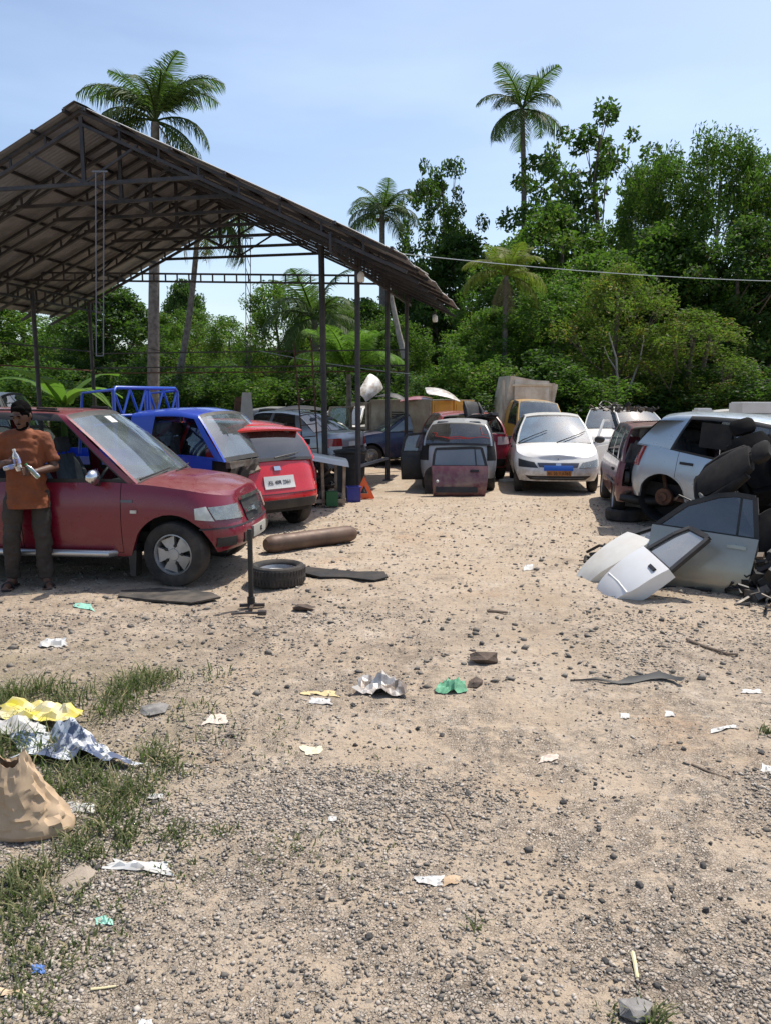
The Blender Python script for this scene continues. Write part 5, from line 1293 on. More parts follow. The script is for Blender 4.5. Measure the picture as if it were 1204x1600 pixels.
# ---- maroon van without its tail
P_PLUM = paint('paint_plum', (.115, .012, .028), .3, .5, .4)
az = 11; fwd = Vector((math.sin(R(az)), math.cos(R(az)), 0)); rc = at(1037, 800, 11.2); c_ = Vector((rc.x, rc.y, 0)) + fwd * 1.62
mv = Car('maroon_hatchback', 'stripped maroon hatchback with no tailgate or lights leaning by the right pile', 'car', c_, az, dict(
    L=3.3, W=1.46, zs=.28, rr=.12, br=.16, bowr=.03, ax=(1.0, -1.05), Rt=.27, arch=.32, belt=[(-1.65, .88), (-.8, .88), (.5, .87), (.9, .88), (1.3, .8), (1.65, .7)], tail=[(0, .03), (.3, 0), (1, .02)],
    gh=[(.8, .2, 'p'), (.72, .12, 'g'), (-.3, -.35, 'p'), (-.38, -.42, 'g'), (-1.05, -1.0, 'p'), (-1.14, -1.08, 'g'), (-1.52, -1.4, 'p'), (-1.62, -1.48, 'p')], roof=[(-1.5, 1.38), (-.8, 1.42), (.2, 1.4)], wt=.55, skip=('rear', 'rear_window', 'win3L', 'win5L', 'win1L'), doors=[(.7, -.33), (-.36, -1.08, -.95, .72)], wheels=(1, 1, 1, 1)), P_PLUM, roll=2)
one('rear_opening_junk', lambda b: (junk(b, (-1.66, -.6, .35), (-1.3, .6, .8), 46), b.box((-1.05, 0, .62), (.06, 1.2, .6), None, 0)), JM, mv.root)
one('inner_panel', lambda b: b.box((-.9, 0, 1.02), (.04, 1.1, .42), Matrix.Rotation(-.2, 3, 'Y')), P_PLUM, mv.root)
one('raised_tailgate', lambda b: b.grid([[Vector((x, y, 1.44 + .05 * (1 - (y / .6) ** 2) + (x + 1.5) * -.06)) for y in np.linspace(-.6, .6, 7)] for x in (-1.5, -1.75, -2.0, -2.15)]), M_BLACK, mv.root, 40)
mv.sides('side_moulding', [(-.2, .52), (-1.58, .52), (-1.58, .55), (-.2, .55)], .012, M_GREYPL, (1,)); one('spare_bumper', lambda b: b.tube([(-1.72, -.6, .42), (-1.78, -.2, .36), (-1.75, .3, .33), (-1.68, .66, .36)], [.06, .08, .08, .05], 8), M_BLACK, mv.root, 50)

# ---- pale blue silver hatchback lying nose down on the right
P_ICE = paint('paint_ice_silver', (.38, .46, .53), .2, .5, .30, .4, .6)
az = 134; fwd = Vector((math.sin(R(az)), math.cos(R(az)), 0)); lft = Vector((-fwd.y, fwd.x, 0)); hub = at(1036, 781, 10.8); c_ = Vector((hub.x, hub.y, 0)) + fwd * 1.16 + lft * .62
ice = Car('silver_hatchback', 'pale silver blue hatchback missing its rear wheel propped tail up behind the loose doors', 'car', c_, az, dict(
    L=3.55, W=1.55, zs=.24, rr=.26, br=.32, bowr=.07, ax=(1.2, -1.18), Rt=.28, arch=.335, belt=[(-1.78, .98), (-1.3, .97), (-.5, .90), (.5, .86), (.9, .88), (1.4, .8), (1.78, .7)], tail=[(0, .06), (.25, 0), (.5, 0), (.75, .05), (1, .12)],
    gh=[(.9, .2, 'p'), (.82, .12, 'g'), (-.22, -.2, 'p'), (-.34, -.3, 'g'), (-1.16, -.98, 'p'), (-1.66, -1.38, 'p')], roof=[(-1.45, 1.36), (-1.2, 1.42), (-.8, 1.455), (-.3, 1.47), (.25, 1.42)], wt=.56, glass=glass('side_tint', (.25, .28, .28), .1, .12), doors=[(.8, -.24, -.1, .74), (-.28, -1.02, -.88, .80)], wheels=(0, 0, 1, 0), skip=('win3R',)), P_ICE, pitch=5.0, z=.07)
ice.both(ice.rear, 'tail_light', [(.66, .68), (.82, .68), (.83, .96), (.70, .96)], .012, M_LAMPR)
one('brake_drum', lambda b: (b.lathe([(0, -.70), (.06, -.70), (.065, -.67), (.12, -.665), (.125, -.6), (.0, -.6)], 18, (-1.18, 0, .28)), b.bar((-1.18, -.62, .28), (-1.18, .6, .3), .08)), M_RUST, ice.root, 40)
one('wheel_well', lambda b: b.lathe([(.34, -.735), (.335, -.35), (0, -.35)], 24, (-1.18, 0, .28)), M_DARK, ice.root, 40)
one('suspension', lambda b: (b.tube([(-1.18, -.55, .3), (-1.3, -.5, .62)], .03, 8), b.bar((-1.18, -.6, .27), (-.7, -.5, .25), .05)), M_RUST, ice.root)
one('window_blind', lambda b: b.box((-.62, -.55, 1.2), (.42, .02, .34)), M_DARK, ice.root)
ice.plate('r', .6, '', M_WHITEPL, (.4, .1))
# ------------------------------------------------------------------ scrap, loose parts and yard things
# ---- yellow mini truck with a tilted box
P_YEL = paint('paint_yellow', (.50, .27, .03), .35, .5, .45)
M_BOXW = mat('box_panel', (.62, .56, .46), .7, col2=(.46, .38, .28), nscale=3, dirt=.4)
rc = at(838, 690, 21.5)
yt = Car('yellow_truck', 'yellow mini truck with a pale box body tilted behind its cab', 'truck', (rc.x, rc.y + .8), 176, dict(
    L=1.8, W=1.42, zs=.40, rf=.16, bf=.25, rr=.06, br=.08, bowf=.06, bowr=0, ax=(.3, -2.2), Rt=.28, tw=.16, rimr=.18, arch=.33, nl=.5, bowg=.06,
    belt=[(-.9, 1.06), (.3, 1.05), (.75, 1.0), (.9, .96)], nose=[(0, .0), (.5, .0), (1, .05)], tail=[(0, 0), (1, 0)], side=[(0, .97), (.3, 1), (.7, 1), (1, .96)],
    gh=[(.8, .30, 'p'), (.72, .22, 'g'), (-.4, -.36, 'p'), (-.88, -.86, 'p')], roof=[(-.9, 1.70), (-.3, 1.74), (.3, 1.69)], wt=.55, doors=[(.62, -.44)], wheels=(1, 1, 0, 0)), P_YEL, roll=-3)
yt.both(yt.front, 'headlight', [(.40, .74), (.64, .74), (.64, .88), (.40, .88)], .02, M_LAMP); yt.wipers((-.1, -.6), ln=.45, slope=.1)
one('box_body', lambda b: (b.box((-1.75, .05, 1.55), (1.7, 1.46, 1.62), Matrix.Rotation(-.13, 3, 'X')),), M_BOXW, yt.root)
def rib(b):
    for y in (-.72, .80):
        for k in range(3): b.box((-.88, y - .02 * k, 1.55), (.02, .03, 1.5), Matrix.Rotation(.06, 3, 'X'))
    b.box((-.86, .08, 2.2), (.08, 1.2, .06), Matrix.Rotation(.06, 3, 'X')); b.grid([[Vector((-.9 + .0 * k, y, 1.75)), Vector((-.72, y, 1.7)), Vector((-.9, y, 2.35))] for k, y in ((0, -.45), (1, .6))])
one('box_frame', rib, M_BOXW, yt.root)
one('chassis', lambda b: [b.bar((-.8, y, .5), (-2.7, y, .5), .08, .16) for y in (-.3, .3)] + [b.box((-1.75, 0, .68), (1.8, 1.3, .2))], M_STEEL, yt.root)
for sg in (1, -1): wheel(yt.root, (-2.2, sg * .6, .28), .28, .16, .18, 'steel', sg < 0, M_STEEL)
# ---- far bright blue truck
rc = at(768, 690, 25)
bt = Car('blue_truck', 'small bright blue truck cab far behind the crimson car', 'truck', (rc.x, rc.y + .8), 150, dict(
    L=1.7, W=1.45, zs=.4, rf=.16, bf=.25, rr=.06, br=.08, bowr=0, ax=(.3, -1.9), Rt=.28, arch=.33, nl=.5, belt=[(-.85, 1.06), (.85, 1.0)], nose=[(0, 0), (1, .05)], tail=[(0, 0), (1, 0)],
    gh=[(.75, .25, 'p'), (.68, .2, 'g'), (-.4, -.36, 'p'), (-.82, -.8, 'p')], roof=[(-.9, 1.62), (.3, 1.6)], wt=.54, wheels=(1, 1, 0, 0), glass=G_DARK), paint('paint_sky_blue', (.02, .15, .48), .15, .3))
one('roof_rack', lambda b: [b.tube([(x, -.6, 1.74), (x, .6, 1.74)], .02, 6) for x in (.1, -.3, -.7)] + [b.tube([(.1, y, 1.74), (-.7, y, 1.74)], .02, 6) for y in (-.6, 0, .6)] + [b.tube([(x, y, 1.62), (x, y, 1.76)], .02, 6) for x in (.1, -.7) for y in (-.55, .55)], M_BLUEM, bt.root)
one('load_bed', lambda b: (b.box((-1.7, 0, .75), (1.7, 1.4, .5)), b.bar((-.8, 0, .45), (-2.5, 0, .45), .3, .2)), P_BLUE, bt.root)
for sg in (1, -1): wheel(bt.root, (-1.9, sg * .6, .28), .28, .16, .18, 'steel', sg < 0, M_STEEL)
# ---- old box van body with yellow doors
vc = at(672, 640, 20.2); fw_ = Vector((-.62, .785, 0)); az = math.degrees(math.atan2(fw_.x, fw_.y))
van = empty('box_van', (vc.x, vc.y, 0), math.pi / 2 - R(az), 'old cream box van with yellow rear doors and scrap on its roof', 'van')
M_CREAM = mat('cream_panel', (.44, .40, .31), .75, col2=(.30, .25, .18), nscale=2.2, dirt=.6, dirtcol=(.16, .11, .07), mud=.4)
M_YELP = mat('yellow_panel', (.62, .31, .02), .6, col2=(.52, .25, .02), nscale=3, dirt=.25)
one('box_body', lambda b: b.box((1.3, -.8, 1.12), (2.6, 1.6, 1.30)), M_CREAM, van)
for k in range(2):
    d = one('rear_door', lambda b, k=k: (b.box((-.012, -.41 - .78 * k, 1.16), (.03, .74, 1.18)), b.box((-.03, -.41 - .78 * k, 1.16), (.02, .60, 1.0))), M_YELP, van)
    one('door_handle', lambda b, k=k: b.bar((-.05, -.7 - .2 * k, 1.0), (-.05, -.7 - .2 * k, 1.3), .03), M_STEEL, d)
one('side_strip', lambda b: [b.box((1.3, .006, z), (2.6, .02, .05)) for z in (1.70, .56)] + [b.box((x, .008, 1.12), (.03, .02, 1.2)) for x in (.02, .9, 1.75, 2.58)], M_CREAM, van)
one('vent_hatch', lambda b: [b.box((1.35, .012, 1.25 + .06 * k), (.5, .02, .03)) for k in range(4)], M_MAT, van)
def cab(b):
    for y in (-.02, -1.5):
        b.bar((2.75, y, .4), (2.75, y, 1.65), .09); b.bar((2.75, y, 1.65), (3.45, y, 1.60), .08); b.bar((3.45, y, 1.6), (3.85, y, .95), .07); b.bar((3.85, y, .95), (3.95, y, .35), .09); b.bar((2.75, y, .42), (3.95, y, .4), .12); b.bar((2.75, y, .95), (3.2, y, .95), .06)
    b.box((3.1, -.76, 1.66), (.8, 1.56, .05)); b.box((3.93, -.76, .66), (.06, 1.5, .56))
one('cab_shell', cab, M_CREAM, van)
one('cab_door', lambda b: (b.box((3.55, .42, .68), (.06, .86, .56)), b.bar((3.55, .02, .96), (3.5, .06, 1.55), .05), b.bar((3.5, .06, 1.55), (3.5, .75, 1.55), .05), b.bar((3.5, .75, 1.55), (3.55, .84, .96), .05)), M_CREAM, van)
one('cab_window', lambda b: b.add([(3.53, .04, .98), (3.53, .82, .98), (3.5, .74, 1.52), (3.5, .08, 1.52)], [(0, 1, 2, 3)]), glass('green_glass', (.55, .75, .68), .12, .2), van)
one('cab_seat_base', lambda b: (b.box((3.1, -.76, .62), (.7, 1.4, .4)), b.box((2.85, -.76, 1.0), (.14, 1.3, .5))), M_DARK, van)
one('chassis', lambda b: [b.bar((0, y, .42), (3.9, y, .42), .1, .12) for y in (-.4, -1.2)], M_STEEL, van)
for x in (.6, 3.2):
    for y in (-.1, -1.5): wheel(van, (x, y, .3), .3, .17, .19, 'steel', y < -.5, M_STEEL)
# things on the van roof
def panel(name, label, cat, pts_uv, M, m, bulge=.06, th=.012, nu=10, nv=8, rim=None):
    """curved sheet panel; pts_uv(u,v)->(x,y) in its plane, bulging along z"""
    b = MB(); P = []; Q = []
    for i in range(nv + 1):
        r1, r2 = [], []
        for j in range(nu + 1):
            u, v = j / nu, i / nv; x, y = pts_uv(u, v); z = bulge * (1 - (2 * u - 1) ** 2) * (1 - (2 * v - 1) ** 2 * .6); r1.append(M @ Vector((x, y, z))); r2.append(M @ Vector((x, y, z - th)))
        P.append(r1); Q.append(r2)
    b.grid(P); b.grid(Q, 0, True)
    for a, c in ((P[0], Q[0]), (P[-1], Q[-1])): b.grid([a, c])
    b.grid([[r[0] for r in P], [r[0] for r in Q]]); b.grid([[r[-1] for r in P], [r[-1] for r in Q]])
    o = b.mesh(name, 35, .0004); cen = M.translation.copy()
    for v in o.vertices: v.co -= cen
    o = link(name, o, m); o.location = cen
    return tag(o, label, cat)
def hood_shape(w0, w1, L, r=.12):
    def f(u, v):
        w = (w0 + (w1 - w0) * v); e = 1 - max(0, abs(2 * v - 1) - .8) * .5
        return ((u - .5) * w * e, (v - .5) * L + .06 * (1 - (2 * u - 1) ** 2) * (1 if v > .5 else -.2))
    return f
def basis(o, x, y, z=None):
    x = Vector(x).normalized(); y = Vector(y); y = (y - x * y.dot(x)).normalized(); z_ = x.cross(y); m = Matrix((x, y, z_)).transposed().to_4x4(); m.translation = Vector(o); return m
panel('car_bonnet', 'white car bonnet lying on the roof of the box van', 'car part', hood_shape(.95, .8, .75), basis(at(689, 617, 20.6) + Vector((0, 0, .02)), (.95, .2, -.22), (-.1, .8, .22)), P_WHITE, .10)
panel('car_panel', 'white curved body panel standing upright at the van roof end', 'car part', hood_shape(.35, .6, .85), basis(at(577, 608, 21.6), (.55, .1, -.6), (-.45, .1, .8)), P_WHITE, .14)
panel('car_panel', 'dark red crumpled panel lying on the van roof', 'car part', hood_shape(.9, .8, .6), basis(at(650, 624, 20.9), (.95, -.1, .05), (0, 1, .1)), P_RED2, .08)
panel('car_panel', 'black bent panel lying on the van roof beside the post', 'car part', hood_shape(.9, .7, .5), basis(at(612, 622, 21.4), (.9, -.3, -.12), (.1, 1, .1)), M_BLACK, .13)
def lone_seat(loc, rot, m, label, s=1.0, cat='car seat', name='car_seat', group=None):
    o = put_seat(None, loc, m, 0, name); o.rotation_euler = rot; o.scale = (s, s, s); return tag(o, label, cat, group)
lone_seat(at(733, 650, 17.4), (.2, -1.1, 1.9), M_BLACK, 'black car seat heaped on the roof of the crimson car', .95)

# ---- cut front end under a white bonnet
fc = gr(500, 786); fe = empty('cut_front_end', (fc.x, fc.y, 0), R(12), 'cut off car front end with a white bonnet and bare engine parts', 'car part')
one('bonnet', lambda b: b.grid([[Vector((x * (1 - .10 * abs(y)), y * .62 - .05, .88 - .16 * (x + .42) / .9 + .06 * (1 - y * y) - (.04 if abs(y) > .9 else 0))) for x in np.linspace(-.46, .46, 9)] for y in np.linspace(-1, 1, 9)]), P_WHITE, fe, 40)
one('frame', lambda b: (b.bar((.34, -.5, .02), (.36, -.5, .70), .05), b.bar((.0, -.5, .02), (-.02, -.5, .76), .05), b.bar((-.42, -.5, .0), (-.42, -.5, .82), .05), b.bar((.36, .5, .0), (.36, .5, .7), .05), b.bar((-.42, .5, .0), (-.42, .5, .82), .05), b.bar((-.4, -.5, .1), (.36, -.5, .1), .06), b.bar((.36, -.5, .1), (.36, .5, .1), .06), b.bar((-.42, -.5, .1), (-.42, .5, .1), .06)), mat('bare_frame', (.33, .27, .2), .7, col2=(.15, .1, .07)), fe)
one('engine_parts', lambda b: (junk(b, (-.4, -.4, .05), (.26, .4, .62), 60)), JM, fe)
one('reservoir', lambda b: (b.ball((-.22, -.42, .42), (.12, .1, .12), 10), b.ball((-.2, -.46, .28), (.08, .08, .10), 8)), mat('old_plastic', (.45, .40, .28), .6, dirt=.4), fe, 60)
one('battery_case', lambda b: b.box((.14, -.5, .14), (.2, .16, .24)), mat('green_plastic', (.01, .10, .03), .5), fe)
# dark bin beside
one_b = MB(); one_b.lathe([(0, 0), (.26, 0), (.30, .75), (.33, .78), (.33, .82), (.28, .82), (.24, .05)], 18, axis='z'); o = one_b.build('black_drum', M_BLACK, None, 40); q = gr(548, 768); o.location = (q.x, q.y, 0); tag(o, 'black plastic drum behind the cut front end', 'drum')
one_b = MB(); one_b.lathe([(0, 0), (.28, 0), (.34, .8), (.37, .82), (.37, .86), (.31, .86), (.27, .05)], 20, axis='z'); o = one_b.build('black_tub', M_BLACK, None, 40); q = gr(800, 735); o.location = (q.x, q.y, 0); tag(o, 'black round tub between the crimson car and white hatchback', 'tub')
# blue crate
q = gr(552, 783); cr = empty('blue_crate', (q.x, q.y, 0), .2, 'small blue plastic box beside the orange warning triangle', 'box'); M_BLU = mat('blue_plastic', (.02, .03, .26), .5, dirt=.2)
one('side', lambda b: (b.box((0, 0, .01), (.24, .2, .02)), b.box((.11, 0, .13), (.016, .2, .24)), b.box((-.11, 0, .13), (.016, .2, .24)), b.box((0, .092, .13), (.204, .016, .24)), b.box((0, -.092, .13), (.204, .016, .24))), M_BLU, cr)
one('rim', lambda b: (b.box((.118, 0, .258), (.03, .23, .016)), b.box((-.118, 0, .258), (.03, .23, .016)), b.box((0, .107, .258), (.206, .02, .016)), b.box((0, -.107, .258), (.206, .02, .016))), M_BLU, cr)
# warning triangle
q = gr(569, 780); tr = empty('warning_triangle', (q.x, q.y, 0), .1, 'orange folding warning triangle standing by the shed post', 'warning triangle')
M_ORG = mat('orange_reflector', (.85, .11, .01), .35, coat=.5)
def tri(b, r0, r1, th):
    P0 = [Vector((r0 * math.sin(a), 0, r0 * math.cos(a))) for a in (0, 2.094, 4.189)]; P1 = [Vector((r1 * math.sin(a), 0, r1 * math.cos(a))) for a in (0, 2.094, 4.189)]; c = Vector((0, 0, .02 + r0 / 2)); vs = []
    for y in (-th, th): vs += [p * 1 + c + Vector((0, y, 0)) for p in P0] + [p + c + Vector((0, y, 0)) for p in P1]
    fs = []
    for i in range(3):
        j = (i + 1) % 3; fs += [(i, j, 3 + j, 3 + i), (6 + i, 9 + i, 9 + j, 6 + j), (i, 6 + i, 6 + j, j), (3 + i, 3 + j, 9 + j, 9 + i)]
    b.add(vs, fs)
o = one('reflector_frame', lambda b: tri(b, .27, .105, .012), M_ORG, tr); o.scale = (.82, 1, 1.0)
o = one('inner_panel', lambda b: tri(b, .085, .05, .008), M_INK, tr); o.location = (0, 0, .095); o.scale = (.82, 1, 1)
one('stand', lambda b: (b.bar((-.16, -.1, .012), (.16, .1, .012), .025, .012), b.bar((-.16, .1, .022), (.16, -.1, .022), .025, .008)), M_ORG, tr)

# ---- rusty gas cylinder lying on the sand
A = gr(418, 866); B = gr(556, 846); d = (B - A).normalized(); r_ = .108
cy = empty('gas_cylinder', (A.x, A.y, 0), math.atan2(d.y, d.x), 'long rusty brown gas cylinder lying beside the maroon wagon', 'cylinder'); Lc = (B - A).length
one('tank', lambda b: b.lathe([(.0, -.02), (.07, -.02), (.095, .02), (r_, .07), (r_, Lc - .13), (.085, Lc - .05), (.05, Lc - .01), (.03, Lc)], 24, (0, 0, r_ + .005), 'x'), mat('rust_tank', (.12, .07, .048), .55, metal=.25, col2=(.07, .04, .03), nscale=4, dirt=.3), cy, 40)
one('valve_neck', lambda b: b.lathe([(.03, Lc - .005), (.022, Lc + .02), (.022, Lc + .05), (0, Lc + .05)], 12, (0, 0, r_ + .005), 'x'), M_STEEL, cy, 40)
# ---- loose tyre
q = gr(432, 915); ty = empty('loose_tyre', (q.x, q.y + .10, .0), 0, 'worn black tyre lying flat in front of the maroon wagon', 'tyre')
b = MB(); b.lathe([(.20, .02), (.23, .0), (.265, .012), (.275, .03), (.278, .10), (.275, .17), (.262, .19), (.23, .20), (.20, .185), (.185, .16), (.185, .05)], 36, axis='z', closed=True); b.build('casing', M_RUBBER, ty, 35)
b = MB()
for k in range(48):
    a = 2 * math.pi * k / 48; Rm = Matrix.Rotation(a, 3, 'Z'); b.box(Rm @ Vector((.277, 0, .145)), (.008, .018, .05), Rm); b.box(Rm @ Vector((.277, .01, .06)), (.008, .018, .05), Rm)
b.build('tread', M_RUBBER, ty)
b = MB(); b.lathe([(.19, .05), (.19, .15), (.175, .155), (.165, .12), (.11, .10), (.05, .11), (0, .11)], 24, axis='z'); b.build('rim', M_ALLOY, ty, 35)
q = gr(975, 812); ty2 = empty('flat_tyre', (q.x, q.y, 0), 0, 'black tyre lying under the tail of the stripped maroon hatchback', 'tyre')
b = MB(); b.lathe([(.20, .02), (.23, .0), (.275, .012), (.29, .03), (.292, .09), (.29, .15), (.27, .17), (.23, .175), (.20, .165), (.185, .14), (.185, .05)], 32, axis='z', closed=True); b.build('casing', M_RUBBER, ty2, 35)
# ---- iron post on a cross foot
q = gr(393, 948); st = empty('iron_stand', (q.x, q.y, 0), 0, 'thin black iron post on a small cross foot by the loose tyre', 'stand')
one('post', lambda b: (b.tube([(0, 0, .03), (.004, 0, .70)], .023, 10), b.tube([(0, 0, .02), (0, 0, .09)], .034, 10)), M_BLACK, st, 40)
one('foot', lambda b: (b.bar((-.10, -.02, .018), (.12, .0, .018), .03, .025), b.bar((.0, .12, .016), (.02, -.14, .016), .03, .025)), M_STEEL, st)
one_b = MB(); one_b.box((0, 0, .02), (.07, .05, .035)); one_b.tube([(-.02, 0, .02), (-.14, .01, .018), (-.26, -.02, .018)], .012, 6); o = one_b.build('jack_handle', M_STEEL); q = gr(410, 962); o.location = (q.x, q.y, .005); tag(o, 'short dark iron jack handle lying beside the iron stand', 'tool')

# ---- doors
def door_obj(name, label, M, m, L=1.05, hb=.66, hw=.42, front_rake=.32, rear_rake=.06, glassm=None, handle=True, trim=True, molding=False, arch=False, gsplit=True):
    """x runs from the hinge edge (0) to the latch edge (L), y is outwards, z up"""
    root = empty(name, (0, 0, 0), 0, label, 'car door'); root.matrix_world = M
    def xe(v): return (.03 * (1 - v), L - .05 * (1 - v) ** 2 - (.12 * max(0, .45 - v) / .45 if arch else 0))
    def bul(u, v): return .055 * (1 - (2 * v - 1.05) ** 2 * .85) + .012 * (1 - (2 * u - 1) ** 2) - .02 * max(0, .15 - v) / .15
    for nm, off, mm in (('outer_panel', 0, m), ('inner_panel', -.10, M_GREYPL if trim else m)):
        b = MB(); P = []
        for i in range(11):
            v = i / 10; x0, x1 = xe(v); P.append([Vector((x0 + (x1 - x0) * j / 10, bul(j / 10, v) * (1 if off == 0 else .2) + off, v * hb)) for j in range(11)])
        b.grid(P, 0, off == 0)
        if off == 0:
            E = [[p + Vector((0, -.10 - p.y, 0)) for p in r] for r in P]
            for a, c in ((P[0], E[0]), (P[-1], E[-1])): b.grid([a, c])
            b.grid([[r[0] for r in P], [r[0] for r in E]]); b.grid([[r[-1] for r in P], [r[-1] for r in E]])
        b.build(nm, mm, root, 40, .0004)
    y = -.03; zt = hb + hw; F = [Vector((.03, y, hb)), Vector((.03 + front_rake * .55, y - .02, hb + hw * .62)), Vector((.03 + front_rake * 1.15, y - .04, zt - .03)), Vector((L * .72, y - .045, zt)), Vector((L - rear_rake - .04, y - .04, zt - .01)), Vector((L - .02, y, hb))]
    b = MB()
    for a, c in zip(F[:-1], F[1:]): b.bar(a, c, .045, .04, 0, (0, 1, 0))
    b.bar(F[0], F[-1], .05, .03); b.build('window_frame', M_BLACK, root)
    cen = sum(F, Vector()) / 6; b = MB(); b.add([p.lerp(cen, .02) for p in F], [tuple(range(6))]); b.build('window', glassm or G_DARK, root)
    if gsplit: one('window_post', lambda b: b.bar(Vector((L * .80, y, hb)), Vector((L * .80 - .02, y - .045, zt - .01)), .02, .02), M_BLACK, root)
    if handle: one('handle', lambda b: (b.box((L - .17, .052, hb * .83), (.17, .022, .030)), b.box((L - .17, .036, hb * .83), (.13, .02, .045))), m, root, 30)
    if molding: one('side_moulding', lambda b: b.box((L * .5, .062, hb * .42), (L * .8, .03, .07)), m, root)
    return root
P_SAGE = paint('paint_sage', (.33, .33, .285), .15, .25, .32, .5, .5)
def frame_m(o, x, z):
    z = Vector(z).normalized(); x = Vector(x); x = (x - z * x.dot(z)).normalized(); y = x.cross(z); m = Matrix((x, y, z)).transposed().to_4x4(); m.translation = Vector(o); return m
B0 = gr(1003, 911); B1 = gr(1168, 933); xv = (B1 - B0).normalized(); nv = Vector((xv.y, -xv.x, 0))
door_obj('car_door', 'large grey green front door leaning upright on the right pile', frame_m(B0, xv, Vector((0, 0, 1)) - nv * .2 + xv * .06), P_SAGE, L=.98, hb=.60, hw=.40, front_rake=.46)
# white doors leaning over to the right, sills on the sand
P_WDOOR = paint('paint_white_door', (.72, .72, .71), .15, 0, .4)
W0 = gr(979, 938); door_obj('car_door', 'white car door with its window leaning over on the sand, nearest of the doors', frame_m(W0 + Vector((-.19, .46, .01)), (.4, -1, 0), (.72, -.04, .62)), P_WDOOR, L=.52, hb=.62, hw=.46, front_rake=.08, glassm=glass('pale_glass', (.55, .66, .68), .3, .25), trim=False, molding=False, arch=True, gsplit=False, handle=False)
W1 = gr(930, 914); door_obj('car_door', 'dirty white car door lying behind the nearest white door', frame_m(W1 + Vector((-.12, .42, .01)), (.32, -1, 0), (.78, .18, .55)), paint('paint_white_old', (.66, .64, .58), .5, .0, .5), L=.46, hb=.74, hw=.30, front_rake=.2, glassm=G_CLEAR, trim=False, arch=True, handle=False, gsplit=False)
wd = [c for c in bpy.data.objects if c.get('label', '').startswith('white car door with')][0]
one('handle_recess', lambda b: b.box((.40, .050, .52), (.10, .02, .035)), M_INK, wd); one('lower_crease', lambda b: b.tube([(.05, .048, .20), (.26, .056, .21), (.46, .048, .20)], .010, 6), P_WDOOR, wd, 60)
# maroon door and dark doors against the silver estate
D0 = at(697, 768, 14.35); D1 = at(760, 762, 14.35)
def standing(o, x, lean, nrm): z = Vector((0, 0, 1)) - Vector(nrm) * lean; return frame_m(o, x, z)
door_obj('car_door', 'maroon car door with window leaning against the silver estate', standing((at(674, 768, 14.3).x, 14.3, .02), (1, .05, 0), .22, (0, -1, 0)), P_PLUM, L=1.06, hb=.56, hw=.36, front_rake=.05, glassm=glass('grey_tint', (.3, .34, .35), .12, .12), handle=False)
o = [c for c in bpy.data.objects if c.get('label', '').startswith('maroon car door')][0]
one('handle', lambda b: b.box((.8, .06, .46), (.16, .03, .04)), M_BLACK, o); one('lock_knob', lambda b: b.ball((.1, .062, .26), .03, 8), M_WHITEPL, o)
one('lower_trim', lambda b: b.box((.46, .058, .10), (.78, .03, .10)), M_BLACK, o)
door_obj('car_door', 'black trimmed door standing open at the left of the silver estate', standing((at(626, 742, 15.2).x, 15.2, .22), (1, .22, 0), .05, (0, -1, 0)), M_BLACK, L=.62, hb=.56, hw=.36, front_rake=.1, glassm=glass('grey_tint', (.3, .34, .35), .12, .12), handle=False)
q = gr(680, 771); b = MB(); b.prism([(.22 * math.cos(a) * 1.0, .32 + .22 * math.sin(a)) if math.sin(a) > -.3 else (.21 * (1 if math.cos(a) > 0 else -1), .0) for a in [2 * math.pi * i / 20 for i in range(20)]], .04, Matrix.Rotation(math.pi / 2 - .2, 4, 'X')); o = b.build('door_trim_panel', M_MAT, None, 30); o.location = (q.x, q.y, 0); o.rotation_euler = (0, 0, .15); tag(o, 'dark rounded door trim panel leaning at the foot of the silver estate', 'car part')
q = gr(800, 752); one_b = MB(); one_b.box((0, 0, .03), (.5, .16, .05)); o = one_b.build('plank', M_WHITEPL); o.location = (q.x - .05, q.y, 0); o.rotation_euler = (0, 0, .5); tag(o, 'short pale board on the sand left of the white hatchback', 'board')

# ---- heap of seats and black scrap at right
def heap(name, label, c, rx, ry, h, n, seed, mats=JM):
    random.seed(seed); b = MB()
    for i in range(n):
        a = random.uniform(0, 6.28); t = math.sqrt(random.random()); x = rx * t * math.cos(a); y = ry * t * math.sin(a); z = h * (1 - t ** 1.5) * random.uniform(.1, 1); p = Vector((x, y, z + .04)); k = random.random()
        if k < .5:
            q1 = p + Vector((random.uniform(-.25, .25), random.uniform(-.25, .25), random.uniform(-.12, .12))); q2 = q1 + Vector((random.uniform(-.2, .2), random.uniform(-.2, .2), random.uniform(-.15, .1)))
            for q in (q1, q2): q.z = max(.01, q.z)
            b.tube([p, q1, q2], random.uniform(.006, .02), 5, random.randint(0, 2))
        else: b.box(p, [random.uniform(.02, .15) for _ in range(3)], Euler((random.random() * 3, random.random() * 3, random.random() * 3)).to_matrix(), random.randint(0, 2))
    o = b.build(name, mats); o.location = c; return tag(o, label, 'scrap', kind='stuff')
heap('scrap_heap', 'low tangle of black wires and engine scrap beside the white doors', (2.85, 8.05, 0), .6, .6, .28, 330, 3)
heap('scrap_heap', 'black mound of trim and engine parts under the car seats', (4.0, 8.35, 0), 1.05, .6, 1.15, 900, 4)
heap('scrap_heap', 'dark tangle of wiring and brackets at the right picture edge', (3.75, 6.95, 0), .45, .35, .6, 320, 5)
M_SEATB = mat('black_seat_cloth', (.006, .006, .007), .9, col2=(.013, .012, .012), nscale=6, dirt=.04, spec=.12)
M_SEATG = mat('worn_seat_leather', (.010, .009, .009), .75, col2=(.022, .019, .017), nscale=5, dirt=.08, spec=.2)
sx = at(1095, 770, 8.05); lone_seat(sx + Vector((-.05, 0, -.1)), (1.0, .75, .5), M_SEATG, 'long dark seat cushion lying slanted on the scrap mound', 1.0)
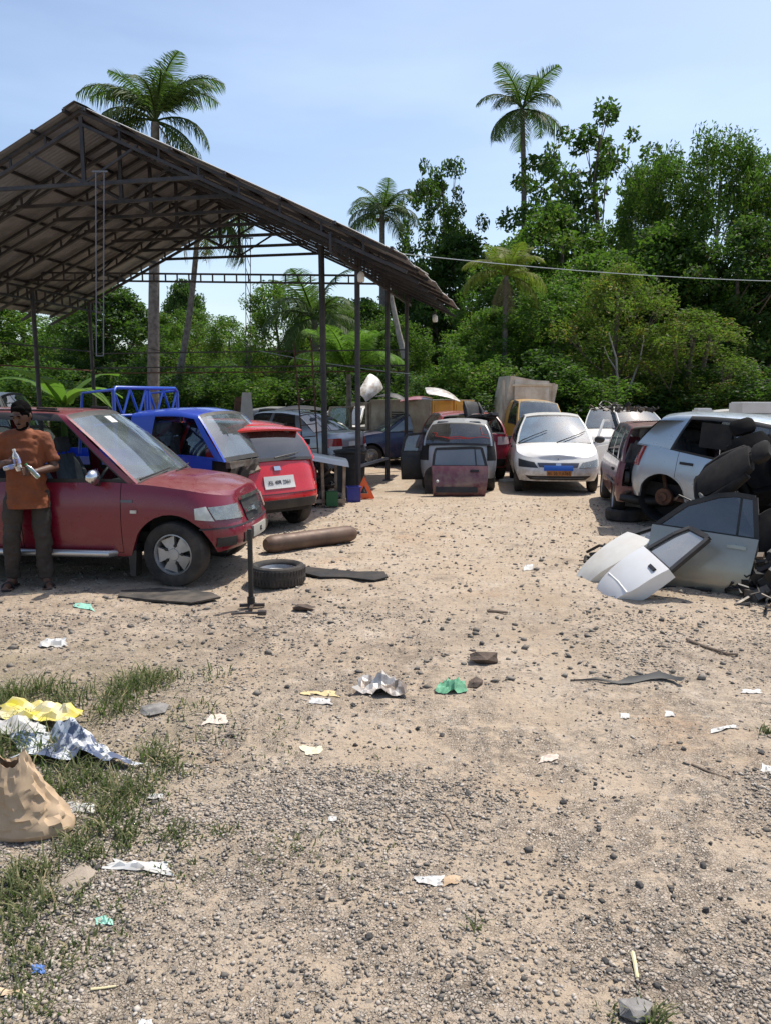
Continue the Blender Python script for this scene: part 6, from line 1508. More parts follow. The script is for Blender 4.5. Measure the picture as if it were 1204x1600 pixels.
lone_seat(at(1165, 765, 8.3), (.5, -.5, 2.6), M_SEATB, 'black car seat in the middle of the seat heap', 1.0)
lone_seat(at(1190, 725, 8.6) + Vector((0, 0, .0)), (1.5, .2, .2), M_SEATB, 'topmost black car seat of the heap lying on its side', .95)
lone_seat(at(1205, 790, 8.0), (-.4, .7, 1.2), M_SEATB, 'black car seat at the right edge of the heap', 1.0)
lone_seat(at(1130, 800, 7.9), (2.2, .3, -.6), M_SEATB, 'black car seat upside down behind the grey green door', .95)
panel('door_trim', 'pale triangular trim board sticking up behind the white door', 'car part', lambda u, v: ((u - .5) * .26 * (1.05 - v), (v - .5) * .36), basis(at(1108, 793, 7.7), (.8, .2, .5), (-.4, .2, .8)), mat('grey_trim', (.30, .28, .25), .7, dirt=.4), .02)
panel('car_panel', 'dark trim panel standing at the right edge before the seats', 'car part', hood_shape(.5, .4, .75), basis(at(1216, 865, 7.1), (.9, .3, 0), (.1, .25, .9)), M_SEATG, .05)

# ---- ladder in front of the saloon
ld = empty('ladder', (at(488, 750, 16.2).x, 16.2, 0), 0, 'thin rusty ladder leaning in front of the silver saloon', 'ladder')
def lad(b):
    o = ld.location; A = [at(478, 752, 16.2) - o, at(459, 535, 16.7) - o]; C = [at(500, 752, 16.2) - o, at(486, 528, 16.7) - o]; A[0].z = C[0].z = 0
    b.tube(A, .018, 6); b.tube(C, .018, 6)
    for i in range(1, 12): b.bar(A[0].lerp(A[1], i / 12), C[0].lerp(C[1], i / 12), .02)
one('rails_and_rungs', lad, M_RUST, ld)
# ---- background clutter under and behind the shed
bk = [((545, 700), 26.5, 200, P_WHITE, 'white car far behind the silver saloon under the shed'), ((545 - 80, 700), 25, 100, paint('paint_grey', (.2, .21, .22), .4), 'grey old car behind the silver saloon roof'),
      ((1150, 700), 19, 200, P_WHITE, 'white car behind the pale silver blue hatchback'), ((330, 700), 18.0, 110, paint('paint_dull_white', (.55, .53, .48), .5), 'dull white car half hidden behind the blue pickup')]
SM = dict(L=3.8, W=1.6, belt=[(-1.9, .95), (.75, .93), (1.4, .82), (1.9, .7)], gh=[(.92, .14, 'p'), (.84, .06, 'g'), (-.3, -.35, 'p'), (-.4, -.44, 'g'), (-1.15, -1.05, 'p'), (-1.6, -1.35, 'p')], roof=[(-1.4, 1.42), (-.8, 1.5), (.18, 1.46)], doors=[(.8, -.33)], glass=G_DARK)
for (px, D, az_, pm, lb) in bk: Car('parked_car', lb, 'car', at(px[0], px[1], D).xy, az_, SM, pm)
panel('roof_panel', 'black cage and roof panel stacked on the silver saloon', 'car part', hood_shape(1.3, 1.2, 1.0), basis(at(470, 640, 19.6), (1, .1, 0), (0, 1, .05)), M_BLACK, .1)
heap('scrap_heap', 'jagged black scrap piled on the cars behind the silver saloon', (at(468, 640, 20).x, 20.2, 0), 1.0, .5, 1.9, 120, 8)
def shard(px, py, D, w, h, m, label, rot=0):
    g = at(px, py, D); o = panel('car_bumper', label, 'car part', lambda u, v: ((u - .5) * w * (1.1 - .7 * v), v * h), basis((g.x, D, 0), (math.cos(rot), math.sin(rot), 0), (.15, 0, 1)), m, .1, .02); return o
shard(385, 650, 17.5, .5, 1.95, mat('off_white_plastic', (.50, .47, .42), .6, dirt=.5), 'off white bumper piece standing on end behind the blue pickup', .4)
shard(372, 650, 18.5, .55, 1.85, M_RUST, 'rust brown panel standing on end behind the blue pickup', -.3)
panel('car_bonnet', 'white bonnet lying on cars behind the red hatchback', 'car part', hood_shape(1.2, 1.0, .8), basis(at(425, 652, 19.2), (1, 0, 0), (0, 1, .1)), P_WHITE, .1)
panel('car_bonnet', 'red bonnet edge lying behind the red hatchback roof', 'car part', hood_shape(.9, .9, .6), basis(at(405, 662, 14.5), (1, 0, -.05), (0, 1, .05)), P_RED, .06)
# roof scrap on white car at right, loose things along the horizon
heap('scrap_heap', 'rusty tangle of scrap on the roof of the pale white car', (at(975, 640, 20.2).x, 20.9, 1.46), 1.0, .4, .18, 60, 9)
o = one('white_tank', lambda b: (b.box((0, 0, 1.28), (.36, .3, .55)), b.box((0, 0, 1.57), (.3, .24, .05)), b.box((0, 0, .5), (.5, .5, 1.0))), M_WHITEPL, None); q = at(1097, 640, 17.5); o.location = (q.x, q.y, 0); tag(o, 'white plastic tank standing behind the pale silver blue hatchback', 'tank')
b = MB()
for k in range(5): b.box((0, 0, .75 + .22 * k), (1.2, .6, .19)); b.box((0, 0, .75 + .22 * k + .10), (1.14, .56, .03))
b.box((0, 0, .32), (1.2, .6, .64)); o = b.build('crate_stack', M_WHITEPL); q = at(1195, 640, 15.5); o.location = (q.x, q.y, 0); tag(o, 'stack of pale grey trays at the right edge behind the hatchback', 'crates')
# left: pale building and cream van roof
q = at(-30, 600, 30); bl = empty('low_building', (q.x, 30, 0), 0, 'low building with a pale blue wall far left behind the shed', 'building')
one('wall', lambda b: b.box((0, 1.5, 1.1), (5, 3, 2.2)), mat('pale_wall', (.42, .47, .50), .8, dirt=.3), bl); one('roof', lambda b: b.box((0, 1.4, 2.42), (5.6, 3.6, .36), Matrix.Rotation(.04, 3, 'Y')), mat('pale_blue_sheet', (.38, .47, .56), .5, dirt=.3), bl); one('door', lambda b: b.box((.8, -.02, .95), (.9, .05, 1.9)), M_MAT, bl)
vn = Car('cream_van', 'cream van with a rounded roof behind the maroon wagon at far left', 'van', (at(0, 640, 19).x - .9, 19.6), 95, dict(L=3.8, W=1.6, zs=.3, belt=[(-1.9, 1.15), (1.2, 1.12), (1.9, .95)], gh=[(1.45, 1.0, 'p'), (1.38, .92, 'g'), (.5, .45, 'p'), (.4, .36, 'g'), (-.7, -.7, 'p'), (-1.85, -1.75, 'p')], roof=[(-1.9, 1.82), (0, 1.9), (1.1, 1.85)], wt=.55, crown=.1), mat('cream_paint', (.50, .46, .34), .4, dirt=.4, coat=.3))
# ---- overhead cables
def cable(name, label, P0, P1, sag, r, m):
    pts = [Vector(P0).lerp(Vector(P1), i / 16) - Vector((0, 0, sag * 4 * (i / 16) * (1 - i / 16))) for i in range(17)]; b = MB(); b.tube(pts, r, 5); o = b.build(name, m, None, 60); return tag(o, label, 'cable')
M_CABLE = mat('grey_cable', (.34, .40, .42), .5)
cable('overhead_cable', 'grey overhead cable running from the shed eave to the right', at(598, 393, 12.6), at(1300, 441, 15.5), .10, .0065, M_CABLE)
cable('overhead_cable', 'thin cable sagging between the shed posts', at(405, 548, 18.0), at(640, 584, 18.6), .05, .008, M_CABLE)
cable('overhead_cable', 'thin dark cable crossing the far left of the shed', at(-20, 465, 21.5), at(250, 548, 21.5), .08, .010, M_BLACK)
random.seed(21)
# ------------------------------------------------------------------ the man with the bottles
def capsule(b, p0, p1, r0, r1, n=14, round0=True, round1=True, sq=1.0):
    p0 = Vector(p0); p1 = Vector(p1); b.tube([p0, p0.lerp(p1, .5), p1], [r0, (r0 + r1) / 2, r1], n, sq=sq)
    if round0: b.ball(p0, r0, n)
    if round1: b.ball(p1, r1, n)
def chain(b, pts, rs, n=14):
    for i in range(len(pts) - 1): capsule(b, pts[i], pts[i + 1], rs[i], rs[i + 1], n)
def remeshed(b, name, voxel, smooth=6, noise_amp=0.0, nscale=9.0, cut=None):
    o = link('tmp', b.mesh('tmp')); m = o.modifiers.new('r', 'REMESH'); m.mode = 'VOXEL'; m.voxel_size = voxel
    if smooth: q = o.modifiers.new('s', 'SMOOTH'); q.iterations = smooth; q.factor = .5
    dg = bpy.context.evaluated_depsgraph_get(); dg.update(); me = bpy.data.meshes.new_from_object(o.evaluated_get(dg)); bpy.data.objects.remove(o); me.name = name; me.materials.clear()
    if noise_amp:
        n = len(me.vertices); co = np.empty(n * 3, np.float32); me.vertices.foreach_get('co', co); nn = np.empty(n * 3, np.float32); me.vertices.foreach_get('normal', nn); co = co.reshape(-1, 3); nn = nn.reshape(-1, 3)
        w = fbm(co[:, 0] * nscale + co[:, 1] * nscale * .7, co[:, 2] * nscale * 1.5 + co[:, 1] * 3, 41, 3) - .5
        co += nn * (w * noise_amp)[:, None]; me.vertices.foreach_set('co', co.ravel())
    if cut:
        bm = bmesh.new(); bm.from_mesh(me)
        for (co_, no_) in cut: bmesh.ops.bisect_plane(bm, geom=bm.verts[:] + bm.edges[:] + bm.faces[:], plane_co=co_, plane_no=no_, clear_outer=True)
        bm.to_mesh(me); bm.free()
    me.polygons.foreach_set('use_smooth', [True] * len(me.polygons)); me.update(); return me
g = gr(53, 917); person = empty('person', (g.x, g.y, .0), R(17), 'man in an orange T-shirt and dark trousers holding plastic bottles', 'person')
M_SKIN = mat('skin', (.105, .050, .030), .5, col2=(.085, .040, .025), nscale=6)
M_SHIRT = mat('orange_shirt', (.21, .060, .020), .9, col2=(.14, .040, .015), nscale=4, bump=.1, bscale=60)
M_TROU = mat('brown_trousers', (.032, .024, .019), .9, col2=(.05, .038, .03), nscale=5, bump=.1, bscale=50)
M_HAIR = mat('black_hair', (.004, .0035, .0035), .9, spec=.05)
HIPS = {1: Vector((.10, 0, .93)), -1: Vector((-.10, 0, .93))}; KNEE = {1: Vector((.115, -.03, .50)), -1: Vector((-.155, -.02, .50))}; ANK = {1: Vector((.12, -.02, .09)), -1: Vector((-.18, .06, .09))}
SHO = {1: Vector((.175, .0, 1.40)), -1: Vector((-.175, 0, 1.40))}; ELB = {1: Vector((.25, -.01, 1.13)), -1: Vector((-.26, -.02, 1.15))}; WRI = {1: Vector((.115, -.235, 1.11)), -1: Vector((-.115, -.235, 1.20))}
b = MB()
chain(b, [(0, .01, .92), (0, .0, 1.1), (0, .01, 1.32), (0, .02, 1.44), (0, .01, 1.52)], [.11, .10, .095, .065, .055])
for s_ in (1, -1):
    chain(b, [HIPS[s_], KNEE[s_], ANK[s_]], [.075, .055, .04]); chain(b, [ANK[s_], ANK[s_] + Vector((.02 * s_, -.06, -.045)), ANK[s_] + Vector((.045 * s_, -.16, -.063))], [.042, .038, .026]); b.ball(ANK[s_] + Vector((0, .035, -.055)), .034, 10)
    for k in range(5): t = ANK[s_] + Vector((s_ * (.075 - .022 * k), -.185 + (.0 if k > 2 else .012), -.072)); b.ball(t, (.012, .02, .011), 8)
    chain(b, [SHO[s_], ELB[s_], WRI[s_]], [.055, .042, .029])
    # hand: palm, four bent fingers, thumb
    w = WRI[s_]; d = Vector((-s_ * .75, -.55, .10 if s_ > 0 else .02)).normalized(); up = Vector((0, .15, 1)); lat = d.cross(up).normalized(); up = lat.cross(d).normalized()
    palm_ = w + d * .075; b.ball(w + d * .055, (.042, .042, .03), 10)
    for k in range(4):
        base = w + d * .088 + up * (.030 - .021 * k); ln = (.034, .038, .036, .028)[k]; crl = lat * (-.5 if s_ > 0 else .5)
        chain(b, [w + d * .05 + up * (.022 - .015 * k), base, base + (d + crl * .6).normalized() * ln, base + (d + crl * .6).normalized() * ln + (d * .5 + crl * 1.4).normalized() * ln * .8], [.014, .0105, .0095, .008], 8)
    chain(b, [w + d * .03 + up * .025, w + d * .06 + up * .05, w + d * .10 + up * .058], [.014, .0115, .009], 8)
# head, turned and tilted down
HC = Vector((.0, -.025, 1.615)); HR = (Matrix.Rotation(R(-20), 3, 'Z') @ Matrix.Rotation(R(22), 3, 'X'))
hp = lambda x, y, z: HC + HR @ Vector((x, y, z))
b.ball(HC, (.077, .095, .112), 18, Rm=HR); b.ball(hp(0, -.03, -.055), (.058, .062, .062), 14, Rm=HR); b.ball(hp(0, -.075, -.095), (.028, .024, .022), 10, Rm=HR)
chain(b, [hp(0, -.088, .012), hp(0, -.112, -.030)], [.010, .016], 8); b.ball(hp(0, -.094, .028), (.05, .014, .012), 10, Rm=HR); b.ball(hp(0, -.092, -.066), (.025, .014, .010), 8, Rm=HR)
for s_ in (1, -1): b.ball(hp(s_ * .078, .01, -.01), (.012, .022, .033), 8, Rm=HR)
link('body', remeshed(b, 'body', .0065, 4), M_SKIN, person)
b = MB(); b.ball(hp(0, .018, .030), (.088, .100, .106), 18, Rm=HR); b.ball(hp(0, .06, -.02), (.070, .055, .08), 12, Rm=HR); b.ball(hp(.02, -.060, .085), (.055, .035, .026), 12, Rm=HR)
link('hair', remeshed(b, 'hair', .007, 2, .016, 30, [(hp(0, -.085, .040), HR @ Vector((0, -1, -.9)).normalized())]), M_HAIR, person)
b = MB(); b.ball(hp(0, -.088, -.052), (.030, .012, .007), 10, Rm=HR); b.ball(hp(0, -.055, -.105), (.050, .050, .022), 12, Rm=HR)
for s_ in (1, -1): b.ball(hp(s_ * .055, -.035, -.075), (.008, .022, .035), 8, Rm=HR)
link('beard', remeshed(b, 'beard', .006, 2), M_HAIR, person)
for s_ in (1, -1):
    one('eye', lambda q, s_=s_: q.ball(hp(s_ * .030, -.090, .006), (.012, .006, .006), 8, Rm=HR), M_INK, person, 60); one('eyebrow', lambda q, s_=s_: q.ball(hp(s_ * .031, -.105, .030), (.020, .005, .005), 8, Rm=HR), M_HAIR, person, 60)
# shirt
b = MB(); n = 26; rows = []
for (z, rx, ry, cy) in ((.74, .22, .165, -.005), (.80, .218, .162, -.01), (.90, .20, .15, -.015), (1.02, .192, .145, -.015), (1.15, .190, .14, -.005), (1.28, .198, .135, .0), (1.38, .195, .118, .005), (1.44, .15, .095, .012), (1.485, .085, .07, .015)):
    rx *= .88; ry *= .95
    rows.append([Vector((rx * math.copysign(abs(math.cos(a)) ** .85, math.cos(a)), cy + ry * math.copysign(abs(math.sin(a)) ** .9, math.sin(a)), z)) for a in [2 * math.pi * i / n for i in range(n)]])
vs_ = [p for r in rows for p in r]; fs_ = [(i * n + j, i * n + (j + 1) % n, (i + 1) * n + (j + 1) % n, (i + 1) * n + j) for i in range(len(rows) - 1) for j in range(n)] + [tuple(range(n - 1, -1, -1)), tuple((len(rows) - 1) * n + j for j in range(n))]
b.add(vs_, fs_)
for s_ in (1, -1):
    e = SHO[s_].lerp(ELB[s_], .80); capsule(b, SHO[s_] + Vector((-s_ * .06, 0, .0)), SHO[s_] + Vector((0, 0, -.02)), .080, .070); capsule(b, SHO[s_] + Vector((0, 0, -.01)), e, .070, .072, round1=False)
link('shirt', remeshed(b, 'shirt', .010, 3, .035, 11, [((0, 0, .765), (0, .0, -1))]), M_SHIRT, person)
# trousers
b = MB()
capsule(b, (0, 0, .94), (0, 0, .86), .12, .12); b.ball((0, .01, .88), (.148, .115, .12), 16)
for s_ in (1, -1): chain(b, [HIPS[s_] + Vector((0, 0, -.06)), KNEE[s_]], [.092, .078]); capsule(b, KNEE[s_], ANK[s_] + Vector((0, .0, .0)), .076, .068, round1=False)
link('trousers', remeshed(b, 'trousers', .010, 3, .045, 9, [((0, 0, .075), (0, 0, -1)), ((0, 0, .96), (0, 0, 1))]), M_TROU, person)
for s_ in (1, -1):
    f = ANK[s_]; d = Vector((.045 * s_ - 0, -.2, 0))
    b = MB(); b.prism([(f.x - .045, f.y + .07), (f.x + .045, f.y + .07), (f.x + .052 + .04 * s_, f.y - .12), (f.x + .035 + .045 * s_, f.y - .20), (f.x - .025 + .045 * s_, f.y - .20), (f.x - .05 + .035 * s_, f.y - .12)], .016, Matrix.Translation((0, 0, .008))); sd = b.build('sandal', M_BLACK, person)
    b = MB(); b.tube([(f.x + .03 * s_ + .05 * math.cos(a), f.y - .11, .015 + .05 * math.sin(a)) for a in np.linspace(0, math.pi, 9)], .012, 6); b.build('strap', M_BLACK, sd, 60)
person.scale = (1.04,) * 3
# bottles in his hands
G_BOT = glass('clear_plastic', (.86, .88, .92), .25, .18); G_GRN = glass('green_plastic_bottle', (.05, .55, .22), .2, .1)
def bottle(off, axis, s, gm, label, capm, band=None):
    pr = person.matrix_world if False else (Matrix.Translation(person.location) @ Euler(person.rotation_euler).to_matrix().to_4x4() @ Matrix.Scale(1.04, 4))
    q = Vector(axis).normalized().to_track_quat('Z', 'Y').to_matrix().to_4x4(); q.translation = Vector(off); r = empty('plastic_bottle', (0, 0, 0), 0, label, 'bottle'); r.matrix_world = pr @ q; r.scale = (s, s, s)
    b = MB(); b.lathe([(0, 0), (.028, 0), (.033, .008), (.033, .05), (.030, .058), (.033, .066), (.033, .13), (.028, .155), (.014, .185), (.013, .2)], 16, axis='z'); b.build('shell', gm, r, 50)
    b = MB(); b.lathe([(.015, .195), (.015, .215), (0, .215)], 12, axis='z'); b.build('cap', capm, r, 40)
    if band: b = MB(); b.lathe([(.0336, .072), (.0336, .122)], 16, axis='z'); b.build('band', band, r, 60)
M_BLUL = mat('blue_label', (.25, .28, .5), .5)
bottle((-.005, -.30, 1.13), (-.18, -.05, 1), .95, G_BOT, 'clear plastic bottle held upright before the man\'s chest', M_WHITEPL, M_BLUL)
bottle((-.13, -.30, 1.15), (.9, -.1, .25), .7, G_BOT, 'small clear bottle lying across the man\'s right hand', M_WHITEPL, M_BLUL)
bottle((.145, -.285, 1.06), (-.6, .0, .75), .8, G_GRN, 'green plastic bottle under the man\'s left hand', mat('green_cap', (.02, .2, .06), .5))
# ------------------------------------------------------------------ litter on the ground
def crumple(name, label, cat, pix, m, h=.05, seed=1, nu=14, nv=9, parent=None, fold=9.0, part=None, lift=.004, edge=.0):
    """sheet whose four corners are read on the ground, with folds of height h"""
    q = [gr(*p) for p in pix]; c = sum(q, Vector()) / 4; P = []
    for i in range(nv + 1):
        row = []
        for j in range(nu + 1):
            u, v = j / nu, i / nv; p = q[0].lerp(q[1], u).lerp(q[3].lerp(q[2], u), v)
            wob = (float(fbm(u * 5 + seed * 7, v * 5, seed, 3)) - .5) * .55; p = p + (p - c) * wob
            z = float(ground_z(p.x, p.y)) + lift + h * abs(float(fbm(u * fold * .5 + seed * 3.1, v * fold * .3, seed + 5, 3)) - .48) * 3.2 * (.35 + .65 * math.sin(math.pi * min(1, u * .96 + .02)) * math.sin(math.pi * min(1, v * .96 + .02))) + edge * (1 - v)
            row.append(Vector((p.x - c.x, p.y - c.y, z)))
        P.append(row)
    b = MB(); b.grid(P)
    if parent is not None:
        off = Vector((c.x - parent.location.x, c.y - parent.location.y, 0)); b.v = [tuple(Vector(v) + off) for v in b.v]; return b.build(part, m, parent, 14)
    o = b.build(name, m, None, 14); o.location = (c.x, c.y, 0); return tag(o, label, cat)
M_KRAFT = mat('kraft_paper', (.50, .36, .23), .8, col2=(.40, .28, .17), nscale=5, dirt=.3, dirtcol=(.2, .13, .08))
M_WPLAS = mat('white_film', (.58, .58, .56), .45, col2=(.44, .44, .43), nscale=9, dirt=.7, dirtcol=(.36, .29, .22))
M_YPLAS = mat('yellow_film', (.66, .54, .04), .4, col2=(.60, .55, .40), nscale=9, dirt=.4)
M_PRINT = mat('printed_sack', (.66, .68, .70), .45, col2=(.05, .09, .18), nscale=14, nlo=.46, nhi=.52, dirt=.3)
M_FOIL = mat('dirty_silver_film', (.52, .48, .44), .35, metal=.2, col2=(.2, .16, .13), nscale=9, nlo=.45, nhi=.6)
M_GREENF = mat('green_net', (.12, .34, .20), .7, col2=(.06, .2, .11), nscale=16)
M_TEAL = mat('teal_film', (.25, .50, .40), .5)
sk = empty('plastic_sack', gr(90, 1160), 0, 'flattened printed white sack with a yellow side lying in the grass', 'sack')
crumple('', '', '', [(30, 1195), (205, 1198), (150, 1155), (20, 1140)], M_PRINT, .12, 3, 22, 12, sk, part='printed_face', edge=.03)
crumple('', '', '', [(-10, 1138), (110, 1142), (142, 1122), (20, 1110)], M_YPLAS, .11, 4, 16, 9, sk, part='yellow_face', lift=.05)
crumple('', '', '', [(-20, 1150), (70, 1158), (60, 1128), (-20, 1124)], M_WPLAS, .05, 9, 10, 7, sk, part='white_fold', lift=.045)
# brown paper sack standing slumped
g = gr(30, 1312); sa = empty('paper_sack', (g.x, g.y, 0), 0, 'slumped brown paper sack standing at the left picture edge', 'sack')
def sack(b):
    n = 40; rows = []; key = ((0, .215, .11, -.02), (.02, .225, .12, -.02), (.06, .20, .11, -.02), (.12, .165, .095, -.03), (.18, .13, .085, -.035), (.24, .10, .075, -.04), (.30, .078, .055, -.035), (.335, .066, .045, -.03))
    for k in range(30):
        t = k / 29; z = .335 * t; rx, ry, cx = [float(np.interp(z, [q[0] for q in key], [q[c] for q in key])) for c in (1, 2, 3)]; row = []
        for j in range(n):
            a = 2 * math.pi * j / n; cr = abs(float(fbm(a * 1.6 + z * 6, z * 13 - a * 1.1, 13, 4)) - .5) * 2; c2 = abs(float(fbm(a * 3.1 - z * 9, z * 8 + a, 23, 3)) - .5) * 2
            f = 1 + (.10 - cr * .42 - c2 * .2) * min(1, t * 5); row.append(Vector((cx + rx * math.cos(a) * f - .03 * t * t, .09 + ry * math.sin(a) * f, z + .035 * t * math.sin(a * 2 + 1) + .02 * t * (c2 - .5))))
        rows.append(row + [row[0]])
    rows.append([p * .8 + Vector((-.01, .02, .05)) for p in rows[-1]])
    b.grid(rows)
one('bag', sack, M_KRAFT, sa, 22)
crumple('silver_wrapper', 'crumpled dirty silver wrapper in the middle of the yard', 'wrapper', [(553, 1082), (640, 1090), (632, 1068), (562, 1058)], M_FOIL, .14, 11, 12, 8)
crumple('green_net', 'small crumpled piece of green netting beside the silver wrapper', 'netting', [(678, 1080), (728, 1080), (724, 1064), (690, 1064)], M_GREENF, .09, 12, 10, 7)
for k, (pix, m, h, lb, nm, cat) in enumerate((
    ([(160, 1358), (268, 1366), (262, 1346), (180, 1346)], M_WPLAS, .035, 'white torn plastic film at the lower left below the paper sack', 'plastic_film', 'plastic film'),
    ([(112, 1268), (148, 1268), (150, 1254), (106, 1254)], M_WPLAS, .02, 'white carton flap with a green edge beside the paper sack', 'carton_flap', 'carton'),
    ([(650, 1378), (692, 1380), (690, 1368), (646, 1366)], M_WPLAS, .015, 'white scrap of paper touching a brown card in the foreground', 'paper_scrap', 'paper'),
    ([(692, 1380), (718, 1379), (718, 1367), (691, 1368)], M_KRAFT, .004, 'brown card scrap touching the white paper in the foreground', 'card_scrap', 'card'),
    ([(476, 1174), (500, 1174), (506, 1162), (468, 1162)], mat('cream_leaf', (.60, .54, .38), .7), .012, 'cream coloured flat leaf lying alone in the gravel', 'dry_leaf', 'leaf'),
    ([(62, 1012), (104, 1010), (102, 1000), (68, 1000)], M_WPLAS, .05, 'small white rag on the dirt before the maroon wagon', 'white_rag', 'rag'),
    ([(318, 1130), (356, 1128), (352, 1114), (328, 1114)], mat('pink_paper', (.58, .48, .40), .8), .02, 'pale pinkish crumpled paper right of the grass', 'paper_scrap', 'paper'),
    ([(480, 1100), (520, 1102), (515, 1092), (486, 1092)], M_WPLAS, .015, 'white paper strip left of the silver wrapper', 'paper_strip', 'paper'),
    ([(472, 1086), (530, 1088), (526, 1080), (474, 1079)], mat('straw_strip', (.55, .43, .22), .8), .012, 'straw coloured strip above the white paper strip', 'straw_strip', 'straw'),
    ([(228, 1248), (256, 1248), (254, 1238), (232, 1238)], M_WPLAS, .02, 'white scrap at the edge of the grass', 'paper_scrap', 'paper'),
    ([(115, 952), (146, 954), (142, 946), (118, 946)], M_TEAL, .02, 'teal plastic scrap before the man', 'plastic_scrap', 'plastic scrap'),
    ([(150, 1440), (178, 1442), (172, 1428), (148, 1430)], M_TEAL, .015, 'pale teal plastic scrap in the lower left gravel', 'plastic_scrap', 'plastic scrap'),
    ([(50, 1518), (72, 1518), (70, 1508), (52, 1508)], mat('blue_scrap', (.08, .17, .42), .5), .012, 'blue plastic scrap in the lower left corner', 'plastic_scrap', 'plastic scrap'),
    ([(0, 1556), (42, 1556), (38, 1544), (0, 1542)], mat('tan_card', (.55, .40, .27), .8), .012, 'tan card scrap at the lower left edge', 'card_scrap', 'card'),
    ([(215, 1604), (240, 1604), (236, 1592), (218, 1592)], M_WPLAS, .012, 'white scrap cut off by the bottom picture edge', 'paper_scrap', 'paper'),
    ([(1110, 1142), (1150, 1138), (1148, 1132), (1112, 1136)], M_WPLAS, .015, 'thin white plastic strip at the right of the yard', 'plastic_strip', 'plastic strip'),
    ([(840, 1188), (872, 1184), (868, 1176), (846, 1178)], mat('pink_paper', (.58, .48, .40), .8), .012, 'pale torn paper in the right half of the gravel', 'paper_scrap', 'paper'),
    ([(1158, 1080), (1188, 1080), (1186, 1074), (1160, 1073)], M_WPLAS, .012, 'white scrap near the right picture edge beyond the black strip', 'paper_scrap', 'paper'),
    ([(1188, 1200), (1204, 1206), (1204, 1196), (1190, 1192)], M_WPLAS, .012, 'white scrap touching the right picture edge', 'paper_scrap', 'paper'))):
    crumple(nm, lb, cat, pix, m, h, 30 + k, 10, 6)
for (px, py) in ((975, 1118), (1045, 1115), (825, 886), (520, 1278)):
    crumple('white_fleck', 'tiny white fleck of litter on the sand', 'litter', [(px - 7, py + 4), (px + 7, py + 4), (px + 6, py - 3), (px - 6, py - 3)], M_WPLAS, .012, px, 4, 3)['group'] = 'white flecks of litter'
# strips, sticks
def strip(name, label, cat, pix, wid, m, th=.004, curl=0.0):
    q = [gr(*p) for p in pix]; c = q[0].copy(); L = []; Rr_ = []; b = MB(); P = []
    for i, p in enumerate(q):
        t = (q[min(i + 1, len(q) - 1)] - q[max(0, i - 1)]).normalized(); n = Vector((-t.y, t.x, 0)); w = wid[i] if isinstance(wid, (list, tuple)) else wid; z = float(ground_z(p.x, p.y)) + .004 + curl * (i / (len(q) - 1)) ** 2
        P.append([p - n * w + Vector((0, 0, z)) - c, p + Vector((0, 0, z + th)) - c, p + n * w + Vector((0, 0, z + .6 * curl * (i % 2))) - c])
    b.grid(P); o = b.build(name, m, None, 40); o.location = c; return tag(o, label, cat)
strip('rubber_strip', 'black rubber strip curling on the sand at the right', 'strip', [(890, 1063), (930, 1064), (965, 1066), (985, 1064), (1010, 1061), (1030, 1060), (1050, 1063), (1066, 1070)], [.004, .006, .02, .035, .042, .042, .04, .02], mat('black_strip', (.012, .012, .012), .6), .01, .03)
def stick(name, label, pix, r, m, cat='stick'):
    q = [gr(*p) for p in pix]; c = q[0].copy(); b = MB(); b.tube([p + Vector((0, 0, float(ground_z(p.x, p.y)) + r)) - c for p in q], [r * (1 - .4 * i / len(q)) for i in range(len(q))], 6); o = b.build(name, m, None, 50); o.location = c; return tag(o, label, cat)
M_STK = mat('stick_bark', (.12, .085, .06), .9, col2=(.2, .15, .11)); M_SPL = mat('split_wood', (.66, .58, .34), .7)
stick('stick', 'long dark stick on the sand at the right edge', [(1072, 1000), (1100, 1013), (1135, 1024), (1152, 1026)], .012, M_STK)
stick('stick', 'thin brown twig below the long dark stick', [(1080, 1190), (1110, 1202), (1140, 1212)], .006, M_STK)
stick('wood_splinter', 'pale yellow wood splinter in the lower right gravel', [(988, 1486), (991, 1505), (995, 1530)], .008, M_SPL)
stick('stick', 'short dark stick in the middle of the yard', [(760, 956), (780, 958), (792, 960)], .014, M_STK)
stick('straw', 'pale straw in the lower left gravel', [(142, 1545), (165, 1541), (182, 1538)], .004, M_SPL, 'straw')
stick('twig', 'bent grey twig near the bottom centre right', [(690, 1262), (702, 1275), (708, 1290)], .005, M_STK, 'twig')
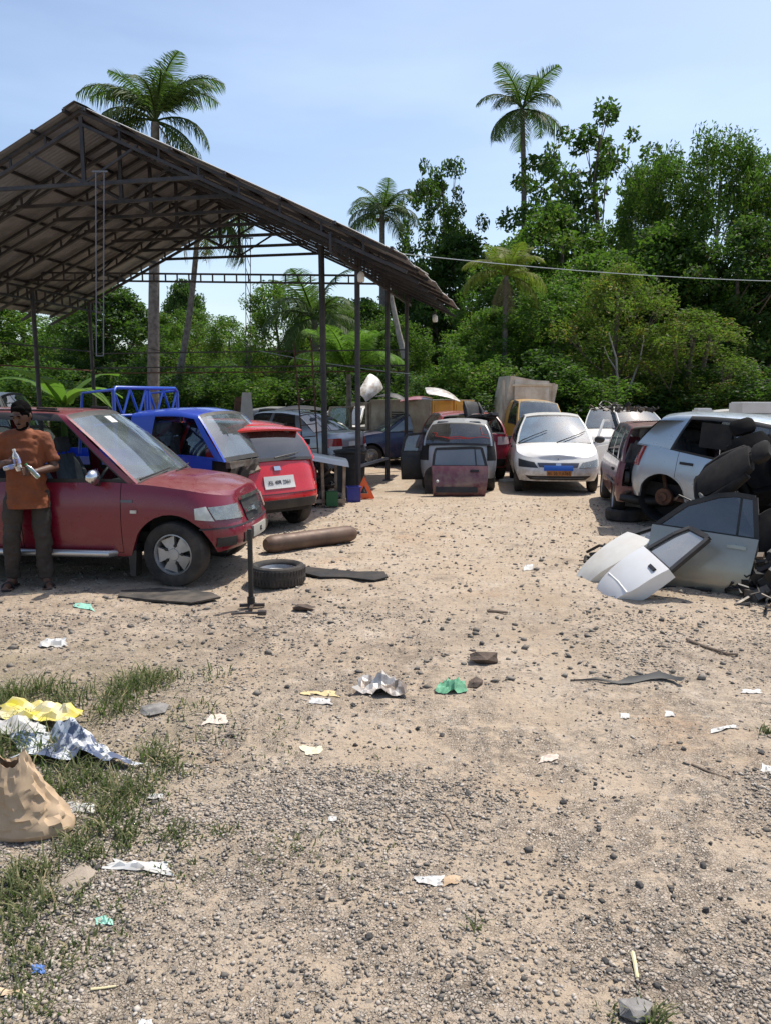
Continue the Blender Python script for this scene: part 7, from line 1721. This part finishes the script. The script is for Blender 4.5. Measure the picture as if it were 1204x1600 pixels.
# stones
def stone(name, label, px, py, s, m, flat=.6, seed=0, group=None):
    rr = np.random.default_rng(seed); V = ICO_V * (1 + rr.uniform(-.25, .25, (12, 1))) * np.array([s * rr.uniform(.8, 1.25), s * rr.uniform(.8, 1.25), s * flat]); g = gr(px, py)
    bm = bmesh.new(); vs = [bm.verts.new(v) for v in V]
    for f in ICO_F: bm.faces.new([vs[i] for i in f])
    bmesh.ops.subdivide_edges(bm, edges=bm.edges[:], cuts=1, use_grid_fill=True)
    for v in bm.verts: v.co *= 1 + rr.uniform(-.07, .07)
    me = bpy.data.meshes.new(name); bm.to_mesh(me); bm.free(); o = link(name, me, m); o.location = (g.x, g.y + s * .5, float(ground_z(g.x, g.y)) + s * flat * .5); o.rotation_euler = (rr.uniform(-.2, .2), rr.uniform(-.2, .2), rr.uniform(0, 6)); return tag(o, label, 'stone', group)
M_STD = mat('dark_stone', (.055, .05, .047), .85, col2=(.10, .09, .08), nscale=20, bump=.3, bscale=60); M_STG = mat('grey_stone', (.24, .225, .21), .85, col2=(.15, .14, .13), nscale=20, bump=.3, bscale=60); M_STB = mat('brown_clod', (.11, .075, .055), .9, col2=(.06, .045, .035), nscale=16, bump=.4, bscale=50)
stone('grey_rock', 'large angular grey rock at the bottom right edge', 995, 1590, .055, M_STG, .5, 2)
stone('flat_stone', 'flat grey slab of stone at the edge of the grass', 238, 1116, .10, M_STG, .28, 3)
stone('mud_clod', 'brown lump of earth before the iron stand', 472, 956, .085, M_STB, .5, 5)
stone('mud_clod', 'dark broken clod beyond the green netting', 757, 1040, .10, M_STB, .5, 6); stone('mud_clod', 'dark angular lump just right of the green netting', 742, 1070, .06, M_STB, .5, 7)
stone('mud_clod', 'pale sandy hump of earth in the lower left', 115, 1388, .09, mat('sand_clod', (.33, .27, .21), .95, bump=.4, bscale=40), .2, 8)
rq = np.random.default_rng(5)
pts = [(577, 1463), (946, 1502), (1027, 1538), (1163, 1434), (1158, 1455), (935, 1292), (1068, 1169), (1053, 1208), (629, 1006), (752, 1006), (448, 1072), (312, 970), (565, 1350), (1104, 1420), (552, 1102), (690, 1147), (730, 1240), (575, 1235), (1190, 1178), (700, 1530), (985, 1450), (860, 1390), (1000, 1385), (640, 1140), (880, 1250), (1100, 1355), (420, 1285), (240, 1255), (150, 1358), (845, 1060), (1000, 960), (950, 1005), (690, 985), (560, 1030), (930, 1225)]
for k, (px, py) in enumerate(pts):
    D_ = gr(px, py).y; stone('dark_stone', 'small dark stone lying loose on the sandy yard', px, py, rq.uniform(.011, .019) * (.55 + .13 * D_), M_STD, .75, 100 + k, 'dark stones scattered over the yard')
